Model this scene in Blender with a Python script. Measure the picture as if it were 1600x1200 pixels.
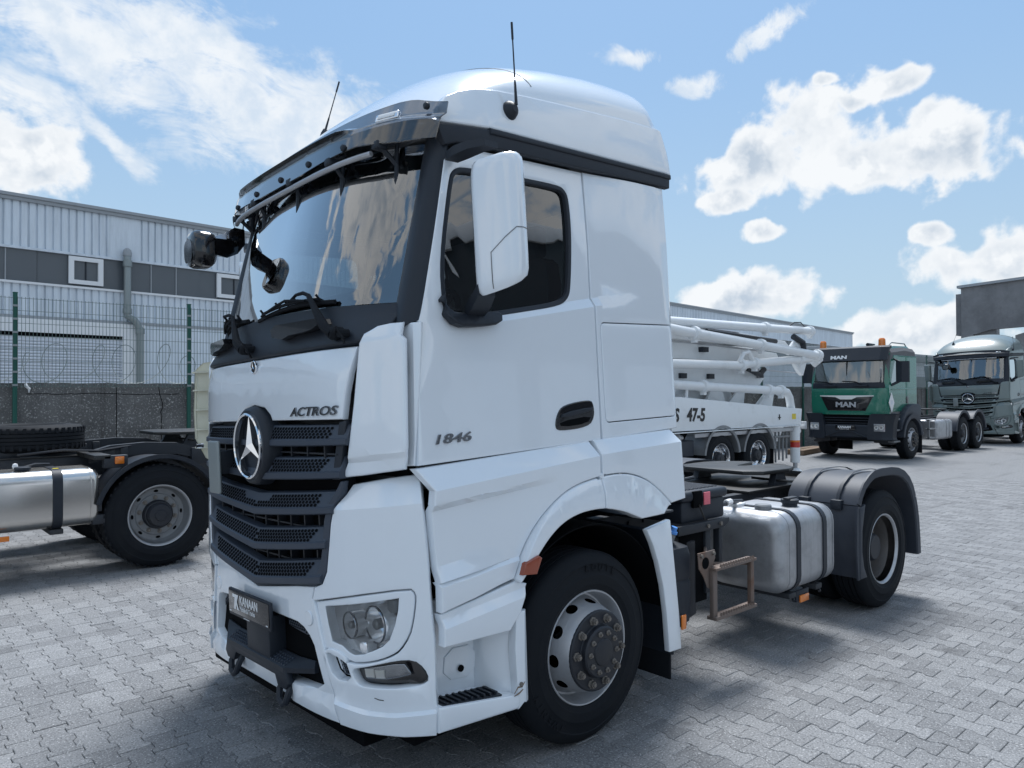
import bpy, bmesh, math, random
from mathutils import Vector, Matrix
random.seed(7)
PI = math.pi
rad = math.radians
sc = bpy.context.scene
col = sc.collection
for _o in list(bpy.data.objects):
    bpy.data.objects.remove(_o)

# ------------------------------------------------------------------ camera
CAM = Vector((-2.928, -3.8687, 1.838))
YAW, PITCH, ROLL, FPX = rad(48.2406), rad(0.7275), rad(-0.2364), 1167.0
FW = Vector((math.cos(YAW) * math.cos(PITCH), math.sin(YAW) * math.cos(PITCH), math.sin(PITCH)))
_r0 = Vector((math.sin(YAW), -math.cos(YAW), 0))
_u0 = _r0.cross(FW)
RT = (_r0 * math.cos(ROLL) + _u0 * math.sin(ROLL)).normalized()
UP = RT.cross(FW).normalized()
cd = bpy.data.cameras.new('camera')
cam = bpy.data.objects.new('camera', cd)
col.objects.link(cam)
cam.matrix_world = Matrix(((RT.x, UP.x, -FW.x, CAM.x), (RT.y, UP.y, -FW.y, CAM.y), (RT.z, UP.z, -FW.z, CAM.z), (0, 0, 0, 1)))
cd.sensor_width = 36.0
cd.lens = 36.0 * FPX / 1600.0
cd.clip_start = 0.05
cd.clip_end = 3000
sc.camera = cam
sc.render.resolution_x = 1024
sc.render.resolution_y = 768


def ray(u, v):
    """Direction of a photograph pixel (1600 x 1200)."""
    return (FW + RT * ((u - 800) / FPX) - UP * ((v - 600) / FPX)).normalized()


# ------------------------------------------------------------------ light
SUN_AZ, SUN_EL = rad(40.0), rad(64.0)        # the sun stands behind the trucks, high up
SUN_STR, SKY_STR = 2.9, 0.14
EXPOSURE = 0.55
sc.view_settings.view_transform = 'Standard'
sc.view_settings.look = 'None'
sc.view_settings.exposure = EXPOSURE
sc.view_settings.gamma = 1.0
sl = bpy.data.lights.new('sun', 'SUN')
sl.energy = SUN_STR
sl.angle = rad(22)
sl.color = (0.98, 0.99, 1.0)
sun = bpy.data.objects.new('sun', sl)
col.objects.link(sun)
_sd = Vector((math.cos(SUN_AZ) * math.cos(SUN_EL), math.sin(SUN_AZ) * math.cos(SUN_EL), math.sin(SUN_EL)))
sun.rotation_euler = (-_sd).to_track_quat('-Z', 'Y').to_euler()
sun.location = (0, 0, 30)

world = bpy.data.worlds.new('World')
sc.world = world
world.use_nodes = True


class NB:
    """Tiny node-building helper."""
    def __init__(self, tree):
        self.t = tree
        self.n = tree.nodes
        self.l = tree.links

    def put(self, sock, val):
        if isinstance(val, bpy.types.NodeSocket):
            self.l.new(val, sock)
        elif isinstance(val, (tuple, list, Vector)):
            v = tuple(val)
            if sock.type == 'RGBA' and len(v) == 3:
                v = v + (1.0,)
            sock.default_value = v
        else:
            sock.default_value = val

    def node(self, typ, **kw):
        nd = self.n.new(typ)
        for k, v in kw.items():
            setattr(nd, k, v)
        return nd

    def math(self, op, a, b=None, c=None, clamp=False):
        nd = self.node('ShaderNodeMath', operation=op, use_clamp=clamp)
        self.put(nd.inputs[0], a)
        if b is not None:
            self.put(nd.inputs[1], b)
        if c is not None:
            self.put(nd.inputs[2], c)
        return nd.outputs[0]

    def vmath(self, op, a, b=None):
        nd = self.node('ShaderNodeVectorMath', operation=op)
        self.put(nd.inputs[0], a)
        if b is not None:
            if op == 'SCALE':
                self.put(nd.inputs[3], b)
            else:
                self.put(nd.inputs[1], b)
        return nd.outputs[1] if op in ('DOT_PRODUCT', 'LENGTH') else nd.outputs[0]

    def noise(self, vec, scale, detail=4, rough=0.5, dist=0.0):
        nd = self.node('ShaderNodeTexNoise')
        if vec is not None:
            self.put(nd.inputs['Vector'], vec)
        nd.inputs['Scale'].default_value = scale
        nd.inputs['Detail'].default_value = detail
        nd.inputs['Roughness'].default_value = rough
        nd.inputs['Distortion'].default_value = dist
        return nd.outputs[0]

    def ss(self, x, a, b, lo=0.0, hi=1.0):
        nd = self.node('ShaderNodeMapRange', interpolation_type='SMOOTHSTEP')
        self.put(nd.inputs[0], x)
        nd.inputs[1].default_value = a
        nd.inputs[2].default_value = b
        nd.inputs[3].default_value = lo
        nd.inputs[4].default_value = hi
        return nd.outputs[0]

    def mix(self, f, a, b, blend='MIX'):
        nd = self.node('ShaderNodeMix', data_type='RGBA', blend_type=blend)
        self.put(nd.inputs[0], f)
        self.put(nd.inputs[6], a)
        self.put(nd.inputs[7], b)
        return nd.outputs[2]


def build_world():
    t = world.node_tree
    t.nodes.clear()
    b = NB(t)
    out = b.node('ShaderNodeOutputWorld')
    bg = b.node('ShaderNodeBackground')
    bg.inputs['Strength'].default_value = SKY_STR
    sky = b.node('ShaderNodeTexSky', sky_type='NISHITA')
    sky.sun_disc = False
    sky.sun_elevation = SUN_EL
    sky.sun_rotation = PI / 2 - SUN_AZ
    sky.altitude = 60
    sky.air_density = 1.0
    sky.dust_density = 1.6
    sky.ozone_density = 2.0
    d = b.node('ShaderNodeTexCoord').outputs['Generated']
    d = b.vmath('NORMALIZE', d)
    wn = b.node('ShaderNodeTexNoise')
    b.put(wn.inputs['Vector'], d)
    wn.inputs['Scale'].default_value = 13.0
    wn.inputs['Detail'].default_value = 3.0
    dw = b.vmath('ADD', d, b.vmath('SCALE', b.vmath('SUBTRACT', wn.outputs[1], (0.5, 0.5, 0.5)), 0.045))
    n1 = b.noise(d, 13.0, 6, 0.58, 0.1)        # billows
    n2 = b.noise(d, 26.0, 4, 0.60)            # small tufts
    sx = b.node('ShaderNodeMapping')
    b.put(sx.inputs[0], d)
    sx.inputs[2].default_value = (0, 0, rad(35))
    sx.inputs[3].default_value = (5.0, 16.0, 14.0)
    n3 = b.noise(sx.outputs[0], 1.6, 5, 0.68, 0.5)   # streaks
    edge = b.math('ADD', b.math('MULTIPLY', b.math('SUBTRACT', n1, 0.47), 2.6), b.math('MULTIPLY', b.math('SUBTRACT', n2, 0.5), 0.9))
    # heaps of cloud, each a patch of sky (direction, half width, half height in degrees, tilt)
    heaps = [(1180, 262, 95, 42, -12), (1262, 222, 85, 80, 0), (1345, 250, 95, 52, 5), (1448, 238, 120, 58, 8), (1455, 195, 45, 38, 0),
             (1402, 130, 42, 30, 0), (1170, 462, 125, 42, 0), (1110, 470, 60, 30, 0), (1458, 367, 32, 20, 0), (1560, 400, 110, 45, -8),
             (1430, 518, 120, 40, 0), (40, 235, 85, 62, 0), (1138, 318, 40, 16, 0), (1196, 362, 34, 14, 0), (1300, 125, 20, 12, 0), (1345, 160, 26, 14, 0)]
    veils = [(150, 60, 260, 100, 22), (360, 135, 260, 88, 26), (490, 200, 170, 85, 15), (470, 240, 75, 55, 0), (50, 150, 110, 36, 20), (165, 215, 90, 20, 35),
             (970, 88, 46, 14, 0), (1090, 127, 40, 16, 0), (1200, 50, 60, 20, -20), (255, 45, 190, 50, 20)]

    def field(lst, k, power):
        acc = None
        for (u, v, w, h, tilt) in lst:
            c = ray(u, v)
            hx = Vector((c.y, -c.x, 0)).normalized()
            hy = hx.cross(c).normalized()
            a = rad(tilt)
            ex = hx * math.cos(a) - hy * math.sin(a)
            ey = hx * math.sin(a) + hy * math.cos(a)
            px = 1.0 / (FPX * math.sqrt(1 + ((u - 800) ** 2 + (v - 600) ** 2) / FPX ** 2))
            ez = ex.cross(ey)
            mp = b.node('ShaderNodeMapping', vector_type='TEXTURE')
            b.put(mp.inputs[0], dw)
            mp.inputs[2].default_value = Matrix(((ex.x, ey.x, ez.x), (ex.y, ey.y, ez.y), (ex.z, ey.z, ez.z))).to_euler('XYZ')
            mp.inputs[3].default_value = (w * px, h * px, 1000)
            r_ = b.vmath('LENGTH', mp.outputs[0])
            acc = r_ if acc is None else b.math('SMOOTH_MIN', acc, r_, k)
        return b.math('SUBTRACT', 1.0, b.math('POWER', acc, power))
    heap = field(heaps, 0.3, 1.3)
    veil = field(veils, 0.3, 1.1)
    # unseen cloud outside the view, its cover raised to add fill light
    big = b.noise(d, 2.3, 3, 0.5)
    el = b.node('ShaderNodeSeparateXYZ')
    b.put(el.inputs[0], d)
    behind = b.ss(b.vmath('DOT_PRODUCT', d, FW), 0.55, 0.30)
    fill_cloud = b.math('ADD', b.math('MULTIPLY', b.math('SUBTRACT', big, 0.505), 8.0), -0.2)
    fill_cloud = b.math('ADD', b.math('MULTIPLY', b.math('ADD', fill_cloud, 9.0), behind), -9.0)
    heap = b.math('MAXIMUM', heap, fill_cloud)
    hd = b.math('ADD', heap, edge)
    hmask = b.ss(hd, -0.10, 0.42)
    vd = b.math('ADD', veil, b.math('ADD', b.math('MULTIPLY', b.math('SUBTRACT', n3, 0.5), 2.6), b.math('MULTIPLY', b.math('SUBTRACT', n2, 0.5), 1.5)))
    vmask = b.math('MULTIPLY', b.ss(vd, -0.25, 0.7), 0.94)
    # pale air towards the horizon
    hz = b.ss(el.outputs[2], 0.50, -0.04)
    skyc = b.mix(b.math('MULTIPLY', hz, 0.8), b.mix(0.80, sky.outputs[0], (1.22, 2.25, 3.65)), (2.6, 3.35, 3.8))
    n1s = b.noise(b.vmath('ADD', d, tuple(_sd * 0.022)), 13.0, 4, 0.58, 0.1)
    relief = b.math('MULTIPLY', b.math('SUBTRACT', n1s, n1), 5.0)
    body = b.math('MULTIPLY', b.math('ADD', 0.42, relief, clamp=True), b.ss(hd, 0.15, 1.0))
    ccol = b.mix(body, (4.5, 4.65, 4.8), (2.55, 3.0, 3.55))
    vcol = b.mix(b.ss(n2, 0.35, 0.7), (4.4, 4.6, 4.8), (3.3, 3.8, 4.4))
    c = b.mix(vmask, skyc, vcol)
    c = b.mix(hmask, c, ccol)
    b.put(bg.inputs['Color'], c)
    t.links.new(bg.outputs[0], out.inputs[0])


build_world()
world.cycles.sampling_method = 'MANUAL'
world.cycles.sample_map_resolution = 512

# ------------------------------------------------------------------ materials
MATS = {}


def mat(name, base=(0.5, 0.5, 0.5), rough=0.5, metal=0.0, coat=0.0, spec=0.5, dirt=0.0, dirt_col=(0.12, 0.11, 0.10), bump=0.0, bscale=60.0, var=0.0, vscale=8.0, emit=None):
    m = bpy.data.materials.new(name)
    m.use_nodes = True
    t = m.node_tree
    b = NB(t)
    p = t.nodes['Principled BSDF']
    p.inputs['Roughness'].default_value = rough
    p.inputs['Metallic'].default_value = metal
    p.inputs['Coat Weight'].default_value = coat
    p.inputs['Coat Roughness'].default_value = 0.03
    p.inputs['Coat IOR'].default_value = 1.65
    p.inputs['Specular IOR Level'].default_value = spec
    co = b.node('ShaderNodeTexCoord').outputs['Object']
    c = None
    if var > 0:
        nz = b.noise(co, vscale, 6, 0.6)
        c = b.mix(nz, tuple(x * (1 - var) for x in base), tuple(min(1, x * (1 + var)) for x in base))
    if dirt > 0:
        nz = b.noise(co, 3.1, 8, 0.68)
        f = b.math('MULTIPLY', b.ss(nz, 0.48, 0.78), dirt)
        c = b.mix(f, c if c is not None else tuple(base) + (1,), dirt_col)
        rr = b.math('ADD', b.math('MULTIPLY', f, 0.5), rough, clamp=True)
        b.put(p.inputs['Roughness'], rr)
    if c is None:
        p.inputs['Base Color'].default_value = tuple(base) + (1,)
    else:
        b.put(p.inputs['Base Color'], c)
    if bump > 0:
        bn = b.node('ShaderNodeBump')
        bn.inputs['Strength'].default_value = bump
        bn.inputs['Distance'].default_value = 0.01
        b.put(bn.inputs['Height'], b.noise(co, bscale, 5, 0.6))
        b.put(p.inputs['Normal'], bn.outputs[0])
    MATS[name] = m
    return m


def glass_mat(name, tint, refl_boost=1.0, rough=0.0, ior=1.5):
    """Thin sheet of glass: clear tinted transmission plus a Fresnel reflection."""
    m = bpy.data.materials.new(name)
    m.use_nodes = True
    t = m.node_tree
    t.nodes.clear()
    b = NB(t)
    out = b.node('ShaderNodeOutputMaterial')
    tr = b.node('ShaderNodeBsdfTransparent')
    tr.inputs[0].default_value = tuple(tint) + (1,)
    gl = b.node('ShaderNodeBsdfGlossy')
    gl.inputs['Roughness'].default_value = rough
    fr = b.node('ShaderNodeFresnel')
    fr.inputs[0].default_value = ior
    mx = b.node('ShaderNodeMixShader')
    b.put(mx.inputs[0], b.math('MULTIPLY', fr.outputs[0], refl_boost, clamp=True))
    t.links.new(tr.outputs[0], mx.inputs[1])
    t.links.new(gl.outputs[0], mx.inputs[2])
    t.links.new(mx.outputs[0], out.inputs[0])
    MATS[name] = m
    return m


mat('white_paint', (0.81, 0.855, 0.90), 0.2, coat=1.0, dirt=0.05, dirt_col=(0.45, 0.43, 0.40))
mat('ivory_plastic', (0.66, 0.64, 0.52), 0.55, var=0.06)
mat('dark_plastic', (0.015, 0.020, 0.029), 0.5, spec=0.4, bump=0.06, bscale=400, dirt=0.18, dirt_col=(0.07, 0.07, 0.07))
mat('grille_plastic', (0.042, 0.054, 0.076), 0.5, bump=0.05, bscale=500, dirt=0.2, dirt_col=(0.10, 0.10, 0.10))
mat('black_gloss', (0.010, 0.010, 0.012), 0.12, coat=0.4)
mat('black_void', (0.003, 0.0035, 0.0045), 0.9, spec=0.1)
mat('rubber', (0.007, 0.009, 0.0125), 0.75, spec=0.25, dirt=0.4, dirt_col=(0.035, 0.035, 0.035), bump=0.12, bscale=180)
mat('fender_plastic', (0.028, 0.035, 0.049), 0.55, dirt=0.3, dirt_col=(0.08, 0.085, 0.095), bump=0.05, bscale=200)
mat('rim_steel', (0.50, 0.51, 0.53), 0.42, metal=0.55, dirt=0.45, dirt_col=(0.20, 0.18, 0.16))
mat('lamp_silver', (0.93, 0.94, 0.96), 0.12, metal=0.6)
mat('rim_dirty', (0.13, 0.12, 0.115), 0.5, metal=0.4, dirt=0.8, dirt_col=(0.055, 0.042, 0.035))
mat('dark_chrome', (0.30, 0.31, 0.33), 0.14, metal=1.0)
mat('led_cell', (0.80, 0.78, 0.74), 0.2)
mat('rim_grey', (0.24, 0.25, 0.26), 0.5, metal=0.3, dirt=0.5, dirt_col=(0.12, 0.10, 0.09))
mat('hub_black', (0.015, 0.018, 0.025), 0.5, dirt=0.5, dirt_col=(0.06, 0.055, 0.05))
mat('nut_steel', (0.22, 0.20, 0.18), 0.5, metal=0.6, dirt=0.6, dirt_col=(0.09, 0.075, 0.065))
mat('chrome', (0.80, 0.81, 0.83), 0.07, metal=1.0)
mat('steel_frame', (0.020, 0.024, 0.031), 0.55, dirt=0.6, dirt_col=(0.085, 0.08, 0.075))
mat('grease_steel', (0.05, 0.05, 0.05), 0.45, metal=0.7, dirt=0.7, dirt_col=(0.03, 0.028, 0.026))
mat('rusty_steel', (0.19, 0.15, 0.13), 0.6, metal=0.35, dirt=0.8, dirt_col=(0.20, 0.10, 0.055), bump=0.15, bscale=90)
mat('orange_lens', (0.75, 0.20, 0.02), 0.2, coat=0.5)
mat('red_lens', (0.50, 0.03, 0.025), 0.2, coat=0.5)
mat('amber_dark_lens', (0.30, 0.055, 0.02), 0.2, coat=0.5)
mat('pink_label', (0.75, 0.16, 0.20), 0.5)
mat('blue_cap', (0.10, 0.30, 0.72), 0.4)
mat('white_plain', (0.78, 0.78, 0.78), 0.5)
mat('yellow_label', (0.70, 0.55, 0.04), 0.5)
mat('text_white', (0.85, 0.85, 0.85), 0.5)
mat('text_black', (0.012, 0.012, 0.013), 0.5)
mat('seat_fabric', (0.10, 0.11, 0.12), 0.85)
mat('cab_trim', (0.13, 0.13, 0.135), 0.7)
mat('green_paint', (0.008, 0.15, 0.095), 0.25, coat=0.6, dirt=0.12, dirt_col=(0.10, 0.16, 0.13))
mat('sage_paint', (0.165, 0.205, 0.20), 0.35, coat=0.35, dirt=0.08, dirt_col=(0.25, 0.25, 0.24))
mat('fence_green', (0.006, 0.085, 0.062), 0.45, var=0.15)
mat('galvanised', (0.27, 0.30, 0.30), 0.5, metal=0.4)
mat('wire_green', (0.12, 0.17, 0.16), 0.5)
mat('pump_white', (0.78, 0.80, 0.81), 0.4, dirt=0.25, dirt_col=(0.42, 0.41, 0.38))
mat('wood', (0.19, 0.13, 0.085), 0.8, var=0.3, vscale=20)
mat('upvc_white', (0.78, 0.79, 0.80), 0.4)
mat('grey_pane', (0.105, 0.12, 0.135), 0.28, var=0.12, vscale=0.8)
mat('roof_metal', (0.33, 0.35, 0.37), 0.5, metal=0.2, var=0.1)
mat('shutter', (0.66, 0.69, 0.74), 0.5, dirt=0.2, dirt_col=(0.3, 0.3, 0.32))
glass_mat('windscreen_glass', (0.70, 0.84, 0.84), 6.0)
glass_mat('side_glass', (0.22, 0.27, 0.29), 4.0)
glass_mat('smoke_acrylic', (0.15, 0.165, 0.19), 3.2, rough=0.08)
glass_mat('clear_lens', (0.93, 0.95, 0.96), 1.2)


def special_mats():
    # brushed aluminium of the fuel tanks: fine streaks round the tank, water marks
    m = bpy.data.materials.new('aluminium')
    m.use_nodes = True
    b = NB(m.node_tree)
    p = m.node_tree.nodes['Principled BSDF']
    co = b.node('ShaderNodeTexCoord').outputs['Object']
    mp = b.node('ShaderNodeMapping')
    b.put(mp.inputs[0], co)
    mp.inputs[3].default_value = (45, 2.5, 1.4)
    st = b.noise(mp.outputs[0], 1.0, 6, 0.6)
    sp = b.noise(co, 5.5, 8, 0.7)
    c = b.mix(b.ss(sp, 0.4, 0.75), (0.44, 0.45, 0.47), (0.29, 0.295, 0.305))
    c = b.mix(b.math('MULTIPLY', b.ss(st, 0.42, 0.70), 0.3), c, (0.30, 0.30, 0.30))
    b.put(p.inputs['Base Color'], c)
    p.inputs['Metallic'].default_value = 0.7
    b.put(p.inputs['Roughness'], b.math('ADD', 0.33, b.math('MULTIPLY', sp, 0.22)))
    MATS['aluminium'] = m
    m = m.copy()
    m.name = 'polished_steel'
    p = m.node_tree.nodes['Principled BSDF']
    for l in list(p.inputs['Roughness'].links) + list(p.inputs['Base Color'].links):
        m.node_tree.links.remove(l)
    p.inputs['Roughness'].default_value = 0.24
    p.inputs['Metallic'].default_value = 0.95
    p.inputs['Base Color'].default_value = (0.62, 0.60, 0.57, 1)
    MATS['polished_steel'] = m

    # exposed-aggregate concrete of the yard wall
    m = bpy.data.materials.new('wall_concrete')
    m.use_nodes = True
    b = NB(m.node_tree)
    p = m.node_tree.nodes['Principled BSDF']
    p.inputs['Roughness'].default_value = 0.9
    co = b.node('ShaderNodeTexCoord').outputs['Object']
    big = b.noise(co, 1.3, 7, 0.65)
    fine = b.noise(co, 38, 4, 0.7)
    vo = b.node('ShaderNodeTexVoronoi')
    b.put(vo.inputs['Vector'], co)
    vo.inputs['Scale'].default_value = 34
    mp = b.node('ShaderNodeMapping')
    b.put(mp.inputs[0], co)
    mp.inputs[3].default_value = (7.0, 1.0, 0.55)
    drip = b.noise(mp.outputs[0], 1.0, 5, 0.6)
    c = b.mix(b.ss(big, 0.3, 0.72), (0.085, 0.083, 0.081), (0.165, 0.162, 0.158))
    c = b.mix(b.ss(fine, 0.54, 0.68), c, (0.46, 0.45, 0.43))
    c = b.mix(b.math('MULTIPLY', b.ss(drip, 0.56, 0.72), 0.75), c, (0.045, 0.037, 0.033))
    b.put(p.inputs['Base Color'], c)
    bn = b.node('ShaderNodeBump')
    bn.inputs['Strength'].default_value = 0.5
    bn.inputs['Distance'].default_value = 0.02
    b.put(bn.inputs['Height'], fine)
    b.put(p.inputs['Normal'], bn.outputs[0])
    MATS['wall_concrete'] = m

    # smooth weathered concrete of the portal
    m = bpy.data.materials.new('portal_concrete')
    m.use_nodes = True
    b = NB(m.node_tree)
    p = m.node_tree.nodes['Principled BSDF']
    p.inputs['Roughness'].default_value = 0.9
    co = b.node('ShaderNodeTexCoord').outputs['Object']
    big = b.noise(co, 0.5, 8, 0.7)
    mp = b.node('ShaderNodeMapping')
    b.put(mp.inputs[0], co)
    mp.inputs[3].default_value = (2.0, 2.0, 0.25)
    drip = b.noise(mp.outputs[0], 1.0, 6, 0.65)
    c = b.mix(b.ss(big, 0.3, 0.7), (0.15, 0.15, 0.155), (0.26, 0.26, 0.265))
    c = b.mix(b.math('MULTIPLY', b.ss(drip, 0.5, 0.75), 0.5), c, (0.10, 0.10, 0.10))
    b.put(p.inputs['Base Color'], c)
    MATS['portal_concrete'] = m

    # painted steel cladding with grime under the rail and along the foot
    m = bpy.data.materials.new('cladding')
    m.use_nodes = True
    b = NB(m.node_tree)
    p = m.node_tree.nodes['Principled BSDF']
    p.inputs['Roughness'].default_value = 0.5
    co = b.node('ShaderNodeTexCoord').outputs['Object']
    mp = b.node('ShaderNodeMapping')
    b.put(mp.inputs[0], co)
    mp.inputs[3].default_value = (3.0, 3.0, 0.35)
    drip = b.noise(mp.outputs[0], 1.0, 7, 0.7)
    c = b.mix(b.ss(drip, 0.35, 0.75), (0.71, 0.77, 0.83), (0.55, 0.60, 0.65))
    b.put(p.inputs['Base Color'], c)
    MATS['cladding'] = m

    # paving blocks: grey concrete with pale grains, every block a little different
    def paving(name, joints):
        m = bpy.data.materials.new(name)
        m.use_nodes = True
        b = NB(m.node_tree)
        p = m.node_tree.nodes['Principled BSDF']
        p.inputs['Roughness'].default_value = 0.85
        p.inputs['Specular IOR Level'].default_value = 0.35
        geo = b.node('ShaderNodeNewGeometry')
        oi = b.node('ShaderNodeObjectInfo')
        pos = geo.outputs['Position']
        rnd = b.math('FRACT', b.math('ADD', b.math('MULTIPLY', geo.outputs['Random Per Island'], 7.3), b.math('MULTIPLY', oi.outputs['Random'], 3.1)))
        grain = b.noise(pos, 85, 3, 0.8)
        mid = b.noise(pos, 14, 5, 0.6)
        big = b.noise(pos, 0.55, 6, 0.62)
        c = b.mix(rnd, (0.150, 0.152, 0.156), (0.262, 0.264, 0.268))
        c = b.mix(b.math('MULTIPLY', b.ss(mid, 0.3, 0.75), 0.6), c, (0.228, 0.231, 0.236))
        c = b.mix(b.ss(big, 0.55, 0.78), c, (0.140, 0.142, 0.147))
        c = b.mix(b.ss(grain, 0.56, 0.70), c, (0.56, 0.56, 0.56))
        c = b.mix(b.ss(grain, 0.46, 0.33), c, (0.060, 0.061, 0.064))
        blot = b.noise(pos, 1.9, 4, 0.55)
        c = b.mix(b.math('MULTIPLY', b.ss(blot, 0.63, 0.74), 0.55), c, (0.070, 0.070, 0.072))
        mps = b.node('ShaderNodeMapping')
        b.put(mps.inputs[0], pos)
        mps.inputs[3].default_value = (0.22, 2.6, 1.0)
        track = b.noise(mps.outputs[0], 1.0, 4, 0.6)
        c = b.mix(b.math('MULTIPLY', b.ss(track, 0.56, 0.72), 0.38), c, (0.085, 0.085, 0.088))
        if joints:
            sp = b.node('ShaderNodeSeparateXYZ')
            b.put(sp.inputs[0], pos)
            fx = b.math('DIVIDE', b.math('SUBTRACT', sp.outputs[0], 0.789), 0.1395)
            ci = b.math('FLOOR', fx)
            jx = b.math('ABSOLUTE', b.math('SUBTRACT', b.math('FRACT', fx), 0.5))
            par = b.math('MULTIPLY', b.math('MODULO', b.math('ABSOLUTE', ci), 2.0), 0.1)
            fy = b.math('DIVIDE', b.math('ADD', b.math('ADD', sp.outputs[1], 2.158), par), 0.2)
            jy = b.math('ABSOLUTE', b.math('SUBTRACT', b.math('FRACT', fy), 0.5))
            jm = b.math('MAXIMUM', b.ss(jx, 0.462, 0.485), b.ss(jy, 0.474, 0.49))
            c = b.mix(b.math('MULTIPLY', jm, 0.8), c, (0.05, 0.05, 0.05))
        b.put(p.inputs['Base Color'], c)
        bn = b.node('ShaderNodeBump')
        bn.inputs['Strength'].default_value = 0.35
        bn.inputs['Distance'].default_value = 0.004
        b.put(bn.inputs['Height'], grain)
        b.put(p.inputs['Normal'], bn.outputs[0])
        MATS[name] = m
    paving('paver', False)
    paving('paving_far', True)


special_mats()

# ------------------------------------------------------------------ object helpers
def empty(name, loc=(0, 0, 0), rz=0.0):
    o = bpy.data.objects.new(name, None)
    o.empty_display_size = 0.2
    o.location = loc
    o.rotation_euler = (0, 0, rz)
    col.objects.link(o)
    return o


def tag(o, label=None, cat=None, group=None, kind=None):
    if label:
        o['label'] = label
    if cat:
        o['category'] = cat
    if group:
        o['group'] = group
    if kind:
        o['kind'] = kind
    return o


def shade(bm, ang=32):
    c = math.cos(rad(ang))
    for f in bm.faces:
        f.smooth = True
    for e in bm.edges:
        lf = e.link_faces
        if len(lf) == 2:
            e.smooth = lf[0].normal.dot(lf[1].normal) > c
    return bm


def mk(name, bm, m, parent=None, xf=None, ang=32, sm=True):
    """Link a bmesh as one mesh object; xf bakes a matrix into it."""
    if xf is not None:
        bmesh.ops.transform(bm, matrix=xf, verts=bm.verts)
    bm.normal_update()
    if sm:
        shade(bm, ang)
    me = bpy.data.meshes.new(name)
    bm.to_mesh(me)
    bm.free()
    me.materials.append(MATS[m] if isinstance(m, str) else m)
    o = bpy.data.objects.new(name, me)
    col.objects.link(o)
    if parent is not None:
        o.parent = parent
    return o


def place(name, src, parent, M, m=None):
    """Another object on the same mesh."""
    o = bpy.data.objects.new(name, src.data if hasattr(src, 'data') else src)
    col.objects.link(o)
    o.parent = parent
    o.matrix_local = M
    if m:
        o.material_slots[0].link = 'OBJECT'
        o.material_slots[0].material = MATS[m]
    return o


def kids(o):
    return [c for c in bpy.data.objects if c.parent == o]


def copy_tree(o, parent=None, swap=None, skip=()):
    ch = {}
    for c in bpy.data.objects:
        if c.parent:
            ch.setdefault(c.parent.name, []).append(c)

    def rec(a, par):
        n = a.copy()
        col.objects.link(n)
        n.parent = par
        if swap and a.type == 'MESH':
            for s in n.material_slots:
                if s.material and s.material.name in swap:
                    mm = MATS[swap[s.material.name]]
                    s.link = 'OBJECT'
                    s.material = mm
        for c in ch.get(a.name, []):
            if c.name.split('.')[0] not in skip:
                rec(c, n)
        return n
    return rec(o, parent)


def I4():
    return Matrix.Identity(4)


def T(x, y, z):
    return Matrix.Translation((x, y, z))


def RZ(a):
    return Matrix.Rotation(a, 4, 'Z')


def RX(a):
    return Matrix.Rotation(a, 4, 'X')


def RY(a):
    return Matrix.Rotation(a, 4, 'Y')


def box(bm, x0, x1, y0, y1, z0, z1, bev=0.0, seg=2, M=None):
    r = bmesh.ops.create_cube(bm, size=1.0)
    vs = r['verts']
    mm = T((x0 + x1) / 2, (y0 + y1) / 2, (z0 + z1) / 2) @ Matrix.Diagonal((abs(x1 - x0), abs(y1 - y0), abs(z1 - z0), 1))
    if M is not None:
        mm = M @ mm
    bmesh.ops.transform(bm, matrix=mm, verts=vs)
    if bev > 0:
        es = list({e for v in vs for e in v.link_edges})
        bmesh.ops.bevel(bm, geom=es, offset=bev, segments=seg, affect='EDGES', profile=0.5)
    return bm


def B(x0, x1, y0, y1, z0, z1, bev=0.0, seg=2, M=None):
    return box(bmesh.new(), x0, x1, y0, y1, z0, z1, bev, seg, M)


def tube(bm, pts, r, seg=8, caps=True):
    """Tube through points; r a number or one radius per point."""
    pts = [Vector(p) for p in pts]
    n = len(pts)
    rs = r if isinstance(r, (list, tuple)) else [r] * n
    prev = None
    rings = []
    for i, p in enumerate(pts):
        if i == 0:
            d = pts[1] - p
        elif i == n - 1:
            d = p - pts[i - 1]
        else:
            d = (pts[i + 1] - p).normalized() + (p - pts[i - 1]).normalized()
        d.normalize()
        if prev is None:
            a = Vector((0, 0, 1)) if abs(d.z) < 0.9 else Vector((1, 0, 0))
            s = d.cross(a).normalized()
        else:
            s = (prev - d * prev.dot(d)).normalized()
        prev = s
        t = d.cross(s)
        rings.append([bm.verts.new(p + (s * math.cos(2 * PI * k / seg) + t * math.sin(2 * PI * k / seg)) * rs[i]) for k in range(seg)])
    for a, b in zip(rings[:-1], rings[1:]):
        for k in range(seg):
            bm.faces.new((a[k], a[(k + 1) % seg], b[(k + 1) % seg], b[k]))
    if caps:
        bm.faces.new(rings[0][::-1])
        bm.faces.new(rings[-1])
    return bm


def TB(pts, r, seg=8, caps=True):
    return tube(bmesh.new(), pts, r, seg, caps)


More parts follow.
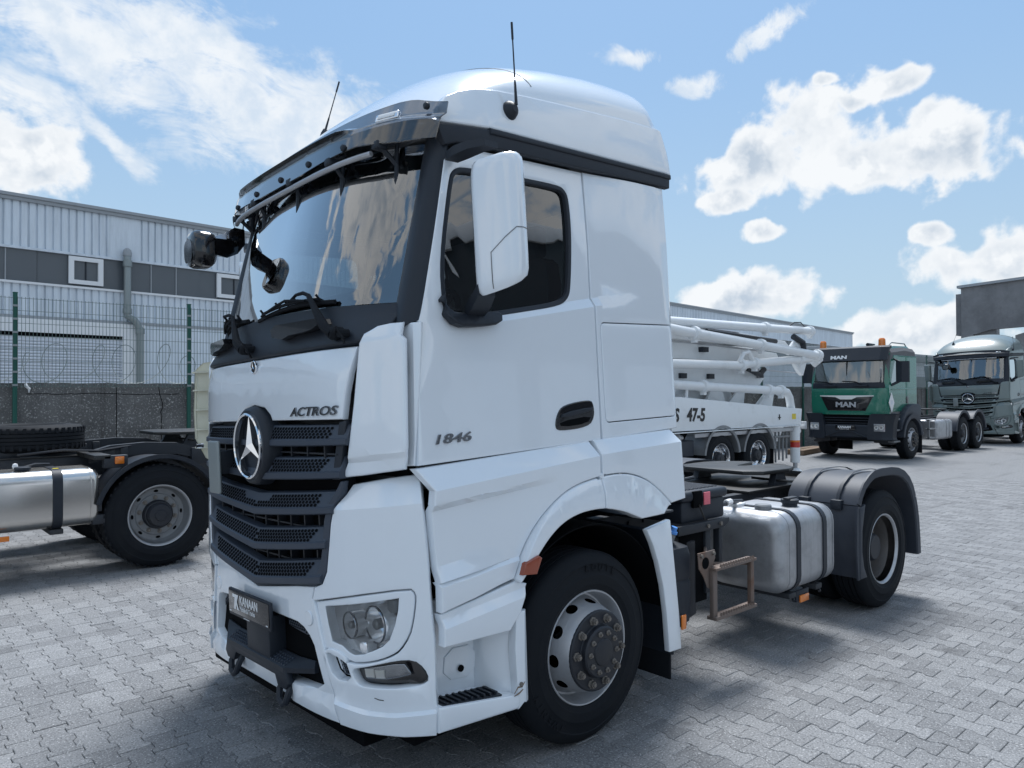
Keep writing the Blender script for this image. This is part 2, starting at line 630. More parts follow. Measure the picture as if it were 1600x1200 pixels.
def lathe(bm, prof, seg=48, axis='y', M=None, closed=False):
    """Revolve (radius, along) points about the axis."""
    rings = []
    for (r, a) in prof:
        if r < 1e-5:
            rings.append([bm.verts.new((0, a, 0))])
        else:
            rings.append([bm.verts.new((r * math.cos(2 * PI * k / seg), a, r * math.sin(2 * PI * k / seg))) for k in range(seg)])
    new = [v for rg in rings for v in rg]
    pairs = list(zip(rings[:-1], rings[1:]))
    if closed:
        pairs.append((rings[-1], rings[0]))
    for a, b in pairs:
        for k in range(seg):
            k2 = (k + 1) % seg
            if len(a) == 1 and len(b) == 1:
                continue
            if len(a) == 1:
                bm.faces.new((a[0], b[k2], b[k]))
            elif len(b) == 1:
                bm.faces.new((a[k], a[k2], b[0]))
            else:
                bm.faces.new((a[k], a[k2], b[k2], b[k]))
    mm = I4()
    if axis == 'z':
        mm = RX(PI / 2)
    elif axis == 'x':
        mm = RZ(-PI / 2)
    if M is not None:
        mm = M @ mm
    bmesh.ops.transform(bm, matrix=mm, verts=new)
    return bm


def LT(prof, seg=48, axis='y', M=None, closed=False):
    return lathe(bmesh.new(), prof, seg, axis, M, closed)


def prism(bm, poly, axis, a, b, bev=0.0, seg=2):
    """Extrude a 2D polygon: axis 'y' takes (x,z), 'x' takes (y,z), 'z' takes (x,y)."""
    def P(p, d):
        if axis == 'y':
            return (p[0], d, p[1])
        if axis == 'x':
            return (d, p[0], p[1])
        return (p[0], p[1], d)
    va = [bm.verts.new(P(p, a)) for p in poly]
    vb = [bm.verts.new(P(p, b)) for p in poly]
    fs = [bm.faces.new(va), bm.faces.new(vb[::-1])]
    n = len(poly)
    for i in range(n):
        fs.append(bm.faces.new((va[i], vb[i], vb[(i + 1) % n], va[(i + 1) % n])))
    bmesh.ops.recalc_face_normals(bm, faces=fs)
    if bev > 0:
        es = list({e for v in va + vb for e in v.link_edges})
        bmesh.ops.bevel(bm, geom=es, offset=bev, segments=seg, affect='EDGES', profile=0.5)
    return bm


def PR(poly, axis, a, b, bev=0.0, seg=2):
    return prism(bmesh.new(), poly, axis, a, b, bev, seg)


def loft(bm, secs, closed=True, caps=True):
    """Skin through sections (lists of 3D points of equal length)."""
    rings = [[bm.verts.new(p) for p in s] for s in secs]
    n = len(rings[0])
    fs = []
    for a, b in zip(rings[:-1], rings[1:]):
        for k in range(n if closed else n - 1):
            fs.append(bm.faces.new((a[k], a[(k + 1) % n], b[(k + 1) % n], b[k])))
    if caps and closed:
        fs.append(bm.faces.new(rings[0][::-1]))
        fs.append(bm.faces.new(rings[-1]))
    if closed:
        bmesh.ops.recalc_face_normals(bm, faces=fs)
    return bm


def LF(secs, closed=True, caps=True):
    return loft(bmesh.new(), secs, closed, caps)


def rrect(w, h, r, n=5, cx=0.0, cy=0.0):
    out = []
    for (sx, sy, a0) in ((1, 1, 0), (-1, 1, 90), (-1, -1, 180), (1, -1, 270)):
        for k in range(n + 1):
            a = rad(a0 + 90 * k / n)
            out.append((cx + sx * (w / 2 - r) + r * math.cos(a), cy + sy * (h / 2 - r) + r * math.sin(a)))
    return out


def chaikin(poly, it=2, keep=()):
    """Round the corners of a closed polygon; indices in keep stay sharp."""
    flags = [i in keep for i in range(len(poly))]
    for _ in range(it):
        np_, nf = [], []
        n = len(poly)
        for i in range(n):
            p, q, a = poly[i - 1], poly[(i + 1) % n], poly[i]
            if flags[i]:
                np_.append(a)
                nf.append(True)
            else:
                np_.append((a[0] * .75 + p[0] * .25, a[1] * .75 + p[1] * .25))
                np_.append((a[0] * .75 + q[0] * .25, a[1] * .75 + q[1] * .25))
                nf += [False, False]
        poly, flags = np_, nf
    return poly


def area2(poly):
    return 0.5 * sum(poly[i - 1][0] * poly[i][1] - poly[i][0] * poly[i - 1][1] for i in range(len(poly)))


def inset(poly, d):
    """Move a closed polygon inward by d (outward if negative)."""
    if area2(poly) < 0:
        poly = poly[::-1]
    n = len(poly)
    out = []
    for i in range(n):
        p, a, q = Vector(poly[i - 1]), Vector(poly[i]), Vector(poly[(i + 1) % n])
        e1, e2 = (a - p).normalized(), (q - a).normalized()
        n1, n2 = Vector((-e1.y, e1.x)), Vector((-e2.y, e2.x))
        k = max(0.35, 1 + n1.dot(n2))
        o = a + (n1 + n2) * (d / k)
        out.append((o.x, o.y))
    return out


def panel(name, outer, f, m, parent, holes=(), cell=0.15, r=0.005, thick=0.025, gap=0.002, cuts=(), xf=None, ang=30, cellv=None):
    """A sheet-metal panel: polygon in (u,v), laid on surface f(u,v) -> (point, outward normal),
    rounded lip and returned edge."""
    outer = inset(list(outer), gap + r)
    holes = [inset(list(h), -(gap + r) if r > 0 else 0) for h in holes]
    bm = bmesh.new()
    edges = []
    for lp in [outer] + holes:
        vs = [bm.verts.new((p[0], p[1], 0)) for p in lp]
        for i in range(len(vs)):
            edges.append(bm.edges.new((vs[i - 1], vs[i])))
    bmesh.ops.triangle_fill(bm, use_beauty=True, use_dissolve=False, edges=edges)
    us = [p[0] for p in outer]
    vs_ = [p[1] for p in outer]
    cv = cellv or cell

    def cut(co, no):
        bmesh.ops.bisect_plane(bm, geom=bm.verts[:] + bm.edges[:] + bm.faces[:], plane_co=co, plane_no=no, dist=1e-5)
    k = math.ceil(min(us) / cell)
    while k * cell < max(us):
        cut((k * cell, 0, 0), (1, 0, 0))
        k += 1
    k = math.ceil(min(vs_) / cv)
    while k * cv < max(vs_):
        cut((0, k * cv, 0), (0, 1, 0))
        k += 1
    for (a, b) in cuts:
        cut((a[0], a[1], 0), (b[1] - a[1], a[0] - b[0], 0))
    bm.normal_update()
    if sum(fc.normal.z for fc in bm.faces) < 0:
        bmesh.ops.reverse_faces(bm, faces=bm.faces[:])
    # lip
    be = [e for e in bm.edges if len(e.link_faces) == 1]
    if thick > 0:
        nv = {}
        direc = []
        for e in be:
            fc = e.link_faces[0]
            lp = [l for l in fc.loops if l.edge == e][0]
            a, b_ = lp.vert, lp.link_loop_next.vert
            dd = (b_.co - a.co)
            no = Vector((dd.y, -dd.x, 0))
            no = no.normalized() if no.length > 1e-9 else no
            direc.append((a, b_))
            nv.setdefault(a, []).append(no)
            nv.setdefault(b_, []).append(no)
        off = {}
        for v, ns in nv.items():
            if len(ns) == 2:
                k = max(0.4, 1 + ns[0].dot(ns[1]))
                off[v] = (ns[0] + ns[1]) / k
            else:
                off[v] = sum(ns, Vector()) / len(ns)
        steps = [(r * .38, -r * .08), (r * .75, -r * .35), (r, -r), (r, -thick)] if r > 0 else [(0, -thick)]
        cur = {v: v for v in nv}
        for (o, w) in steps:
            nxt = {v: bm.verts.new((v.co.x + off[v].x * o, v.co.y + off[v].y * o, w)) for v in nv}
            for a, b_ in direc:
                bm.faces.new((cur[b_], cur[a], nxt[a], nxt[b_]))
            cur = nxt
    test = None
    for v in bm.verts:
        P, N = f(v.co.x, v.co.y)
        v.co = Vector(P) + Vector(N) * v.co.z
    bm.normal_update()
    bm.faces.ensure_lookup_table()
    s = 0.0
    cnt = 0
    for fc in bm.faces[:40]:
        c = fc.verts[0].co
        s += fc.normal.dot(N_near(f, outer)) * fc.calc_area()
    if s < 0:
        bmesh.ops.reverse_faces(bm, faces=bm.faces[:])
    return mk(name, bm, m, parent, xf, ang)


def N_near(f, outer):
    return Vector(f(*outer[0])[1])


def text_mesh(txt, size, depth=0.004, shear=0.0, bold=0.0, spacing=1.0, align='LEFT', bevel=0.0):
    cu = bpy.data.curves.new('lettering', 'FONT')
    cu.body = txt
    cu.size = size
    cu.extrude = depth
    cu.shear = shear
    cu.offset = bold
    cu.space_character = spacing
    cu.align_x = align
    cu.bevel_depth = bevel
    cu.resolution_u = 3
    o = bpy.data.objects.new('lettering', cu)
    col.objects.link(o)
    dg = bpy.context.evaluated_depsgraph_get()
    me = bpy.data.meshes.new_from_object(o.evaluated_get(dg))
    bpy.data.objects.remove(o)
    bm = bmesh.new()
    bm.from_mesh(me)
    bpy.data.meshes.remove(me)
    return bm


def text_on(name, txt, size, m, parent, origin, ex, ey, depth=0.003, sx=1.0, xf=None, **kw):
    """Raised lettering: text x runs along ex, text y along ey."""
    bm = text_mesh(txt, size, depth, **kw)
    ex, ey = Vector(ex).normalized(), Vector(ey).normalized()
    ez = ex.cross(ey).normalized()
    M = Matrix(((ex.x * sx, ey.x, ez.x, origin[0]), (ex.y * sx, ey.y, ez.y, origin[1]), (ex.z * sx, ey.z, ez.z, origin[2]), (0, 0, 0, 1)))
    bmesh.ops.transform(bm, matrix=M, verts=bm.verts)
    return mk(name, bm, m, parent, xf, sm=False)


def sign_plane(x):
    return -1.0 if x < 0 else 1.0


# ------------------------------------------------------------------ wheels (shared by every truck)
WH = {}


def tyre_profile(R, W, rb=0.288):
    h = R - rb
    pts = [(rb, .035), (rb + .012, .016), (rb + .18 * h, .005), (rb + .20 * h, .001), (rb + .42 * h, -.001), (rb + .45 * h, .003), (rb + .68 * h, .008), (rb + .70 * h, .004), (rb + .74 * h, .006), (rb + .86 * h, .024), (rb + .93 * h, .034), (R - .006, .046), (R, .060)]
    half = W / 2
    y = .060
    for g in (0.085, 0.125):
        pts += [(R, g - .005), (R - .014, g - .003), (R - .014, g + .003), (R, g + .005)]
    left = pts
    right = [(r_, W - y_) for (r_, y_) in left[::-1]]
    return left + right


def build_wheel_meshes():
    def tyre(R, W, lugs):
        bm = LT(tyre_profile(R, W), 64)
        if lugs:
            n = 46
            for s in (0, 1):
                for k in range(n):
                    a = 2 * PI * (k + .5 * s) / n
                    y0, y1 = (.028, .085) if s == 0 else (W - .085, W - .028)
                    Mx = RY(-a)
                    box(bm, R - .012, R + .004, y0, y1, -.014, .014, 0, M=Mx)
        return bm
    WH['tyre'] = mk('tyre', tyre(.5, .30, False), 'rubber')
    WH['tyre_lug'] = mk('tyre', tyre(.498, .29, True), 'rubber')
    # steered wheel: the disc bulges outward
    prof = [(.286, .050), (.298, .030), (.299, .020), (.295, .014), (.289, .016), (.286, .024), (.278, .05), (.272, .09), (.266, .112), (.258, .114), (.252, .104)]
    WH['rim_front'] = mk('wheel', LT(prof, 64), 'rim_steel')
    seg = [(.252, .104), (.246, .088), (.236, .05), (.226, .012), (.216, -.022), (.206, -.044)]
    L = [0]
    for a, b_ in zip(seg[:-1], seg[1:]):
        L.append(L[-1] + math.hypot(a[0] - b_[0], a[1] - b_[1]))
    R0 = .232

    def fd(u, v):
        v = min(max(v, 0), L[-1])
        for i in range(len(L) - 1):
            if v <= L[i + 1] + 1e-9:
                t = (v - L[i]) / (L[i + 1] - L[i])
                r_ = seg[i][0] + (seg[i + 1][0] - seg[i][0]) * t
                y_ = seg[i][1] + (seg[i + 1][1] - seg[i][1]) * t
                dr, dy = seg[i + 1][0] - seg[i][0], seg[i + 1][1] - seg[i][1]
                break
        a = u / R0
        l = math.hypot(dr, dy)
        nr, ny = -dy / l, dr / l
        return (r_ * math.cos(a), y_, r_ * math.sin(a)), (nr * math.cos(a), ny, nr * math.sin(a))
    U = 2 * PI * R0
    holes = []
    for k in range(10):
        c = U * (k + .5) / 10
        holes.append([(c + .034 * math.cos(t), L[-1] * .42 + .030 * math.sin(t)) for t in [2 * PI * j / 14 for j in range(14)]])
    WH['disc_front'] = panel('wheel_disc', [(0, 0), (U, 0), (U, L[-1]), (0, L[-1])], fd, 'rim_steel', None, holes=holes, cell=U / 40, cellv=.03, r=0, thick=0.0, gap=0)
    hub = [(.207, -.040), (.207, -.050), (.200, -.055), (.138, -.055), (.134, -.058), (.132, -.082), (.124, -.090), (.070, -.090), (.066, -.096), (.058, -.099), (0, -.100)]
    WH['hub_front'] = mk('hub', LT(hub, 48), 'hub_black')

    def nuts(n, r_, y_, size, ln, cap=False):
        bm = bmesh.new()
        for k in range(n):
            a = 2 * PI * (k + .25) / n
            M = T(r_ * math.cos(a), 0, r_ * math.sin(a)) @ RY(-a)
            lathe(bm, [(size * 1.35, y_ + .001), (size * 1.35, y_ - .006), (size, y_ - .008), (size, y_ - ln), (size * .62, y_ - ln), (size * .6, y_ - ln - .008), (0, y_ - ln - .009)], 6 if not cap else 10, 'y', M)
        return bm
    WH['nuts_front'] = mk('wheel_nuts', nuts(10, .1675, -.055, .0175, .024), 'nut_steel')
    WH['bolts_front'] = mk('hub_bolts', nuts(10, .100, -.090, .011, .010), 'nut_steel')
    WH['dark_front'] = mk('brake_drum', LT([(.25, .13), (.25, .28), (0, .28)], 32), 'black_void')
    # driven wheel: deep dish
    prof = [(.286, .050), (.298, .030), (.299, .020), (.295, .014), (.289, .016), (.284, .024), (.277, .035), (.272, .06), (.262, .075), (.258, .13), (.25, .146), (.24, .150), (.205, .146), (.195, .138), (.12, .138)]
    WH['rim_rear'] = mk('wheel', LT(prof[6:], 64), 'rim_grey')
    WH['lip_rear'] = mk('rim_lip', LT(prof[:9], 64), 'rim_steel')
    hub = [(.140, .138), (.138, .10), (.128, .085), (.118, .082), (.112, .03), (.10, .012), (.055, .008), (.05, -.002), (0, -.004)]
    WH['hub_rear'] = mk('hub', LT(hub, 40), 'hub_black')
    WH['nuts_rear'] = mk('wheel_nuts', nuts(10, .1675, .138, .0175, .026), 'nut_steel')
    prof = [(.286, .050), (.298, .030), (.299, .020), (.295, .014), (.289, .016), (.284, .024), (.277, .035), (.272, .07), (.262, .085), (.258, .18), (.25, .205), (.235, .210), (.205, .200), (.195, .192), (.12, .192)]
    WH['rim_deep'] = mk('wheel', LT(prof[6:], 64), 'rim_dirty')
    WH['lip_deep'] = mk('rim_lip', LT(prof[:9], 64), 'rim_steel')
    WH['hub_deep'] = mk('hub', LT([(.140, .192), (.138, .16), (.125, .14), (.115, .10), (.10, .085), (0, .08)], 40), 'hub_black')
    WH['nuts_deep'] = mk('wheel_nuts', nuts(10, .1675, .192, .0175, .026), 'nut_steel')
    bm = bmesh.new()
    for k in range(8):
        a = 2 * PI * (k + .5) / 8
        M = T(.226 * math.cos(a), 0, .226 * math.sin(a)) @ RY(-a)
        pts = [(.012 * math.cos(t), .021 * math.sin(t)) for t in [2 * PI * j / 12 for j in range(12)]]
        vs = [bm.verts.new(M @ Vector((p[0], .1455, p[1]))) for p in pts]
        ve = [bm.verts.new(M @ Vector((p[0] * 1.15, .152, p[1] * 1.15))) for p in pts]
        bm.faces.new(vs)
        for j in range(12):
            bm.faces.new((vs[j], vs[j - 1], ve[j - 1], ve[j]))
    WH['holes_rear'] = mk('hand_holes', bm, 'black_void', sm=False)
    # raised sidewall lettering
    bm = bmesh.new()
    for txt, a0, rr in (('ROUTE', 104, .418), ('TWENTY', 250, .418)):
        a = a0
        for ch in txt:
            lb = text_mesh(ch, .052, .0012, bold=.001, align='CENTER')
            ang_ = rad(a)
            M = Matrix(((1, 0, 0, 0), (0, 0, -1, -.0005), (0, 1, 0, 0), (0, 0, 0, 1)))
            bmesh.ops.transform(lb, matrix=RY(-(ang_ - PI / 2)) @ T(0, 0, rr - .015) @ M, verts=lb.verts)
            me = bpy.data.meshes.new('tmp')
            lb.to_mesh(me)
            lb.free()
            bm.from_mesh(me)
            bpy.data.meshes.remove(me)
            a -= 7.2
    WH['sidewall'] = mk('sidewall_lettering', bm, 'rubber', sm=False)
    for k, o in list(WH.items()):
        WH[k] = o.data
        bpy.data.objects.remove(o)


build_wheel_meshes()


def wheel(parent, kind, x, y, R=0.5, side=-1, spin=0.0, chrome=None, tyre='tyre', lettering=False, hubmat=None):
    """Wheel whose outer face lies at y; side -1 faces -y."""
    s = R / 0.5
    M = T(x, y, R) @ (I4() if side < 0 else RZ(PI)) @ Matrix.Diagonal((s, 1, s, 1)) @ RY(spin)
    w = place('wheel', WH['rim_' + kind], parent, M, chrome)
    place('tyre', WH[tyre], w, I4())
    place('hub', WH['hub_' + kind], w, I4(), hubmat)
    tag(place('wheel_nuts', WH['nuts_' + kind], w, I4(), chrome if chrome == 'chrome' else None), kind='stuff')
    if kind == 'front':
        place('wheel_disc', WH['disc_front'], w, I4(), chrome)
        tag(place('hub_bolts', WH['bolts_front'], w, I4()), kind='stuff')
        place('brake_drum', WH['dark_front'], w, I4())
    else:
        place('rim_lip', WH['lip_' + kind], w, I4(), chrome)
    if kind == 'rear':
        place('hand_holes', WH['holes_rear'], w, I4())
    if lettering:
        tag(place('sidewall_lettering', WH['sidewall'], w, I4()), kind='stuff')
    return w


def inner_wheel(parent, x, y, R=0.5, side=-1, tyre='tyre'):
    s = R / 0.5
    M = T(x, y, R) @ (I4() if side < 0 else RZ(PI)) @ Matrix.Diagonal((s, 1, s, 1))
    return place('inner_tyre', WH[tyre], parent, M)

# ------------------------------------------------------------------ the white tractor unit
CABM = T(0, 0, 1) @ RX(rad(-2)) @ RY(rad(-2)) @ T(0, 0, -1)      # the cab rests slightly askew on its suspension


def xc(z):
    return -1.30 + .044 * max(0, z - .85) + .05 * max(0, .55 - z)


_TS, _TX, _TY = [0.0], [0.0], [0.0]
for _i in range(1, 401):
    if _i <= 300:
        _y = 1.2 * _i / 300
        _x = .28 * (_y / 1.2) ** 4.5
    else:
        _y, _x = 1.2, .28 + (_i - 300) * .004
    _TS.append(_TS[-1] + math.hypot(_y - _TY[-1], _x - _TX[-1]))
    _TX.append(_x)
    _TY.append(_y)


def plan(s):
    a = abs(s)
    lo, hi = 0, len(_TS) - 1
    while hi - lo > 1:
        m_ = (lo + hi) // 2
        if _TS[m_] <= a:
            lo = m_
        else:
            hi = m_
    t = min(1, (a - _TS[lo]) / (_TS[hi] - _TS[lo]))
    x = _TX[lo] + (_TX[hi] - _TX[lo]) * t
    y = _TY[lo] + (_TY[hi] - _TY[lo]) * t
    dx, dy = _TX[hi] - _TX[lo], _TY[hi] - _TY[lo]
    l = math.hypot(dx, dy)
    return x, y, -dy / l, dx / l       # offset, half width, outward normal (nx, ny)


def front(side=1, push=None):
    """Curved nose: u runs round the plan from the centre line (u>0 = driver's side when side=1)."""
    def f(u, v):
        x, y, nx, ny = plan(u)
        sg = -1 if u * side >= 0 else 1
        p = push(abs(u), v) if push else 0.0
        return (x + xc(v) + nx * p, sg * (y + ny * p), v), (nx, sg * ny, 0)
    return f


def flank(side=1, yf=None, base=1.15):
    """Cab side: u = x, v = z; side 1 is the driver's side (y<0)."""
    def f(u, v):
        y = yf(u, v) if yf else base
        return (u, -side * y, v), (0, -side, 0)
    return f


def ws_x(y, z):
    return -1.19 + .21 * (abs(y) / 1.0) ** 2.6 + .27 * (z - 2.25)


def screen(off=0.0):
    def f(u, v):
        e = 1e-3
        x = ws_x(u, v)
        n = Vector((-1, (ws_x(u + e, v) - x) / e, (ws_x(u, v + e) - x) / e)).normalized()
        return (x + n.x * off, u + n.y * off, v + n.z * off), n
    return f


def lerp(a, b, t):
    return a + (b - a) * t


def pw(pts, x):
    """Piecewise-linear curve."""
    if x <= pts[0][0]:
        return pts[0][1]
    for (x0, y0), (x1, y1) in zip(pts[:-1], pts[1:]):
        if x <= x1:
            return lerp(y0, y1, (x - x0) / (x1 - x0))
    return pts[-1][1]


def smooth_open(pts, it=2):
    for _ in range(it):
        q = [pts[0]]
        for a, b in zip(pts[:-1], pts[1:]):
            q += [(a[0] * .75 + b[0] * .25, a[1] * .75 + b[1] * .25), (a[0] * .25 + b[0] * .75, a[1] * .25 + b[1] * .75)]
        q.append(pts[-1])
        pts = q
    return pts


def sm01(t):
    t = min(1, max(0, t))
    return t * t * (3 - 2 * t)


def build_actros(root, PAINT='white_paint'):
    X = CABM

    def part(name, bm, m, parent=root, **kw):
        return mk(name, bm, m, parent, X, **kw)

    def pan(name, outer, f, m, parent=root, **kw):
        return panel(name, outer, f, m, parent, xf=X, **kw)

    # ---------------------------------------------------------------- doors and sides
    def zb(x):
        return 2.16 + .11 * (x + .55) / .75

    def y_up(x, z):
        """Upper side: a shoulder below the window, fading out rearward."""
        d = .034 * (1 - sm01((x - .15) / .5)) * sm01((x + .95) / .35)
        y = 1.150 - d * min(1, max(0, (z - zb(x)) / .05)) - .010 * sm01((z - 2.6) / .5)
        y -= .035 * sm01((-.80 + .22 * (z - 2.2) - x) / .25) * 0.6
        y -= .05 * sm01((x - .86) / .09) ** 2
        return y
    win = [(-.835, 2.235), (-.835, 2.45), (-.745, 2.84), (-.71, 2.893), (-.64, 2.915), (-.30, 2.921), (0.0, 2.922), (.05, 2.905), (.075, 2.86), (.078, 2.66), (.052, 2.40), (.03, 2.315), (-.046, 2.272), (-.30, 2.232), (-.55, 2.196), (-.74, 2.182), (-.81, 2.192)]
    win = chaikin(win, 2)
    door = [(-1.02, 1.512), (-.5, 1.520), (.193, 1.533), (.197, 2.0), (.203, 2.6), (.198, 3.028), (-.2, 3.024), (-.56, 3.018), (-.66, 3.012), (-.725, 2.985), (-.765, 2.93), (-.86, 2.57), (-.955, 2.225), (-.978, 2.163), (-1.0, 1.83)]
    for sd in (1, -1):
        F = flank(sd, y_up)
        cuts = [((-1.1, zb(-1.1)), (.2, zb(.2))), ((-1.1, zb(-1.1) + .05), (.2, zb(.2) + .05))]
        dr = pan('door', door, F, PAINT, holes=[win], cell=.11, thick=.04, gap=.003, cuts=cuts)
        if sd == 1:
            dr['label'] = 'driver side door with number badge'
        # seal round the window and the pane itself
        pan('window_seal', inset(win, -.004), flank(sd, lambda x, z: y_up(x, z) + .002), 'dark_plastic', dr, holes=[inset(win, .021)], cell=.15, r=.006, thick=.03, gap=0)
        pan('window_pane', inset(win, .012), flank(sd, lambda x, z: y_up(x, z) - .022), 'side_glass', dr, cell=.3, r=0, thick=0, gap=0)
        # handle: dark recess with a bar across
        hb = chaikin([(-.165, 1.628), (-.145, 1.695), (-.095, 1.742), (.115, 1.762), (.142, 1.735), (.145, 1.665), (.095, 1.612), (-.13, 1.604)], 2)
        h = pan('door_handle', hb, flank(sd, base=1.156), 'black_gloss', dr, r=.006, thick=.03, gap=0)
        pan('handle_bar', chaikin([(-.13, 1.668), (.125, 1.70), (.13, 1.722), (-.11, 1.70)], 1), flank(sd, base=1.168), 'dark_plastic', h, r=.005, thick=.02, gap=0)
        pan('handle_recess', chaikin([(-.12, 1.625), (.08, 1.632), (.12, 1.675), (-.135, 1.655)], 1), flank(sd, base=1.158), 'black_void', h, r=.003, thick=.01, gap=0)
        # sleeper side with locker hatch
        hatch = rrect(.655, .555, .03, 3, .567, 1.905)
        sp = pan('sleeper_panel', [(.203, 1.535), (.93, 1.552), (.945, 2.2), (.94, 3.03), (.205, 3.03), (.207, 2.6), (.202, 2.0)], F, PAINT, cell=.09, thick=.04, gap=.003,
                 holes=[hatch], cuts=[((.2, zb(.2)), (.9, zb(.9))), ((.2, zb(.2) + .05), (.9, zb(.9) + .05))])
        pan('locker_hatch', hatch, flank(sd, lambda x, z: y_up(x, z) - .001), PAINT, sp, cell=.16, thick=.02, gap=.002, r=.006)
        # dark band under the roof
        bt = [(-.80, 3.10), (-.5, 3.117), (.965, 3.116), (.955, 3.035), (-.5, 3.028), (-.69, 3.024), (-.76, 3.0)]
        pan('roof_band', bt, flank(sd, lambda x, z: 1.150 - .035 * sm01((-.45 - x) / .4)), 'dark_plastic', cell=.3, r=.006, thick=.04, gap=.001)
        pan('drip_rail', [(-.50, 3.092), (.968, 3.092), (.968, 3.120), (-.50, 3.122)], flank(sd, base=1.158), 'dark_plastic', cell=.4, r=.008, thick=.03, gap=0)
        # lower cladding under the door, with its two ridges
        def y_low(x, z):
            ztop = 1.507 + .03 * (x + 1.05) / 1.15
            zr = pw([(-1.0, 1.403), (.107, 1.459)], x)
            zs = pw([(-1.0, 1.342), (-.19, 1.392)], x)
            if z >= zr:
                return lerp(1.225, 1.158, min(1, (z - zr) / max(.02, ztop - zr)))
            fade = 1 - sm01((x + .55) / .4)
            if z >= zs:
                return 1.225 - .004 * fade * (zr - z) / max(.01, zr - zs)
            y = 1.225 - fade * .030 * sm01((zs - z) / .03)
            zk = pw([(-1.0, 1.000), (-.55, 1.030)], x)
            fk = 1 - sm01((x + .80) / .25)
            if z < zk:
                y += fade * .030 * max(fk, .5) * sm01((zk - z) / .02)
            else:
                y += fade * .028 * sm01((zk + .07 - z) / .07) * fk
            return min(y, 1.228)
        archo = [(-.545, .93), (-.502, 1.01), (-.43, 1.115), (-.34, 1.205), (-.214, 1.290), (-.08, 1.330), (.095, 1.348)]
        archr = [(.095, 1.348), (.22, 1.350), (.333, 1.338), (.46, 1.298), (.561, 1.238), (.64, 1.175), (.70, 1.122)]
        archi = [(-.535, .905), (-.47, .965), (-.408, 1.024), (-.33, 1.092), (-.239, 1.146), (-.14, 1.174), (-.04, 1.184), (.095, 1.178), (.24, 1.141), (.32, 1.108), (.392, 1.078)]
        archo, archr, archi = smooth_open(archo), smooth_open(archr), smooth_open(archi)
        lowA = [(-1.05, 1.507), (.085, 1.540), (.100, 1.46)] + archo[::-1] + [(-.99, .868), (-.985, .995), (-1.0, 1.342), (-.992, 1.403)]
        cA = [((-1.1, 1.398), (.107, 1.459)), ((-1.1, 1.336), (-.19, 1.392)), ((-1.1, 1.306), (-.19, 1.362)), ((-1.1, .994), (-.55, 1.030)), ((-1.1, .974), (-.55, 1.010)), ((-1.1, 1.06), (-.55, 1.10))]
        pan('door_cladding', lowA, flank(sd, y_low), PAINT, cell=.08, thick=.05, gap=.003, r=.008, cuts=cA, ang=22)

        def y_lowB(x, z):
            zr = pw([(.107, 1.462), (.84, 1.476)], x)
            return lerp(1.222, 1.160, min(1, (z - zr) / .08)) if z > zr else 1.222
        lowB = [(.112, 1.543), (.80, 1.553), (.835, 1.476), (.842, 1.132), (.705, 1.122)] + archr[::-1] + [(.105, 1.348)]
        pan('sleeper_cladding', lowB, flank(sd, y_lowB), PAINT, cell=.1, thick=.05, gap=.003, r=.008, cuts=[((.1, 1.462), (.84, 1.476))], ang=22)

        def y_arch(x, z):
            d = math.hypot(x - .06, (z - .50) * 1.0)
            return 1.232 + .022 * sm01((.84 - d) / .06) - .008
        ileft, iright = [p for p in archi if p[0] < .09], [p for p in archi if p[0] > .10]
        a1 = [p for p in archo] + [(.095, 1.178)] + ileft[::-1]
        pan('wheel_arch', a1, flank(sd, y_arch), PAINT, cell=.06, thick=.07, gap=.002, r=.010)
        a2 = archr + [(.60, 1.075)] + iright[::-1] + [(.095, 1.178)]
        pan('wheel_arch', a2, flank(sd, y_arch), PAINT, cell=.06, thick=.07, gap=.002, r=.010)
        mk_ = pan('side_marker', [(-.536, .952), (-.515, 1.004), (-.425, 1.026), (-.405, 1.012), (-.445, .940)], flank(sd, base=1.262), 'amber_dark_lens', r=.006, thick=.03, gap=0)
        # lower skirt and entry step
        sk = [(-.992, .866), (-.77, .892), (-.540, .922), (-.464, .897), (-.532, .773), (-.607, .701), (-.991, .722), (-.984, .82)]
        pan('door_skirt', sk, flank(sd, lambda x, z: 1.232 - .022 * sm01((z - (.80 + .08 * (x + 1))) / .04)), PAINT, cell=.1, r=.008, thick=.05, gap=.003, cuts=[((-1, .80), (-.45, .844)), ((-1, .84), (-.45, .884))], ang=20)
        lip = [(-1.033, .478), (-1.033, .362), (-.575, .324), (-.548, .350), (-.548, .392)]
        pan('step_lip', lip, flank(sd, base=1.222), PAINT, cell=.12, r=.012, thick=.05, gap=.002)
        s_ = -sd
        part('step_tread', LF([[(-1.03, s_ * 1.02, .468), (-1.03, s_ * 1.215, .468), (-1.03, s_ * 1.215, .44), (-1.03, s_ * 1.02, .44)], [(-.545, s_ * 1.02, .402), (-.545, s_ * 1.215, .386), (-.545, s_ * 1.215, .36), (-.545, s_ * 1.02, .37)]]), PAINT)
        st = part('step_pad', LF([[(-1.0, s_ * 1.10, .470), (-1.0, s_ * 1.208, .472), (-1.0, s_ * 1.208, .45), (-1.0, s_ * 1.10, .45)], [(-.66, s_ * 1.085, .428), (-.66, s_ * 1.205, .418), (-.66, s_ * 1.205, .39), (-.66, s_ * 1.085, .39)]]), 'dark_plastic')
        bm = bmesh.new()
        for k in range(9):
            xx = -.98 + k * .036
            zz = lerp(.472, .428, (xx + 1) / .34)
            box(bm, xx, xx + .012, min(s_ * 1.10, s_ * 1.20), max(s_ * 1.10, s_ * 1.20), zz - .006, zz + .006, .001, 1)
        part('tread_ribs', bm, 'dark_plastic', st)
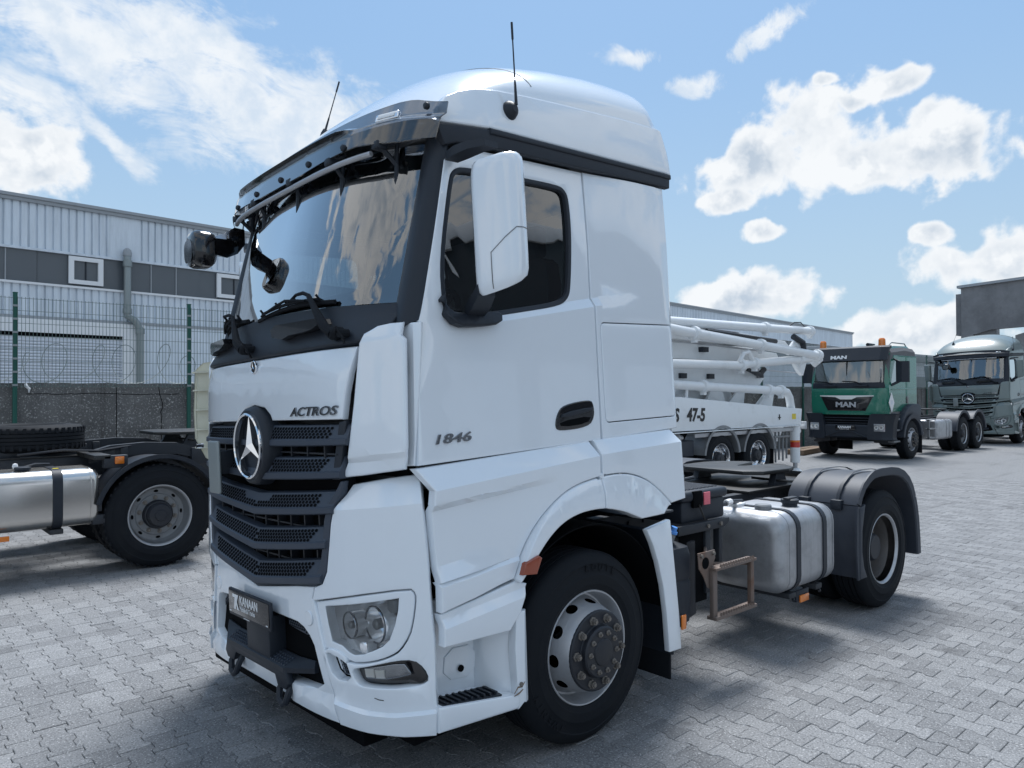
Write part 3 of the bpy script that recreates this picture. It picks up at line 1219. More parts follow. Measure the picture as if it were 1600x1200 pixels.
        pan('step_back', [(-1.04, .42), (-.50, .36), (-.50, .88), (-1.04, .88)], flank(sd, base=1.035), PAINT, cell=.2, thick=.02, gap=0, r=.004)
        hat = pan('service_flap', chaikin([(-.874, .500), (-.690, .474), (-.672, .625), (-.852, .640)], 1), flank(sd, base=1.043), PAINT, r=.004, thick=.01, gap=0)
        part('flap_lock', LT([(.016, 0), (.016, -.006), (0, -.006)], 16, M=T(-.775, -sd * 1.050, .535) @ (I4() if sd > 0 else RZ(PI))), 'black_void', hat)

        def cheek(u, v):
            t = sm01(u)
            x = lerp(-.70, -.535, u) - .05 * math.sin(PI * u)
            y = lerp(1.035, 1.222, u ** 1.6)
            return (x + .03 * v, -sd * y, v), (-.85, -sd * .5, 0)
        pan('step_cheek', [(0, .39), (1, .345), (1, .775), (.6, .80), (0, .82)], cheek, PAINT, cell=.12, r=0, thick=.03, gap=0)
        pan('step_edge', [(-.575, .322), (-.528, .35), (-.50, .775), (-.56, .78), (-.58, .60)], flank(sd, base=1.224), PAINT, r=.008, thick=.05, gap=.001)
        part('step_bolts', LT([(.010, 0), (.010, -.006), (0, -.006)], 10, M=T(-.556, -sd * 1.226, .44) @ (I4() if sd > 0 else RZ(PI))), 'nut_steel')

    # number badge on the driver's door
    text_on('number_badge', '1846', .060, 'dark_chrome', root, (-.945, -1.153, 1.603), (1, 0, .01), (0, 0, 1), .005, 1.85, X, shear=.2, bold=.0009)

    # ---------------------------------------------------------------- cab tub: floor, back wall, inner skins
    part('cab_floor', B(-1.0, .92, -1.08, 1.08, 1.40, 1.46, .01), 'cab_trim')
    part('back_wall', B(.88, .93, -1.10, 1.10, 1.40, 3.20, .03), PAINT)
    part('headliner', B(-.80, .90, -1.06, 1.06, 3.06, 3.10), 'cab_trim')
    part('bunk', B(.34, .87, -1.02, 1.02, 1.95, 2.12, .05, 3), 'seat_fabric')
    for sd in (1, -1):
        part('inner_trim', B(-.95, .88, min(-sd * 1.06, -sd * 1.09), max(-sd * 1.06, -sd * 1.09), 1.45, 2.14), 'cab_trim')
        part('inner_trim', B(.12, .88, min(-sd * 1.06, -sd * 1.09), max(-sd * 1.06, -sd * 1.09), 2.14, 3.05), 'cab_trim')
    # dashboard, seats, steering wheel
    ds = [(-1.06, 1.5), (-1.07, 2.16), (-.98, 2.24), (-.78, 2.20), (-.66, 2.10), (-.62, 1.95), (-.70, 1.5)]
    part('dashboard', PR(ds, 'y', -1.02, 1.02, .02), 'cab_trim')
    part('sat_nav', B(-.86, -.83, -.05, .20, 2.20, 2.36, .008), 'black_gloss')
    for yy in (-.58, .58):
        st = part('seat', LF([[(-.30 + dx, yy + w * a, z) for (dx, a) in ((0, -1), (.45, -1), (.45, 1), (0, 1))] for (w, z) in ((.22, 1.50), (.26, 1.75), (.26, 1.98), (.24, 2.02))]), 'seat_fabric')
        part('backrest', LF([[(x0, yy - w, z), (x0 + .13, yy - w * .9, z), (x0 + .13, yy + w * .9, z), (x0, yy + w, z)] for (x0, w, z) in ((.10, .25, 1.98), (.13, .26, 2.2), (.17, .25, 2.45), (.20, .20, 2.58), (.22, .13, 2.62))]), 'seat_fabric', st)
        part('headrest', B(.20, .30, yy - .14, yy + .14, 2.62, 2.82, .04, 3), 'seat_fabric', st)
    bm = bmesh.new()
    Mw = T(-.52, -.58, 2.20) @ RY(rad(-62))
    ring = [Mw @ Vector((.23 * math.cos(2 * PI * k / 36), .23 * math.sin(2 * PI * k / 36), 0)) for k in range(37)]
    tube(bm, ring, .017, 8, False)
    for a in (0, 120, 240):
        tube(bm, [Mw @ Vector((0, 0, -.03)), Mw @ Vector((.22 * math.cos(rad(a + 90)), .22 * math.sin(rad(a + 90)), 0))], .014, 6)
    lathe(bm, [(.07, -.04), (.07, .0), (.05, .012), (0, .012)], 20, 'z', Mw)
    part('steering_wheel', bm, 'dark_plastic')

    # ---------------------------------------------------------------- windscreen, pillars, cowl
    wso = [(y, 2.262 + .03 * (1 - (abs(y) / 1.0) ** 2)) for y in [k / 10 for k in range(-10, 11)]] + [(1.01, 2.7), (1.0, 3.04)] + [(y, 3.06) for y in (.6, .2, -.2, -.6)] + [(-1.0, 3.04), (-1.01, 2.7)]
    ws = pan('windscreen', wso, screen(), 'windscreen_glass', cell=.1, r=0, thick=0, gap=0)
    ins = chaikin([(-.90, 2.36), (-.5, 2.33), (0, 2.33), (.5, 2.33), (.90, 2.36), (.935, 2.45), (.935, 2.95), (0, 2.99), (-.935, 2.95), (-.935, 2.45)], 2)
    pan('glass_border', inset(wso, .004), screen(-.004), 'black_gloss', ws, holes=[ins], cell=.1, r=0, thick=0, gap=0)
    text_on('glass_stamp', '* E1 *', .03, 'text_white', ws, (ws_x(-.87, 2.39) - .004, -.80, 2.39), (.25, -1, 0), (.26, 0, 1), .0005, 1, X)
    for sd in (1, -1):
        def pil(u, v, sd=sd):
            # u 0..1 from the glass edge round to the door edge
            z = v
            x0, y0 = ws_x(.985, z), .985
            x1 = pw([(2.10, -.985), (2.163, -.978), (2.225, -.955), (2.57, -.86), (2.93, -.765), (3.12, -.70)], z) + .004
            y1 = y_up(x1 + .06, z) - .004
            cx, cy = min(x0, x1) - .055 + .02 * (z - 2.2), lerp(y0, y1, .80)
            a = (1 - u) ** 2
            b_ = 2 * u * (1 - u)
            c = u * u
            return (a * x0 + b_ * cx + c * x1, -sd * (a * y0 + b_ * cy + c * y1), z), (-.75, -sd * .65, 0)
        pan('a_pillar', [(0, 2.10), (1, 2.165), (1, 3.06), (.8, 3.115), (0, 3.115)], pil, 'dark_plastic', cell=.125, cellv=.1, r=0, thick=.03, gap=0)

    def cowl(u, v):
        # v from hood edge (2.085) to glass (2.27)
        x0 = plan(u)[0] * 1.0 + xc(2.08) + .002
        t = (v - 2.075) / .205
        x1 = ws_x(u, 2.28) - .012
        x = lerp(x0, x1, sm01(t) * .85 + .15 * t)
        n = Vector((-1, .22 * u, .35)).normalized()
        return (x, u, v), n
    pts = [(-.925, 2.085), (-.6, 2.079), (-.2, 2.077), (.2, 2.077), (.6, 2.079), (.925, 2.085), (1.0, 2.12), (1.04, 2.145), (1.035, 2.255)]
    pts += [(y, 2.262 + .03 * (1 - (abs(y) / 1.0) ** 2)) for y in (1.0, .7, .35, 0, -.35, -.7, -1.0)] + [(-1.035, 2.255), (-1.04, 2.145), (-1.0, 2.12)]
    pan('wiper_cowl', pts, cowl, 'dark_plastic', cell=.1, cellv=.05, r=.006, thick=.05, gap=.001)
    # grab handles on the cowl
    for yc in (-.47, .60):
        pr_ = [(-.215, .012), (-.20, -.030), (-.10, -.050), (-.03, -.034), (.10, -.030), (.16, -.022), (.215, .0), (.19, .030), (-.16, .034)]
        hs = []
        for (dx, k) in ((0.03, .9), (-.045, 1.0), (-.060, .93)):
            hs.append([(cowl(yc - p[0], 2.18)[0][0] + dx, yc - p[0], 2.190 + p[1] * k) for p in pr_])
        h = part('grab_handle', LF(hs), 'black_gloss', ang=25)
    # wipers: blade lying along the foot of the glass, arm, pivot
    for (py, e1y, e1z, b0, b1) in ((-.789, -.507, 2.350, -.66, .06), (.117, .409, 2.345, .22, .97)):
        pz = 2.135
        pvx = cowl(py, pz)[0][0]
        bm = bmesh.new()
        lathe(bm, [(.032, .02), (.032, -.03), (.022, -.045), (0, -.047)], 14, 'x', T(pvx - .012, py, pz))
        lathe(bm, [(.020, .02), (.020, -.03), (0, -.032)], 10, 'x', T(pvx - .012, py - .06, pz - .005))
        e1 = Vector((ws_x(e1y, e1z) - .055, e1y, e1z))
        p0 = Vector((pvx - .040, py, pz))
        arm = [p0, p0.lerp(e1, .18) + Vector((-.02, 0, 0)), p0.lerp(e1, .55) + Vector((-.012, 0, 0)), e1]
        tube(bm, arm, [.026, .024, .018, .012], 8)
        tube(bm, [e1, e1 + Vector((-.004, .045, .018)), e1 + Vector((-.006, .12, .018)), (ws_x(e1y + .22, 2.33) - .03, e1y + .22, 2.335)], [.010, .010, .008, .007], 6)
        tube(bm, [p0 + Vector((.0, -.03, .0)), p0 + Vector((-.03, -.09, .02)), p0 + Vector((-.01, -.11, -.03)), p0 + Vector((.02, -.07, -.05))], .006, 5)
        w = part('wiper', bm, 'rubber')
        n_ = 8
        bl = [Vector((ws_x(lerp(b0, b1, k / n_), 2.30) - .016, lerp(b0, b1, k / n_), 2.302 + .022 * math.sin(PI * k / n_) - .018 * k / n_)) for k in range(n_ + 1)]
        b2 = bmesh.new()
        tube(b2, bl, .013, 5)
        tube(b2, [p + Vector((-.018, 0, .016)) for p in bl[1:-1]], .009, 5)
        tube(b2, [p + Vector((-.026, 0, .034 - abs(i - 2) * .010)) for i, p in enumerate(bl[2:-1])], .007, 5)
        for k in (1, 3, 4, 5, 7):
            tube(b2, [bl[k], bl[k] + Vector((-.026, .01, .040))], .006, 4)
        part('wiper_blade', b2, 'rubber', w)

    # ---------------------------------------------------------------- hood with badges
    hood = [(-.845, 1.734), (-.45, 1.738), (-.22, 1.738), (-.20, 1.765), (-.13, 1.805), (0, 1.822), (.13, 1.805), (.20, 1.765), (.22, 1.738), (.45, 1.738), (.845, 1.734), (.865, 1.85), (.925, 2.068), (.5, 2.069), (0, 2.070), (-.5, 2.069), (-.925, 2.068), (-.865, 1.85)]
    hd = pan('bonnet_flap', hood, front(1, lambda s, z: .012 - .02 * sm01((z - 1.95) / .12)), PAINT, cell=.08, r=.010, thick=.04, gap=.002)
    xb = front(1)(.63, 1.77)[0]
    tb = text_mesh('ACTROS', .060, .004, shear=.28, bold=.0009)
    fh = front(1, lambda q, z: .012)
    for v in tb.verts:
        P, N = fh(.437 + v.co.x * 1.62, 1.760 + v.co.y)
        v.co = Vector(P) + Vector(N) * (.004 + v.co.z)
    part('model_badge', tb, 'dark_chrome', hd, sm=False)
    # small round emblem above
    e = part('round_emblem', LT([(.036, .0), (.036, -.006), (.032, -.009), (.029, -.006), (0, -.006)], 32, 'x', T(xc(2.03) - .006, 0.01, 2.030)), 'chrome', hd)
    part('emblem_field', LT([(.028, -.007), (.027, -.0085), (0, -.0085)], 28, 'x', T(xc(2.03) - .006, 0.01, 2.030)), 'text_black', e)

    def star3(bm, c, R, w, d):
        """Three-pointed star, each arm with a raised spine; faces -x."""
        c = Vector(c)
        top = bm.verts.new(c + Vector((-d, 0, 0)))
        tips = [c + Vector((-.002, -R * math.sin(rad(a)), R * math.cos(rad(a)))) for a in (0, 120, 240)]
        notch = [c + Vector((0, -w * math.sin(rad(a)), w * math.cos(rad(a)))) for a in (60, 180, 300)]
        tv = [bm.verts.new(p) for p in tips]
        nvv = [bm.verts.new(p) for p in notch]
        for i in range(3):
            bm.faces.new((top, nvv[i], tv[i]))
            bm.faces.new((top, tv[i], nvv[i - 1]))
        return bm
    part('emblem_star', star3(bmesh.new(), (xc(2.03) - .0155, .01, 2.03), .028, .006, .003), 'chrome', e, sm=False)
    # big star in its ring
    cx = xc(1.6) - .012
    zc_ = 1.612
    dish = part('star_housing', LT([(.215, .06), (.208, .0), (.200, -.022), (.188, -.032), (.176, -.030), (.170, -.018), (.165, .004), (0, .004)], 56, 'x', T(cx, 0, zc_)), 'dark_plastic')
    part('star_ring', LT([(.176, -.030), (.1745, -.042), (.167, -.047), (.160, -.042), (.158, -.02)], 56, 'x', T(cx, 0, zc_)), 'chrome', dish)
    sb = star3(bmesh.new(), (cx - .022, 0, zc_), .160, .030, .024)
    part('star', sb, 'chrome', dish, sm=False)

    # ---------------------------------------------------------------- grille
    def slat_z(i, y):
        tab = [(1.718, 1.607, 1.713, 1.619, .90), (1.548, 1.432, 1.570, 1.470, .86), (1.362, 1.247, 1.410, 1.306, .78), (1.178, 1.064, 1.246, 1.145, .73), (1.004, .886, 1.092, .980, .69)][i]
        t = abs(y) / tab[4]
        t = t ** 1.08
        return tab[0] + (tab[2] - tab[0]) * t, tab[1] + (tab[3] - tab[1]) * t, tab[4]
    slat_names = ['grille_slat'] * 5
    for i in range(5):
        wd = slat_z(i, 0)[2] - (.03 if i < 2 else 0)
        secs = []
        n = 24
        for k in range(n + 1):
            y = -wd + 2 * wd * k / n
            zt, zb_, _ = slat_z(i, y)
            s_ = y
            xo, yo, nx, ny = plan(y)
            xo += xc(zt)
            h = zt - zb_
            sec = [(.06, 1.02), (.022, 1.0), (.014, .97), (-.012, .36), (-.022, .30), (-.024, .06), (-.012, .0), (.06, -.02)]
            secs.append([(xo + p[0], y, zb_ + h * p[1]) for p in sec])
        sl_ = part('grille_slat', LF(secs), 'grille_plastic', ang=24)
        # perforations: rows of slanted hexagonal holes
        bm = bmesh.new()
        rows = 4
        pitch = .0315
        nrow = int((wd - .12) / pitch)
        for rr in range(rows):
            fr = .43 + .135 * rr
            for sgn in (-1, 1):
                for k in range(nrow + 1):
                    y = sgn * (.012 + (k + .5 * (rr % 2)) * pitch)
                    lim = wd - .085 - (rows - 1 - rr) * .016 * (1 if i < 5 else 0)
                    if abs(y) > lim or (i < 2 and abs(y) < .20) or (i == 2 and abs(y) < .16 and rr > 1):
                        continue
                    zt, zb_, _ = slat_z(i, y)
                    h = zt - zb_
                    xo = plan(y)[0] + xc(zt)
                    def PT(dy, dv):
                        v_ = fr + dv
                        xx = lerp(-.012, .014, (v_ - .36) / .61)
                        ys = y + dy * 1.0
                        return (xo + xx - .0016, ys, zb_ + h * v_)
                    w_, hh = .0132, .064
                    vs = [bm.verts.new(PT(a, b_)) for a, b_ in ((-w_, 0), (-w_ * .45, -hh), (w_ * .75, -hh), (w_, 0), (w_ * .45, hh), (-w_ * .75, hh))]
                    bm.faces.new(vs)
        pf = part('perforation', bm, 'black_void', sl_, sm=False)
        pf['kind'] = 'stuff'
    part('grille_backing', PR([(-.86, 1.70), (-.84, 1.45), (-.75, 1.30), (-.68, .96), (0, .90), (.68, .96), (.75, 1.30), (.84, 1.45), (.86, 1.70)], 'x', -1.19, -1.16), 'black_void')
    bm = bmesh.new()
    for (zz, ww) in ((1.578, .80), (1.215, .70), (1.035, .66)):
        for k in range(-4, 5):
            box(bm, -1.235, -1.19, k * ww / 4.6 - .006, k * ww / 4.6 + .006, zz - .05 + .03 * abs(k) / 4, zz + .05 + .03 * abs(k) / 4)
        box(bm, -1.23, -1.20, -ww, ww, zz - .004, zz + .004)
    part('grille_bars', bm, 'hub_black')
    for sd in (1, -1):
        up = [(.815, 1.725), (.862, 1.732), (.838, 1.60), (.815, 1.462), (.765, 1.462), (.79, 1.6)]
        pan('grille_frame', up, front(sd, lambda s, z: .004), 'dark_plastic', cell=.06, r=.006, thick=.08, gap=0)
        lo = [(.822, 1.455), (.842, 1.455), (.822, 1.395), (.772, 1.33), (.752, 1.262), (.740, 1.166), (.722, 1.041), (.690, .985), (.628, .962), (.45, .945), (.2, .906), (0, .876), (0, .89), (.2, .922), (.45, .965), (.62, 1.0), (.675, 1.06), (.695, 1.17), (.705, 1.27), (.735, 1.35), (.79, 1.41)]
        pan('grille_frame', lo, front(sd, lambda s, z: .006), 'grille_plastic', cell=.06, r=.006, thick=.08, gap=0)
        # sloping cheek filling the corner between slats and frame
    box_ = part('toll_plate', B(-1.372, -1.350, .285, .435, 1.345, 1.640, .012, 3), 'galvanised')
    part('plate_arm', B(-1.352, -1.22, .33, .39, 1.45, 1.58, .005), 'dark_plastic', box_)
    part('frame_latch', LT([(.014, .02), (.014, -.02), (0, -.02)], 10, 'x', T(xc(1.6) - .02, .80, 1.60)), 'chrome')

    # ---------------------------------------------------------------- corner air deflectors
    for sd in (1, -1):
        dl = [(.806, 1.465), (.86, 1.56), (.90, 1.80), (.935, 2.078), (.958, 2.122), (1.03, 2.152), (1.10, 2.158), (1.165, 2.158), (1.158, 2.10), (1.178, 2.08), (1.178, 1.6), (1.165, 1.503), (.95, 1.478)]

        def pu(s, z):
            t = sm01((s - .98) / .18)
            return .028 * t - .018 * sm01((1.565 + .06 * (s - .85) - z) / .03) * (1 - .3 * t) + .006 - .014 * sm01((z - 2.08) / .07)
        d_ = pan('corner_deflector', dl, front(sd, pu), PAINT, cell=.05, cellv=.06, r=.012, thick=.03, gap=.002, cuts=[((.8, 1.562), (1.3, 1.592)), ((.8, 1.532), (1.3, 1.562))], ang=24)
        # trailing strip between deflector and door
        st_ = [(1.08, 1.512), (1.198, 1.515), (1.222, 1.83), (1.240, 2.155), (1.08, 2.155)]
        pan('deflector_post', st_, front(sd, lambda s, z: -.040 + .028 * sm01((s - 1.15) / .05)), PAINT, cell=.05, cellv=.15, r=.006, thick=.03, gap=.001)
        if sd < 0:
            # hollow ribbed inside of the far deflector, seen past the nose
            def rib(u, v):
                x = lerp(-1.045, -1.17, u)
                y = lerp(1.165, 1.225, u)
                return (x, y, v), (.42, .9, 0)
            sh = [(0, 1.44), (.55, 1.50), (.98, 1.63), (1.0, 1.80), (.85, 2.08), (.5, 2.13), (0, 2.14)]
            dk = pan('deflector_shell', sh, rib, 'ivory_plastic', cell=.3, r=.002, thick=.008, gap=0)
            for zz in (1.57, 1.69, 1.82, 1.95, 2.07):
                part('stiffening_rib', B(-1.165, -1.04, 1.155, 1.240, zz - .005, zz + .005), 'ivory_plastic', dk)
            part('shell_flange', LF([[(-1.17 + a, 1.222 + b_, z) for (a, b_) in ((0, 0), (.012, .012), (.02, .0), (.008, -.01))] for z in (1.63, 1.72, 1.80)] + [[(-1.152 + a, 1.217 + b_, 2.08) for (a, b_) in ((0, 0), (.012, .012), (.02, .0), (.008, -.01))]]), 'ivory_plastic', dk)
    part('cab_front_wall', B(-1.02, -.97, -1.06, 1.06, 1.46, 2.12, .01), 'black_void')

    # ---------------------------------------------------------------- bumper
    for sd in (1, -1):
        bez = [(.628, .890), (.655, .785), (.684, .680), (.738, .684), (.803, .671), (.861, .642), (.948, .652), (1.02, .670), (1.075, .691), (1.116, .716), (1.164, .783), (1.183, .849), (1.193, .92), (1.194, .962), (1.169, .984), (.90, .945)]
        bez = chaikin(bez, 1, keep=(0, 2))
        fog = [(.871, .612), (.890, .570), (.915, .555), (.978, .553), (1.068, .556), (1.158, .566), (1.21, .574), (1.237, .592), (1.218, .638), (1.176, .671), (1.1, .667), (.991, .640), (.92, .622)]
        fog = chaikin(fog, 1)
        itk = chaikin([(.705, .654), (.757, .563), (.862, .567), (.835, .632), (.811, .664), (.727, .677)], 1)
        cor = [(.608, .900), (.660, .722), (.742, .479), (.789, .357), (.95, .346), (1.12, .344), (1.262, .352), (1.272, .453), (1.278, .758), (1.254, 1.148), (1.236, 1.357), (1.214, 1.480), (1.058, 1.468), (.845, 1.440), (.822, 1.395), (.772, 1.33), (.752, 1.262), (.740, 1.166), (.722, 1.041), (.690, .985), (.628, .962)]

        def bp(s, z):
            p = 0.0
            zr = pw([(.75, .470), (.944, .444), (1.083, .445), (1.27, .467)], s)
            p += .022 * sm01((zr - z) / .012)                      # lower kick ridge
            p -= .012 * sm01((z - .55) / .012) * sm01((s - .86) / .05) * 0.5
            p += .008 - .075 * max(0, z - (1.322 + .07 * (s - .77))) / .14 * sm01((s - .76) / .06)
            return p
        bc = pan('bumper_corner', cor, front(sd, bp), PAINT, holes=[bez, fog, itk], cell=.05, cellv=.06, r=.006, thick=.05, gap=.005,
                 cuts=[((.7, .470), (.944, .444)), ((.7, .458), (.944, .432)), ((.944, .444), (1.083, .445)), ((.944, .432), (1.083, .433)), ((1.083, .445), (1.3, .47)), ((1.083, .433), (1.3, .458)), ((.6, 1.310), (1.3, 1.359)), ((.6, 1.306), (1.3, 1.355))], ang=24)
        # headlamp: white surround, chrome bowl, reflectors, clear cover
        lens = [(.700, .874), (.720, .79), (.741, .724), (.806, .715), (.850, .690), (.88, .681), (.93, .690), (.98, .708), (1.031, .731), (1.066, .763), (1.096, .831), (1.111, .891), (1.115, .939), (.90, .905)]
        su = pan('headlamp_surround', bez, front(sd, lambda s, z: -.004), PAINT, holes=[lens], cell=.06, r=.006, thick=.05, gap=.002)
        lm = pan('headlamp', inset(lens, -.01), front(sd, lambda s, z: -.055 - .12 * (z - .68) / .26), 'lamp_silver', cell=.05, r=0, thick=0, gap=0)
        # bowl walls
        wl = inset(lens, -.003)
        bm = bmesh.new()
        F0, F1 = front(sd, lambda s, z: -.012), front(sd, lambda s, z: -.056 - .12 * (z - .68) / .26)
        a_ = [bm.verts.new(F0(*p)[0]) for p in wl]
        b_ = [bm.verts.new(F1(*p)[0]) for p in wl]
        for k in range(len(wl)):
            bm.faces.new((a_[k - 1], a_[k], b_[k], b_[k - 1]))
        part('lamp_housing', bm, 'lamp_silver', lm)
        for (s0, z0, r0) in ((.835, .80, .058), (.985, .815, .080)):
            P, N = front(sd, lambda s, z: -.040)(s0, z0)
            q = Vector((0, -1, 0)).rotation_difference(Vector((-1, 0, 0))).to_matrix().to_4x4()
            M = T(*P) @ q
            rf = part('reflector', LT([(r0, -.012), (r0 * 1.04, .0), (r0 * .97, -.004), (r0 * .86, .028), (r0 * .66, .055), (r0 * .4, .072), (0, .08)], 32, 'y', M), 'lamp_silver', lm)
            part('bulb_cap', LT([(r0 * .28, .03), (r0 * .30, -.005), (r0 * .2, -.012), (0, -.014)], 20, 'y', M), 'rim_grey', lm)
            part('lamp_ring', LT([(r0 * 1.02, .004), (r0 * 1.06, -.010), (r0 * 1.01, -.013), (r0 * .98, -.006)], 32, 'y', M), 'dark_chrome', lm)
            part('lamp_tube', LT([(r0 * 1.03, .0), (r0 * 1.03, .06)], 32, 'y', M), 'lamp_silver', lm)
        P, N = front(sd, lambda s, z: -.05)(1.075, .905)
        part('turn_bulb', B(P[0] - .02, P[0] + .03, P[1] - .03, P[1] + .03, .87, .93, .008), 'rim_grey', lm)
        P, N = front(sd, lambda s, z: -.05)(.88, .715)
        part('cut_off_step', B(P[0] - .03, P[0] + .04, P[1] - .08, P[1] + .08, .69, .745, .012, 2), 'lamp_silver', lm)
        pan('lens_cover', lens, front(sd, lambda s, z: -.006), 'clear_lens', lm, cell=.06, r=0, thick=0, gap=0)
        # fog lamp in a dark pod
        pod = pan('fog_lamp_pod', fog, front(sd, lambda s, z: -.035 + .03 * sm01((s - 1.12) / .1)), 'black_gloss', cell=.06, r=.004, thick=.03, gap=0)
        fl = [(.911, .617), (.928, .573), (1.029, .576), (1.096, .589), (1.16, .605), (1.125, .650), (1.073, .648)]
        fo = pan('fog_lamp', fl, front(sd, lambda s, z: -.026), 'dark_chrome', pod, cell=.06, r=.004, thick=.01, gap=0)
        for k in range(2):
            c0 = .925 + k * .055
            pan('lamp_cell', [(c0, .580), (c0 + .048, .582), (c0 + .046, .622), (c0 - .006, .616)], front(sd, lambda s, z: -.020), 'led_cell', pod, r=.004, thick=.01, gap=0)
        pan('fog_glass', fl, front(sd, lambda s, z: -.012), 'clear_lens', pod, cell=.08, r=0, thick=0, gap=0)
        # side intake with mesh
        ik = pan('side_intake', itk, front(sd, lambda s, z: -.045), PAINT, cell=.08, r=.003, thick=.01, gap=0)
        msh = [(.748, .650), (.780, .572), (.862, .568), (.838, .630), (.815, .656)]
        pan('intake_mesh', msh, front(sd, lambda s, z: -.040), 'black_void', ik, cell=.08, r=.002, thick=.01, gap=0)
        bm = bmesh.new()
        for k in range(5):
            P0 = Vector(front(sd, lambda s, z: -.032)(.755 + k * .021, .65)[0])
            P1 = Vector(front(sd, lambda s, z: -.032)(.785 + k * .019, .572)[0])
            tube(bm, [P0, P1], .0025, 4)
            P0 = Vector(front(sd, lambda s, z: -.032)(.75 + k * .008, .645 - k * .017)[0])
            P1 = Vector(front(sd, lambda s, z: -.032)(.82 + k * .010, .645 - k * .017)[0])
            tube(bm, [P0, P1], .0025, 4)
        part('mesh_grid', bm, 'grille_plastic', ik)
        # bumper screw and scuff
        P, N = front(sd, bp)(1.12, .735)
        # (scratches)
        P0 = Vector(front(sd, lambda s, z: bp(s, z) + .001)(.985, .505)[0])
        P1 = Vector(front(sd, lambda s, z: bp(s, z) + .001)(1.03, .498)[0])
        part('scratch', TB([P0, P0.lerp(P1, .5) + Vector((0, 0, -.003)), P1], .002, 4), 'text_black', bc)
    # centre section with the tow opening
    op = chaikin([(-.57, .742), (-.35, .757), (0, .762), (.35, .762), (.49, .760), (.587, .700), (.625, .60), (.668, .488), (.40, .470), (0, .452), (-.40, .470), (-.668, .488), (-.625, .60), (-.60, .70)], 1)
    cen = [(-.604, .900), (-.656, .722), (-.738, .479), (-.785, .357), (-.4, .366), (0, .368), (.4, .366), (.785, .357), (.738, .479), (.656, .722), (.604, .900), (.624, .962), (.45, .943), (.2, .904), (0, .874), (-.2, .904), (-.45, .943), (-.624, .962)]
    bcn = pan('bumper_centre', cen, front(1, lambda s, z: .022 * sm01((.470 - z) / .012) * sm01((s - .3) / .1)), PAINT, holes=[op], cell=.06, r=.006, thick=.06, gap=.005, ang=24)
    for sd in (1, -1):
        pan('seam_shade', [(.56, .93), (.62, .95), (.70, .72), (.79, .49), (.83, .37), (.75, .37), (.70, .48), (.62, .72)], front(sd, lambda s, z: -.052), 'black_void', cell=.1, r=0, thick=0, gap=0)  # added black sheet behind the bumper joint, standing in for shade in the gap
    for sd in (1, -1):
        P, N = front(sd, lambda s, z: .001)(.568, .803)
        part('tow_eye_cover', LT([(.036, .003), (.036, -.002), (.033, -.004), (0, -.004)], 28, 'x', T(P[0], P[1], P[2])), PAINT, bcn)
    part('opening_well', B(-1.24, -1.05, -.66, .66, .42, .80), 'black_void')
    # honeycomb strips at the top corners of the opening, crash beam behind
    for sd in (1, -1):
        hc = pan('honeycomb', [(.30, .757), (.49, .757), (.575, .70), (.58, .66), (.50, .70), (.30, .715)], front(sd, lambda s, z: -.03), 'grille_plastic', cell=.1, r=.003, thick=.01, gap=0)
        bm = bmesh.new()
        for r_ in range(3):
            for k in range(12):
                s0, z0 = .315 + k * .021 + .0105 * (r_ % 2), .745 - r_ * .013
                if s0 > .47:
                    z0 -= (s0 - .47) * .55
                if s0 > .57:
                    continue
                P = Vector(front(sd, lambda s, z: -.0285)(s0, z0)[0])
                vs = [bm.verts.new(P + Vector((0, .0075 * math.cos(rad(60 * j)), .0058 * math.sin(rad(60 * j))))) for j in range(6)]
                bm.faces.new(vs)
        q_ = part('honeycomb_cells', bm, 'black_void', hc, sm=False)
        q_['kind'] = 'stuff'
    part('crash_beam', B(-1.235, -1.15, -.62, .62, .60, .66, .01), 'steel_frame')
    # plate bracket, number plate with dealer lettering
    part('plate_bracket', B(-1.33, -1.20, -.19, .10, .50, .745, .012), 'dark_plastic')
    pb = part('plate_holder', B(-1.352, -1.335, -.270, .270, .690, .835, .006), 'dark_plastic')
    tp = part('dealer_plate', B(-1.356, -1.3525, -.258, .258, .708, .827, .001), 'black_gloss', pb)
    ex, ez = (0, -1, 0), (0, 0, 1)
    px = -1.3570
    text_on('dealer_name', 'KANAAN', .066, 'text_white', tp, (px, .105, .766), ex, ez, .0008, .84, X, bold=.0005)
    text_on('dealer_line', 'Mobile & Trucks', .036, 'text_white', tp, (px, .105, .733), ex, ez, .0008, .80, X)
    text_on('web_line', 'www.kanaan.de', .012, 'text_white', tp, (px, .06, .698), ex, ez, .0005, 1, X)
    bm = bmesh.new()
    for pts_ in ([(.200, .812), (.142, .812), (.160, .732), (.182, .732), (.170, .795), (.200, .795)], [(.140, .812), (.120, .812), (.142, .772), (.116, .732), (.138, .732), (.160, .772)]):
        vs = [bm.verts.new((px - .0008, p[0], p[1])) for p in pts_]
        bm.faces.new(vs)
    part('dealer_mark', bm, 'text_white', tp, sm=False)
    part('plate_clips', box(box(bmesh.new(), px - .001, px, .225, .245, .712, .718), px - .001, px, -.245, -.225, .712, .718), 'text_white', tp)
    # folding step in the opening, tow hooks
    fs_ = part('bumper_step', LF([[(x, y, z0), (x, y, z0 + .024), (-1.255, y, z0 + .060), (-1.235, y, z0 + .05), (-1.235, y, z0)] for (y, x, z0) in ((.54, -1.262, .525), (.36, -1.338, .508), (-.36, -1.338, .508), (-.54, -1.262, .525))]), 'dark_plastic', ang=20)
    bm = bmesh.new()
    for k in range(27):
        y = -.345 + k * .69 / 26
        for j in range(4):
            t = (j + .5) / 4
            xx = lerp(-1.330, -1.268, t)
            zz = .508 + lerp(.024, .060, (xx + 1.338) / .083)
            box(bm, xx - .005, xx + .005, y - .007, y + .007, zz - .004, zz + .005)
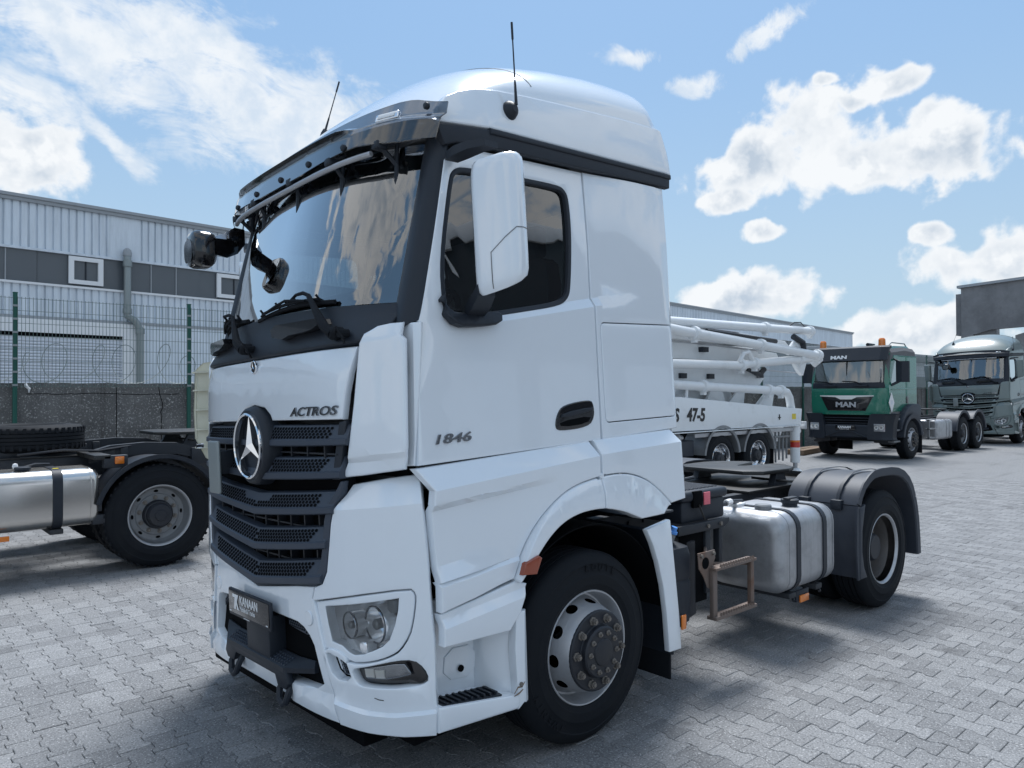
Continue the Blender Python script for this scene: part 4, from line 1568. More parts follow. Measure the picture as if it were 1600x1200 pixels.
    g = part('step_studs', bm, 'grille_plastic', fs_, sm=False)
    g['kind'] = 'stuff'
    part('step_face', PR([(.37, .53), (-.37, .53), (-.40, .46), (-.37, .425), (-.28, .425), (-.25, .475), (.25, .475), (.28, .425), (.37, .425), (.40, .46)], 'x', -1.336, -1.30, .006), 'dark_plastic', fs_)
    for yy in (-.33, .29):
        part('tow_hook', TB([(-1.29, yy - .045, .46), (-1.325, yy - .05, .41), (-1.335, yy - .035, .365), (-1.335, yy, .348), (-1.335, yy + .035, .365), (-1.325, yy + .05, .41), (-1.29, yy + .045, .46)], .017, 8), 'dark_plastic')
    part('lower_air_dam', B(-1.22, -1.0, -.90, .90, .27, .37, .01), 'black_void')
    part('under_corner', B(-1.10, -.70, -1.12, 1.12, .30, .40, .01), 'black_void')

    # ---------------------------------------------------------------- roof
    zs_t = [(-.95, 3.10), (-.80, 3.19), (-.75, 3.235), (-.63, 3.30), (-.46, 3.337), (-.14, 3.363), (.92, 3.415), (1, 3.418)]
    zc_t = [(-.98, 3.14), (-.92, 3.23), (-.85, 3.31), (-.70, 3.45), (-.577, 3.54), (-.395, 3.655), (-.15, 3.75), (.2, 3.83), (.516, 3.875), (.80, 3.885), (.93, 3.87)]

    def smooth_pw(tb, x):
        return sum(pw(tb, x + d) * w for d, w in ((-.10, .1), (-.05, .2), (0, .4), (.05, .2), (.10, .1)))

    def roof_z(x, y):
        a, c = smooth_pw(zs_t, x), smooth_pw(zc_t, x)
        t = min(1, abs(y) / 1.105)
        return a + (c - a) * math.sqrt(max(0, 1 - t ** 2.35))

    def fr_x(x, y):
        return x + .17 * (abs(y) / 1.1) ** 2.4 * sm01((.2 - x) / 1.1)      # swept-back front edge
    bm = bmesh.new()
    ys = [1.105 * math.sin(PI / 2 * (k / 14)) for k in range(-14, 15)]
    xs = [-.96 + 1.76 * k / 44 for k in range(45)] + [.83, .86, .885, .905, .92, .935]
    grid = []
    for x in xs:
        drop = .055 * sm01((x - .84) / .10) ** 2
        row = []
        for y in ys:
            z = roof_z(x, y)
            zz = z - drop * sm01((z - 3.40) / .1)
            row.append(bm.verts.new((fr_x(x, y), y * (1 - .015 * sm01((x - .85) / .1)), zz)))
        grid.append(row)
    for a, b_ in zip(grid[:-1], grid[1:]):
        for k in range(len(ys) - 1):
            bm.faces.new((a[k], a[k + 1], b_[k + 1], b_[k]))
    bmesh.ops.recalc_face_normals(bm, faces=bm.faces[:])
    if sum(f.normal.z for f in bm.faces) < 0:
        bmesh.ops.reverse_faces(bm, faces=bm.faces[:])
    rf = part('roof', bm, PAINT, ang=60)
    # joint across the roof shell, and the rear wall of the roof
    seam = [(fr_x(-.28 + .10 * (abs(y) / 1.1) ** 2, y), y, roof_z(-.28 + .10 * (abs(y) / 1.1) ** 2, y) - .001) for y in [1.085 * math.sin(PI / 2 * k / 40) for k in range(-40, 41)]]
    part('roof_joint', TB(seam, .0030, 5), 'rim_grey', rf)
    vs_r = [(ys[k] * .985, grid_z) for k, grid_z in enumerate([roof_z(.935, y) - .055 * sm01((roof_z(.935, y) - 3.40) / .1) for y in ys])]
    part('roof_rear', PR([(-1.09, 3.05)] + vs_r + [(1.09, 3.05)], 'x', .930, .936), PAINT, rf)
    for sd in (1, -1):
        def rs(u, v):
            zt = smooth_pw(zs_t, u)
            t = (v - 3.10) / max(.05, zt - 3.10)
            y = 1.145 - .030 * sm01(t) * t - .05 * sm01((-.45 - u) / .45) ** 1.3
            return (u, -sd * y, v), (0, -sd, .12)
        ed = [(-.775, 3.112), (-.5, 3.122), (.2, 3.123), (.985, 3.123), (.972, 3.25), (.945, 3.405), (.90, 3.412)] + [(x, smooth_pw(zs_t, x) + .006) for x in (.6, .3, 0, -.2, -.4, -.55, -.65, -.72)] + [(-.765, 3.19)]
        pan('roof_side', ed, rs, PAINT, cell=.1, r=.010, thick=.04, gap=.001)
    # antennas
    def antenna(x, y, z, lean, h, big):
        nx = -1 if y < 0 else 1
        base = part('antenna', LF([[(x + rx * math.cos(a) * k, y + nx * dy, z + rz * math.sin(a) * k) for a in [2 * PI * j / 16 for j in range(16)]] for (rx, rz, k, dy) in ((.045, .052, 1, -.01), (.043, .050, 1, .012), (.034, .038, 1, .034), (.016, .018, 1, .05))]), 'dark_plastic') if big else part('antenna', LT([(.045, -.02), (.042, .01), (.028, .05), (.012, .075), (0, .078)], 16, 'z', T(x, y, z)), 'dark_plastic')
        p0 = Vector((x + .01, y + nx * .045, z + .02)) if big else Vector((x, y, z + .06))
        d = Vector(lean).normalized()
        part('whip', TB([p0, p0 + d * (h * .25), p0 + d * (h * .3), p0 + d * (h * .78), p0 + d * (h * .8), p0 + d * h], [.0085, .006, .004, .0035, .006, .006], 8), 'dark_plastic', base)
    antenna(-.345, -1.128, 3.245, (0.03, .035, 1), .43, True)
    antenna(-.45, .58, roof_z(-.45, .58) - .01, (.22, -.30, 1), .34, False)

    # ---------------------------------------------------------------- sun visor
    def vis(u, v):
        # u = y, v 0 (lower edge) .. 1 (upper edge)
        xl = -1.065 + .235 * (abs(u) / 1.12) ** 4.5
        xu = -.905 + .135 * (abs(u) / 1.12) ** 3.5
        zl = 3.022 + .006 * (1 - (abs(u) / 1.1) ** 2)
        zu = 3.245 + .035 * (1 - (abs(u) / 1.1) ** 2) - .03 * sm01((abs(u) - .9) / .25)
        k = sm01((v - .50) / .16) * .6 + v * .4
        step = .022 * (sm01((v - .42) / .06) - sm01((v - .60) / .10)) * sm01((.72 - abs(u)) / .10)
        return (lerp(xl, xu, k) - step, u, lerp(zl, zu, v) + step * .6), (-.85, .28 * u, .5)
    vo = [(-1.13, .0), (-1.0, -.02), (-.75, .10), (-.5, .05), (-.25, .0), (0, 0), (.25, 0), (.5, .05), (.75, .10), (1.0, -.02), (1.13, .0), (1.155, .92), (1.0, 1.0), (.6, 1.0), (0, 1.0), (-.6, 1.0), (-1.0, 1.0), (-1.155, .92)]
    sv = pan('sun_visor', vo, vis, 'smoke_acrylic', cell=.06, cellv=.05, r=0, thick=.006, gap=0, ang=50)
    for yy in (-1.05, -.66, -.33, 0, .33, .66, 1.05):
        P, N = vis(yy, .16 if abs(yy) < 1 else .85)
        part('visor_bolt', LT([(.017, .01), (.017, -.006), (.010, -.012), (0, -.012)], 12, 'x', T(P[0] - .002, P[1], P[2])), 'dark_plastic', sv)
    # tube under the visor with its brackets
    tb_ = [(-1.045 + .22 * (abs(y) / 1.12) ** 4, y, 3.000) for y in [k * .075 for k in range(-11, 12)]]
    lt_ = part('light_tube', TB(tb_, .014, 10), 'rim_steel')
    for yy in (-.863, -.52, -.10, .385, .80):
        bx, bz = ws_x(yy, 3.03) - .005, 2.93
        xt = -1.035 + .22 * (abs(yy) / 1.12) ** 4
        bm = bmesh.new()
        tube(bm, [(xt, yy, 3.045), (lerp(xt, bx, .5), yy, 3.05), (bx, yy, 3.075)], .013, 6)
        tube(bm, [(xt + .01, yy, 3.03), (lerp(xt, bx, .8), yy, 2.955), (bx - .022, yy, 2.852)], .012, 6)
        tube(bm, [(bx - .01, yy, 3.08), (bx - .022, yy, 2.98), (bx - .030, yy, 2.852)], .011, 6)
        box(bm, xt - .03, xt + .03, yy - .03, yy + .03, 3.012, 3.05, .008)
        part('visor_bracket', bm, 'dark_plastic', sv)
    for sd in (1, -1):
        P, N = vis(-sd * .86, .62)
        cl = part('clearance_light', B(-.012, .012, -.068, .068, -.023, .023, .008, 3, M=T(P[0] - .012, P[1], P[2] + .012) @ RZ(-sd * -.38) @ RY(rad(25))), 'chrome')
        part('light_lens', B(-.017, -.010, -.05, .05, -.014, .014, .004, 2, M=T(P[0] - .012, P[1], P[2] + .012) @ RZ(-sd * -.38) @ RY(rad(25))), 'white_plain', cl)

    # ---------------------------------------------------------------- mirrors
    for sd in (1, -1):
        s_ = -sd

        def pl_(k, z, sh=0.0):
            base_ = [(-.815, 1.265), (-.838, 1.300), (-.838, 1.335), (-.815, 1.40), (-.775, 1.475), (-.730, 1.512), (-.690, 1.520), (-.655, 1.508), (-.640, 1.470), (-.640, 1.30), (-.655, 1.268), (-.70, 1.252), (-.77, 1.250)]
            cx0, cy0 = -.735, 1.39
            k *= .86
            sh += .055
            z = 2.285 + (z - 2.285) * .92 + .008
            return [(cx0 + (p[0] - cx0) * k + sh, s_ * (cy0 + (p[1] - cy0) * k), z + (0.035 * (p[0] + .74) / .1 if z < 2.4 else .01 * (p[1] - 1.38) / .1)) for p in base_]
        secs = [pl_(.80, 2.285), pl_(.93, 2.300), pl_(.985, 2.330), pl_(1.0, 2.40), pl_(1.0, 2.60), pl_(1.0, 2.80), pl_(.99, 2.865), pl_(.95, 2.895), pl_(.86, 2.912), pl_(.60, 2.918)]
        mh = part('mirror_housing', LF(secs), PAINT, ang=50)
        sm_ = [pl_(1.004, 2.545)[7], pl_(1.004, 2.545)[6], pl_(1.004, 2.545)[5], pl_(1.004, 2.505)[4], pl_(1.004, 2.445)[3], pl_(1.004, 2.40)[3], pl_(.99, 2.335)[3], pl_(.93, 2.30)[3]]
        part('mirror_seam', TB(sm_, .0028, 4), 'rim_grey', mh)
        part('mirror_glass', B(-.600, -.594, min(s_ * 1.30, s_ * 1.475), max(s_ * 1.30, s_ * 1.475), 2.37, 2.81, .003), 'chrome', mh)
        part('mirror_arm', LF([[(x0, s_ * y0, z0 - h), (x1, s_ * y0, z0 - h), (x1, s_ * y0, z0 + h), (x0, s_ * y0, z0 + h)] for (x0, x1, y0, z0, h) in ((-.775, -.70, 1.135, 2.938, .018), (-.775, -.68, 1.20, 2.948, .021), (-.755, -.66, 1.28, 2.956, .019), (-.72, -.64, 1.36, 2.950, .014))]), 'dark_plastic', mh, ang=25)
        pan('mirror_base', chaikin([(-.852, 2.30), (-.852, 2.19), (-.80, 2.132), (-.66, 2.135), (-.535, 2.150), (-.49, 2.218), (-.60, 2.212), (-.78, 2.198), (-.83, 2.235)], 1), flank(sd, lambda x, z: 1.17 + .035 * sm01((2.22 - z) / .06)), 'dark_plastic', mh, cell=.05, r=.012, thick=.05, gap=0)
        part('lower_arm', LF([[(x0, s_ * y0, z0), (x1, s_ * y0, z0), (x1, s_ * y0, z0 + h), (x0, s_ * y0, z0 + h)] for (x0, x1, y0, z0, h) in ((-.73, -.62, 1.165, 2.18, .05), (-.745, -.635, 1.24, 2.215, .06), (-.77, -.67, 1.32, 2.262, .05))]), 'dark_plastic', mh, ang=25)
    # front kerb mirror at the far upper corner of the windscreen
    km = part('kerb_mirror', LF([[(x0 + .10 * p[0], .60 + k * p[0], 2.765 + k * p[1]) for p in rrect(.25, .21, .075, 5)] for (x0, k) in ((-1.365, .70), (-1.355, .90), (-1.33, 1.0), (-1.26, 1.0), (-1.245, .94))]), 'black_gloss', ang=40)
    part('kerb_mirror_arm', LF([[(x, y, z - h), (x + w, y + .03, z - h), (x + w, y + .03, z + h), (x, y, z + h)] for (x, y, z, w, h) in ((-1.33, .62, 2.815, .07, .045), (-1.24, .72, 2.83, .08, .052), (-1.13, .83, 2.845, .09, .060), (-1.02, .93, 2.90, .09, .062), (-.93, .99, 2.97, .08, .05))]), 'black_gloss', km, ang=40)
    part('kerb_mirror_glass', LF([[(-1.243, .60 + k * p[0], 2.765 + k * p[1]) for p in rrect(.22, .18, .06, 5)] for k in (1.0, .98)]), 'chrome', km)
    part('kerb_mirror_rim', LF([[(-1.372 + .08 * p[0], .60 + k * p[0] * 1.0, 2.750 + k * p[1]) for p in rrect(.17, .13, .05, 5)] for k in (1.0, .97)]), 'dark_chrome', km)
    # cracked plastic on the step, scuffs low on the near bumper corner
    for pts_ in ([(-.60, -1.2245, .405), (-.575, -1.2255, .43), (-.55, -1.226, .425), (-.53, -1.2265, .445)], [(-.60, -1.2245, .395), (-.57, -1.2255, .40), (-.545, -1.226, .412)]):
        part('crack', TB(pts_, [.002, .004, .003, .0015][:len(pts_)], 4), 'wood')
    fsc = front(1, lambda q, z: .0235)
    for q in ([(1.10, .405), (1.15, .400), (1.20, .392), (1.205, .372)], [(1.17, .415), (1.22, .408), (1.25, .41)], [(.90, .40), (.97, .396)], [(1.02, .43), (1.10, .427)]):
        part('scratch', TB([fsc(*p)[0] for p in q], .0013, 4), 'rim_grey')
    return root


def rounded_tank(x0, x1, y0, y1, z0, z1, r, er=.05, n=5):
    """Fuel tank: rounded-rectangle section swept along x with softened ends."""
    cy, cz = (y0 + y1) / 2, (z0 + z1) / 2
    w, h = y1 - y0, z1 - z0
    secs = []
    stations = [(x0, 1 - 2.2 * er / w), (x0 + er * .15, 1 - 1.2 * er / w), (x0 + er * .5, 1 - .45 * er / w), (x0 + er, 1.0), ((x0 + x1) / 2, 1.0), (x1 - er, 1.0), (x1 - er * .5, 1 - .45 * er / w), (x1 - er * .15, 1 - 1.2 * er / w), (x1, 1 - 2.2 * er / w)]
    for (x, k) in stations:
        secs.append([(x, cy + p[0], cz + p[1]) for p in rrect(w * k, h - w * (1 - k), r * k, n)])
    return LF(secs)


def strap(x, wd, y0, y1, z0, z1, r, t=.006):
    cy, cz = (y0 + y1) / 2, (z0 + z1) / 2
    o = rrect(y1 - y0 + 2 * t, z1 - z0 + 2 * t, r + t, 5, cy, cz)
    i = rrect(y1 - y0, z1 - z0, r, 5, cy, cz)
    bm = bmesh.new()
    n = len(o)
    V = [[bm.verts.new((xx, p[0], p[1])) for p in pp] for (xx, pp) in ((x - wd / 2, i), (x - wd / 2, o), (x + wd / 2, o), (x + wd / 2, i))]
    for a, b_ in zip(V[:-1], V[1:]):
        for k in range(n):
            bm.faces.new((a[k], a[(k + 1) % n], b_[(k + 1) % n], b_[k]))
    bmesh.ops.recalc_face_normals(bm, faces=bm.faces[:])
    return bm


def arch_strip(prof, y0, y1, t=.02, lip=0.0):
    """Mudguard: an (x,z) line given width in y and thickness; lip turns the outer edge inward."""
    bm = bmesh.new()
    n = len(prof)
    nor = []
    for i in range(n):
        a, b_ = Vector(prof[max(0, i - 1)]), Vector(prof[min(n - 1, i + 1)])
        d = (b_ - a).normalized()
        nor.append(Vector((-d.y, d.x)))
    rows = []
    for p, q in zip(prof, nor):
        P = Vector(p)
        c = [(P, y0 + .0), (P + q * t * .6, y0 + .0), (P + q * t, y0 + .012), (P + q * t, y1 - .012), (P + q * t * .6, y1), (P, y1)]
        if lip > 0:
            c = [(P - q * lip, y0)] + c[1:5] + [(P, y1), (P, y0 + .015), (P - q * lip, y0 + .015)]
        rows.append([bm.verts.new((v.x, y, v.y)) for v, y in c])
    m_ = len(rows[0])
    for a, b_ in zip(rows[:-1], rows[1:]):
        for k in range(m_):
            bm.faces.new((a[k], a[(k + 1) % m_], b_[(k + 1) % m_], b_[k]))
    bm.faces.new(rows[0][::-1])
    bm.faces.new(rows[-1])
    bmesh.ops.recalc_face_normals(bm, faces=bm.faces[:])
    return bm


def arc(cx, cz, r, a0, a1, n=18):
    return [(cx + r * math.cos(rad(lerp(a0, a1, k / n))), cz + r * math.sin(rad(lerp(a0, a1, k / n)))) for k in range(n + 1)]


def fifth_wheel(root, cx, cy, z):
    """Coupling plate with its throat, on two feet."""
    out = [(cx - .42, cy - .30), (cx - .30, cy - .44), (cx + .10, cy - .46), (cx + .30, cy - .40), (cx + .46, cy - .22), (cx + .46, cy - .12), (cx + .06, cy - .04), (cx + .0, cy), (cx + .06, cy + .04), (cx + .46, cy + .12), (cx + .46, cy + .22), (cx + .30, cy + .40), (cx + .10, cy + .46), (cx - .30, cy + .44), (cx - .42, cy + .30)]
    p = mk('coupling_plate', PR(out, 'z', z - .035, z, .008), 'grease_steel', root)
    for s in (-1, 1):
        mk('coupling_foot', LF([[(cx - a, cy + s * .40 - .03, zz), (cx + a, cy + s * .40 - .03, zz), (cx + a, cy + s * .40 + .03, zz), (cx - a, cy + s * .40 + .03, zz)] for (a, zz) in ((.22, z - .26), (.12, z - .14), (.07, z - .04))]), 'steel_frame', p)
        mk('foot_bolts', box(box(bmesh.new(), cx - .19, cx - .15, cy + s * .40 - .05, cy + s * .40 + .05, z - .275, z - .24, .004), cx + .15, cx + .19, cy + s * .40 - .05, cy + s * .40 + .05, z - .275, z - .24, .004), 'nut_steel', p)
    mk('release_bar', TB([(cx - .1, cy - .2, z - .09), (cx - .05, cy - .55, z - .10), (cx - .05, cy - .62, z - .09)], .012, 6), 'grease_steel', p)
    return p


def frame_rails(root, x0, x1, cy, z0, z1, half=.40):
    for s in (-1, 1):
        y = cy + s * half
        c = [(y - s * .04, z0), (y + s * .04, z0), (y + s * .04, z1), (y - s * .04, z1), (y - s * .04, z1 - .012), (y + s * .028, z1 - .012), (y + s * .028, z0 + .012), (y - s * .04, z0 + .012)]
        r_ = mk('chassis_rail', PR(c, 'x', x0, x1), 'steel_frame', root)
        bm = bmesh.new()
        k = x0 + .15
        while k < x1:
            for zz in (z0 + .07, z1 - .07):
                box(bm, k - .012, k + .012, y + s * .04 - .012, y + s * .04 + .012, zz - .012, zz + .012)
            k += .17
        mk('rail_bolts', bm, 'steel_frame', r_)
    for xx in [x0 + .2 + k * (x1 - x0 - .4) / 4 for k in range(5)]:
        mk('cross_member', B(xx - .05, xx + .05, cy - half + .04, cy + half - .04, z0 + .04, z1 - .05, .008), 'steel_frame', root)


def rear_fender(root, cx, yo, yi, parts=True):
    """Three-piece plastic mudguard over the twin wheel, with retaining straps."""
    lo = [(3.165, .335), (3.145, .55), (3.145, .80), (3.165, .915)]
    top = [(3.165, .922), (3.195, .985), (3.26, 1.055), (3.36, 1.108), (3.45, 1.138), (3.58, 1.146), (3.80, 1.142), (3.93, 1.128), (4.05, 1.095), (4.15, 1.040), (4.225, .965), (4.275, .875)]
    bk = [(4.277, .872), (4.31, .79), (4.34, .68), (4.365, .50), (4.375, .362)]
    sh = cx - 3.7
    g = lambda q: [(p[0] + sh, p[1]) for p in q[::-1]]
    y0, y1 = min(yo, yi), max(yo, yi)
    lip_o = .05
    a = mk('fender', arch_strip(g(top), y0, y1, .022, lip_o if yo < yi else 0), 'fender_plastic', root)
    mk('fender_front', arch_strip(g(lo), y0, y1, .020, .05 if yo < yi else 0), 'fender_plastic', root)
    mk('fender_rear', arch_strip(g(bk), y0, y1, .020, .05 if yo < yi else 0), 'fender_plastic', root)
    if yo < yi:
        # side cheek of the front piece and broad flange of the top
        mk('fender_cheek', PR([(3.14 + sh, .335), (3.27 + sh, .335), (3.215 + sh, .42), (3.185 + sh, .55), (3.19 + sh, .72), (3.25 + sh, .93), (3.145 + sh, .90)], 'y', yo - .004, yo + .02, .004), 'fender_plastic', root)
        for yy in (lerp(yo, yi, .30), lerp(yo, yi, .74)):
            q = [(p[0], p[1]) for p in g(top)]
            st = mk('fender_strap', arch_strip([(3.7 + sh + (p[0] - 3.7 - sh) * 1.022, .5 + (p[1] - .5) * 1.036) for p in q], yy - .014, yy + .014, .006), 'dark_plastic', a)
            mk('strap_clip', B(3.125 + sh, 3.19 + sh, yy - .045, yy + .045, .875, .955, .008), 'dark_plastic', a)
    return a


def build_chassis(root):
    """Frame, wheels, tanks and mudguards behind and under the cab (world axes)."""
    def part(name, bm, m, parent=root, **kw):
        return mk(name, bm, m, parent, **kw)
    frame_rails(root, -.95, 4.30, 0, .72, .98)
    part('rear_cross_beam', B(4.22, 4.32, -.62, .62, .70, .92, .01), 'steel_frame')
    part('engine', B(-.75, .75, -.42, .42, .62, 1.36, .06), 'black_void')
    part('front_axle', TB([(0, -1.0, .48), (0, -.7, .42), (0, 0, .40), (0, .7, .42), (0, 1.0, .48)], .07, 8), 'steel_frame')
    part('rear_axle', TB([(3.7, -1.0, .5), (3.7, -.35, .5), (3.7, -.25, .5), (3.7, 0, .5), (3.7, .25, .5), (3.7, .35, .5), (3.7, 1.0, .5)], [.09, .10, .20, .26, .20, .10, .09], 14), 'steel_frame')
    part('drive_shaft', TB([(.9, 0, .66), (3.5, 0, .54)], .06, 10), 'steel_frame')
    for s in (-1, 1):
        part('leaf_spring', TB([(-.75, s * .45, .62), (0, s * .45, .52), (.75, s * .45, .66)], .04, 6), 'steel_frame')
        part('air_bellows', LT([(.11, 0), (.13, .05), (.10, .09), (.13, .13), (.10, .18), (.12, .22), (0, .22)], 20, 'z', T(3.28, s * .42, .44)), 'rubber')
    wheel(root, 'front', 0, -1.20, .5, -1, .2, lettering=True)
    wheel(root, 'front', 0, 1.20, .5, 1, .5)
    wheel(root, 'deep', 3.7, -1.225, .5, -1, .1)
    wheel(root, 'deep', 3.7, 1.225, .5, 1, .3)
    inner_wheel(root, 3.7, -.885)
    inner_wheel(root, 3.7, .885, side=1)
    # wheelhouses
    for s in (-1, 1):
        pr_ = arc(.03, .50, .64, 8, 148, 20)
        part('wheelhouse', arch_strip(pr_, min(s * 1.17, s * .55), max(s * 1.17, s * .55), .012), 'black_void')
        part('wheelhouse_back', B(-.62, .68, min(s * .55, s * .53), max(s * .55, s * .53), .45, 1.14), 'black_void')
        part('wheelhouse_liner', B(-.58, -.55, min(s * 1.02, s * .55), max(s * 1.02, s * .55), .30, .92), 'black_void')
        # rear half of the front mudguard: dark guard with a white edge
        part('mudguard', arch_strip([(.72, .30), (.70, .50), (.665, .70), (.61, .90), (.52, 1.06)], min(s * 1.205, s * .62), max(s * 1.205, s * .62), .02), 'dark_plastic')
        wf = [(.436, 1.067), (.655, 1.103), (.70, .80), (.735, .55), (.757, .331), (.638, .335), (.615, .56), (.584, .726), (.54, .866), (.49, .98)]
        part('mudguard_edge', PR(wf, 'y', s * 1.195, s * 1.235, .008), 'white_paint')
        part('mud_flap', B(.70, .715, min(s * 1.19, s * .68), max(s * 1.19, s * .68), .15, .42, .004), 'rubber')
    part('mud_flap_bracket', B(.60, .98, -1.02, -.60, 1.085, 1.10, .004), 'steel_frame')
    # AdBlue canister with blue cap
    ad = part('adblue_tank', LF([[(.80 + (.5 * .22) + p[0], -.93 + p[1], z) for p in rrect(.24 * k, .40 * k, .05, 4)] for (k, z) in ((.80, .395), (.97, .42), (1.0, .50), (1.0, .66), (.96, .68), (1.0, .70), (1.0, .83), (.93, .88), (.55, .91))]), 'dark_plastic', ang=40)
    part('filler_neck', TB([(.90, -1.02, .90), (.915, -1.05, .965)], [.040, .030], 14), 'rim_grey', ad)
    part('filler_cap', LT([(.030, 0), (.030, .014), (.020, .018), (.020, .042), (0, .044)], 14, 'z', T(.917, -1.055, .965) @ RX(rad(18)) @ RY(rad(8))), 'blue_cap', ad)
    part('side_reflector', B(.795, .838, -1.212, -1.20, .425, .51, .004), 'orange_lens')
    part('reflector_mount', B(.78, .86, -1.20, -1.12, .44, .50, .004), 'dark_plastic')
    # dark air tank behind
    part('air_tank', LT([(0, -.27), (.10, -.265), (.13, -.24), (.13, .24), (.10, .265), (0, .27)], 24, 'z', T(1.22, -.86, .62)), 'hub_black')
    # battery box with its lid and bracket
    bb = part('battery_box', B(1.12, 1.62, -.98, -.48, .98, 1.125, .02), 'dark_plastic')
    part('battery_lid', B(1.10, 1.64, -1.0, -.46, 1.12, 1.19, .028, 3), 'dark_plastic', bb)
    bm = bmesh.new()
    for k in range(10):
        box(bm, 1.16 + k * .045, 1.185 + k * .045, -.94, -.52, 1.186, 1.196, .003, 1)
    part('lid_ribs', bm, 'dark_plastic', bb)
    part('lid_latch', B(1.22, 1.32, -1.006, -.985, 1.08, 1.19, .006), 'black_void', bb)
    part('warning_tag', B(1.335, 1.405, -1.009, -1.001, 1.092, 1.175, .002), 'pink_label', bb)
    part('box_strap', TB([(1.27, -1.012, 1.10), (1.33, -1.014, 1.0)], .006, 5), 'grease_steel', bb)
    br = part('box_bracket', PR([(1.02, .985), (1.60, .985), (1.60, .955), (1.54, .925), (1.02, .925)], 'y', -1.03, -1.0, .004), 'steel_frame')
    part('bracket_bolts', lathe(LT([(.014, 0), (.014, -.012), (0, -.012)], 6, M=T(1.34, -1.03, .955)), [(.014, 0), (.014, -.012), (0, -.012)], 6, M=T(1.49, -1.03, .955)), 'nut_steel', br)
    part('bracket_post', B(1.36, 1.42, -1.0, -.94, .50, .93, .006), 'steel_frame', br)
    part('bracket_post', B(1.52, 1.56, -1.0, -.95, .62, .93, .006), 'steel_frame', br)
    part('side_plate', B(1.10, 1.40, -.98, -.97, .45, .93, .003), 'black_void', br)
    # rusty catwalk step hung on a drilled bracket
    stp = part('access_step', box(box(box(box(bmesh.new(), 1.12, 1.165, -1.215, -1.185, .425, .735, .004), 1.56, 1.60, -1.215, -1.185, .425, .735, .004), 1.12, 1.60, -1.235, -1.165, .415, .437, .003), 1.12, 1.60, -1.235, -1.165, .723, .741, .003), 'rusty_steel')
    bm = bmesh.new()
    for k in range(14):
        x = 1.175 + k * .029
        for zz in (.441, .745):
            vs = [bm.verts.new(p) for p in ((x, -1.236, zz - .006), (x + .02, -1.236, zz - .006), (x + .010, -1.236, zz + .014), (x, -1.222, zz - .006), (x + .02, -1.222, zz - .006), (x + .010, -1.222, zz + .014))]
            bm.faces.new((vs[0], vs[1], vs[2]))
            bm.faces.new((vs[5], vs[4], vs[3]))
            bm.faces.new((vs[0], vs[2], vs[5], vs[3]))
            bm.faces.new((vs[1], vs[4], vs[5], vs[2]))
    part('step_teeth', bm, 'rusty_steel', stp, sm=False)

    part('step_bracket', PR([(1.0, .845), (1.185, .845), (1.188, .79), (1.150, .74), (1.145, .60), (1.10, .62), (1.06, .69), (1.01, .75)], 'y', -1.185, -1.177, .002), 'rusty_steel', stp)
    part('bracket_hole', LT([(.036, .004), (.036, -.011), (0, -.011)], 20, M=T(1.078, -1.177, .775)), 'black_void', stp)
    part('bracket_bolts', lathe(LT([(.012, 0), (.012, -.02), (0, -.02)], 6, M=T(1.03, -1.18, .825)), [(.012, 0), (.012, -.02), (0, -.02)], 6, M=T(1.16, -1.18, .825)), 'nut_steel', stp)
    part('step_stay', TB([(1.185, -1.17, .80), (1.26, -1.06, .80), (1.40, -.97, .80)], .012, 6), 'rusty_steel', stp)
    part('step_stay', TB([(1.58, -1.19, .70), (1.50, -1.02, .68), (1.44, -.95, .68)], .012, 6), 'rusty_steel', stp)
    # fuel tank
    ft = part('fuel_tank', rounded_tank(1.97, 2.84, -1.215, -.56, .395, .975, .12, .085), 'aluminium', ang=50)
    for xx in (2.20, 2.60):
        part('tank_strap', strap(xx, .055, -1.217, -.558, .393, .977, .122), 'dark_plastic', ft)
        part('strap_foot', B(xx - .05, xx + .05, -1.17, -.5, .345, .385, .006), 'steel_frame', ft)
        part('strap_hook', TB([(xx + .02, -1.12, .385), (xx + .05, -1.14, .34), (xx + .03, -1.16, .32)], .012, 6), 'steel_frame', ft)
    part('weld_seam', strap(2.075, .008, -1.2155, -.5595, .3945, .9755, .12, .002), 'aluminium', ft)
    part('weld_seam', strap(2.74, .008, -1.2155, -.5595, .3945, .9755, .12, .002), 'aluminium', ft)
    part('filler_cap', LT([(.060, -.01), (.060, .030), (.052, .040), (0, .040)], 24, 'z', T(2.13, -.98, .975)), 'rim_grey', ft)
    part('filler_cap', LT([(.055, -.01), (.055, .020), (.066, .026), (.066, .050), (.05, .058), (0, .058)], 24, 'z', T(2.43, -1.03, .975)), 'dark_plastic', ft)
    part('cap_lever', B(2.36, 2.50, -1.06, -1.01, 1.025, 1.045, .008), 'dark_plastic', ft)
    part('sender_hose', TB([(1.30, -.60, 1.02), (1.45, -.80, 1.03), (1.65, -.86, 1.03), (1.85, -.84, 1.03), (2.05, -.78, 1.02), (2.3, -.70, .99)], .017, 8), 'hub_black', ft)
    part('hose_wrap', TB([(1.86, -.84, 1.033), (1.92, -.82, 1.033), (1.98, -.80, 1.028)], .024, 8), 'white_plain', ft)
    part('sender', B(2.08, 2.20, -.80, -.72, .965, 1.0, .01), 'white_plain', ft)
    part('side_reflector', B(2.31, 2.44, -1.172, -1.160, .292, .345, .004), 'orange_lens')
    part('reflector_mount', B(2.27, 2.46, -1.160, -1.14, .30, .38, .004), 'dark_plastic')
    # far tank, roughly mirrored
    f2 = part('fuel_tank', rounded_tank(1.3, 2.84, .56, 1.215, .395, 1.045, .11, .06), 'aluminium', ang=50)
    # rear mudguards and lamps
    rear_fender(root, 3.7, -1.245, -.62)
    rear_fender(root, 3.7, 1.245, .62)
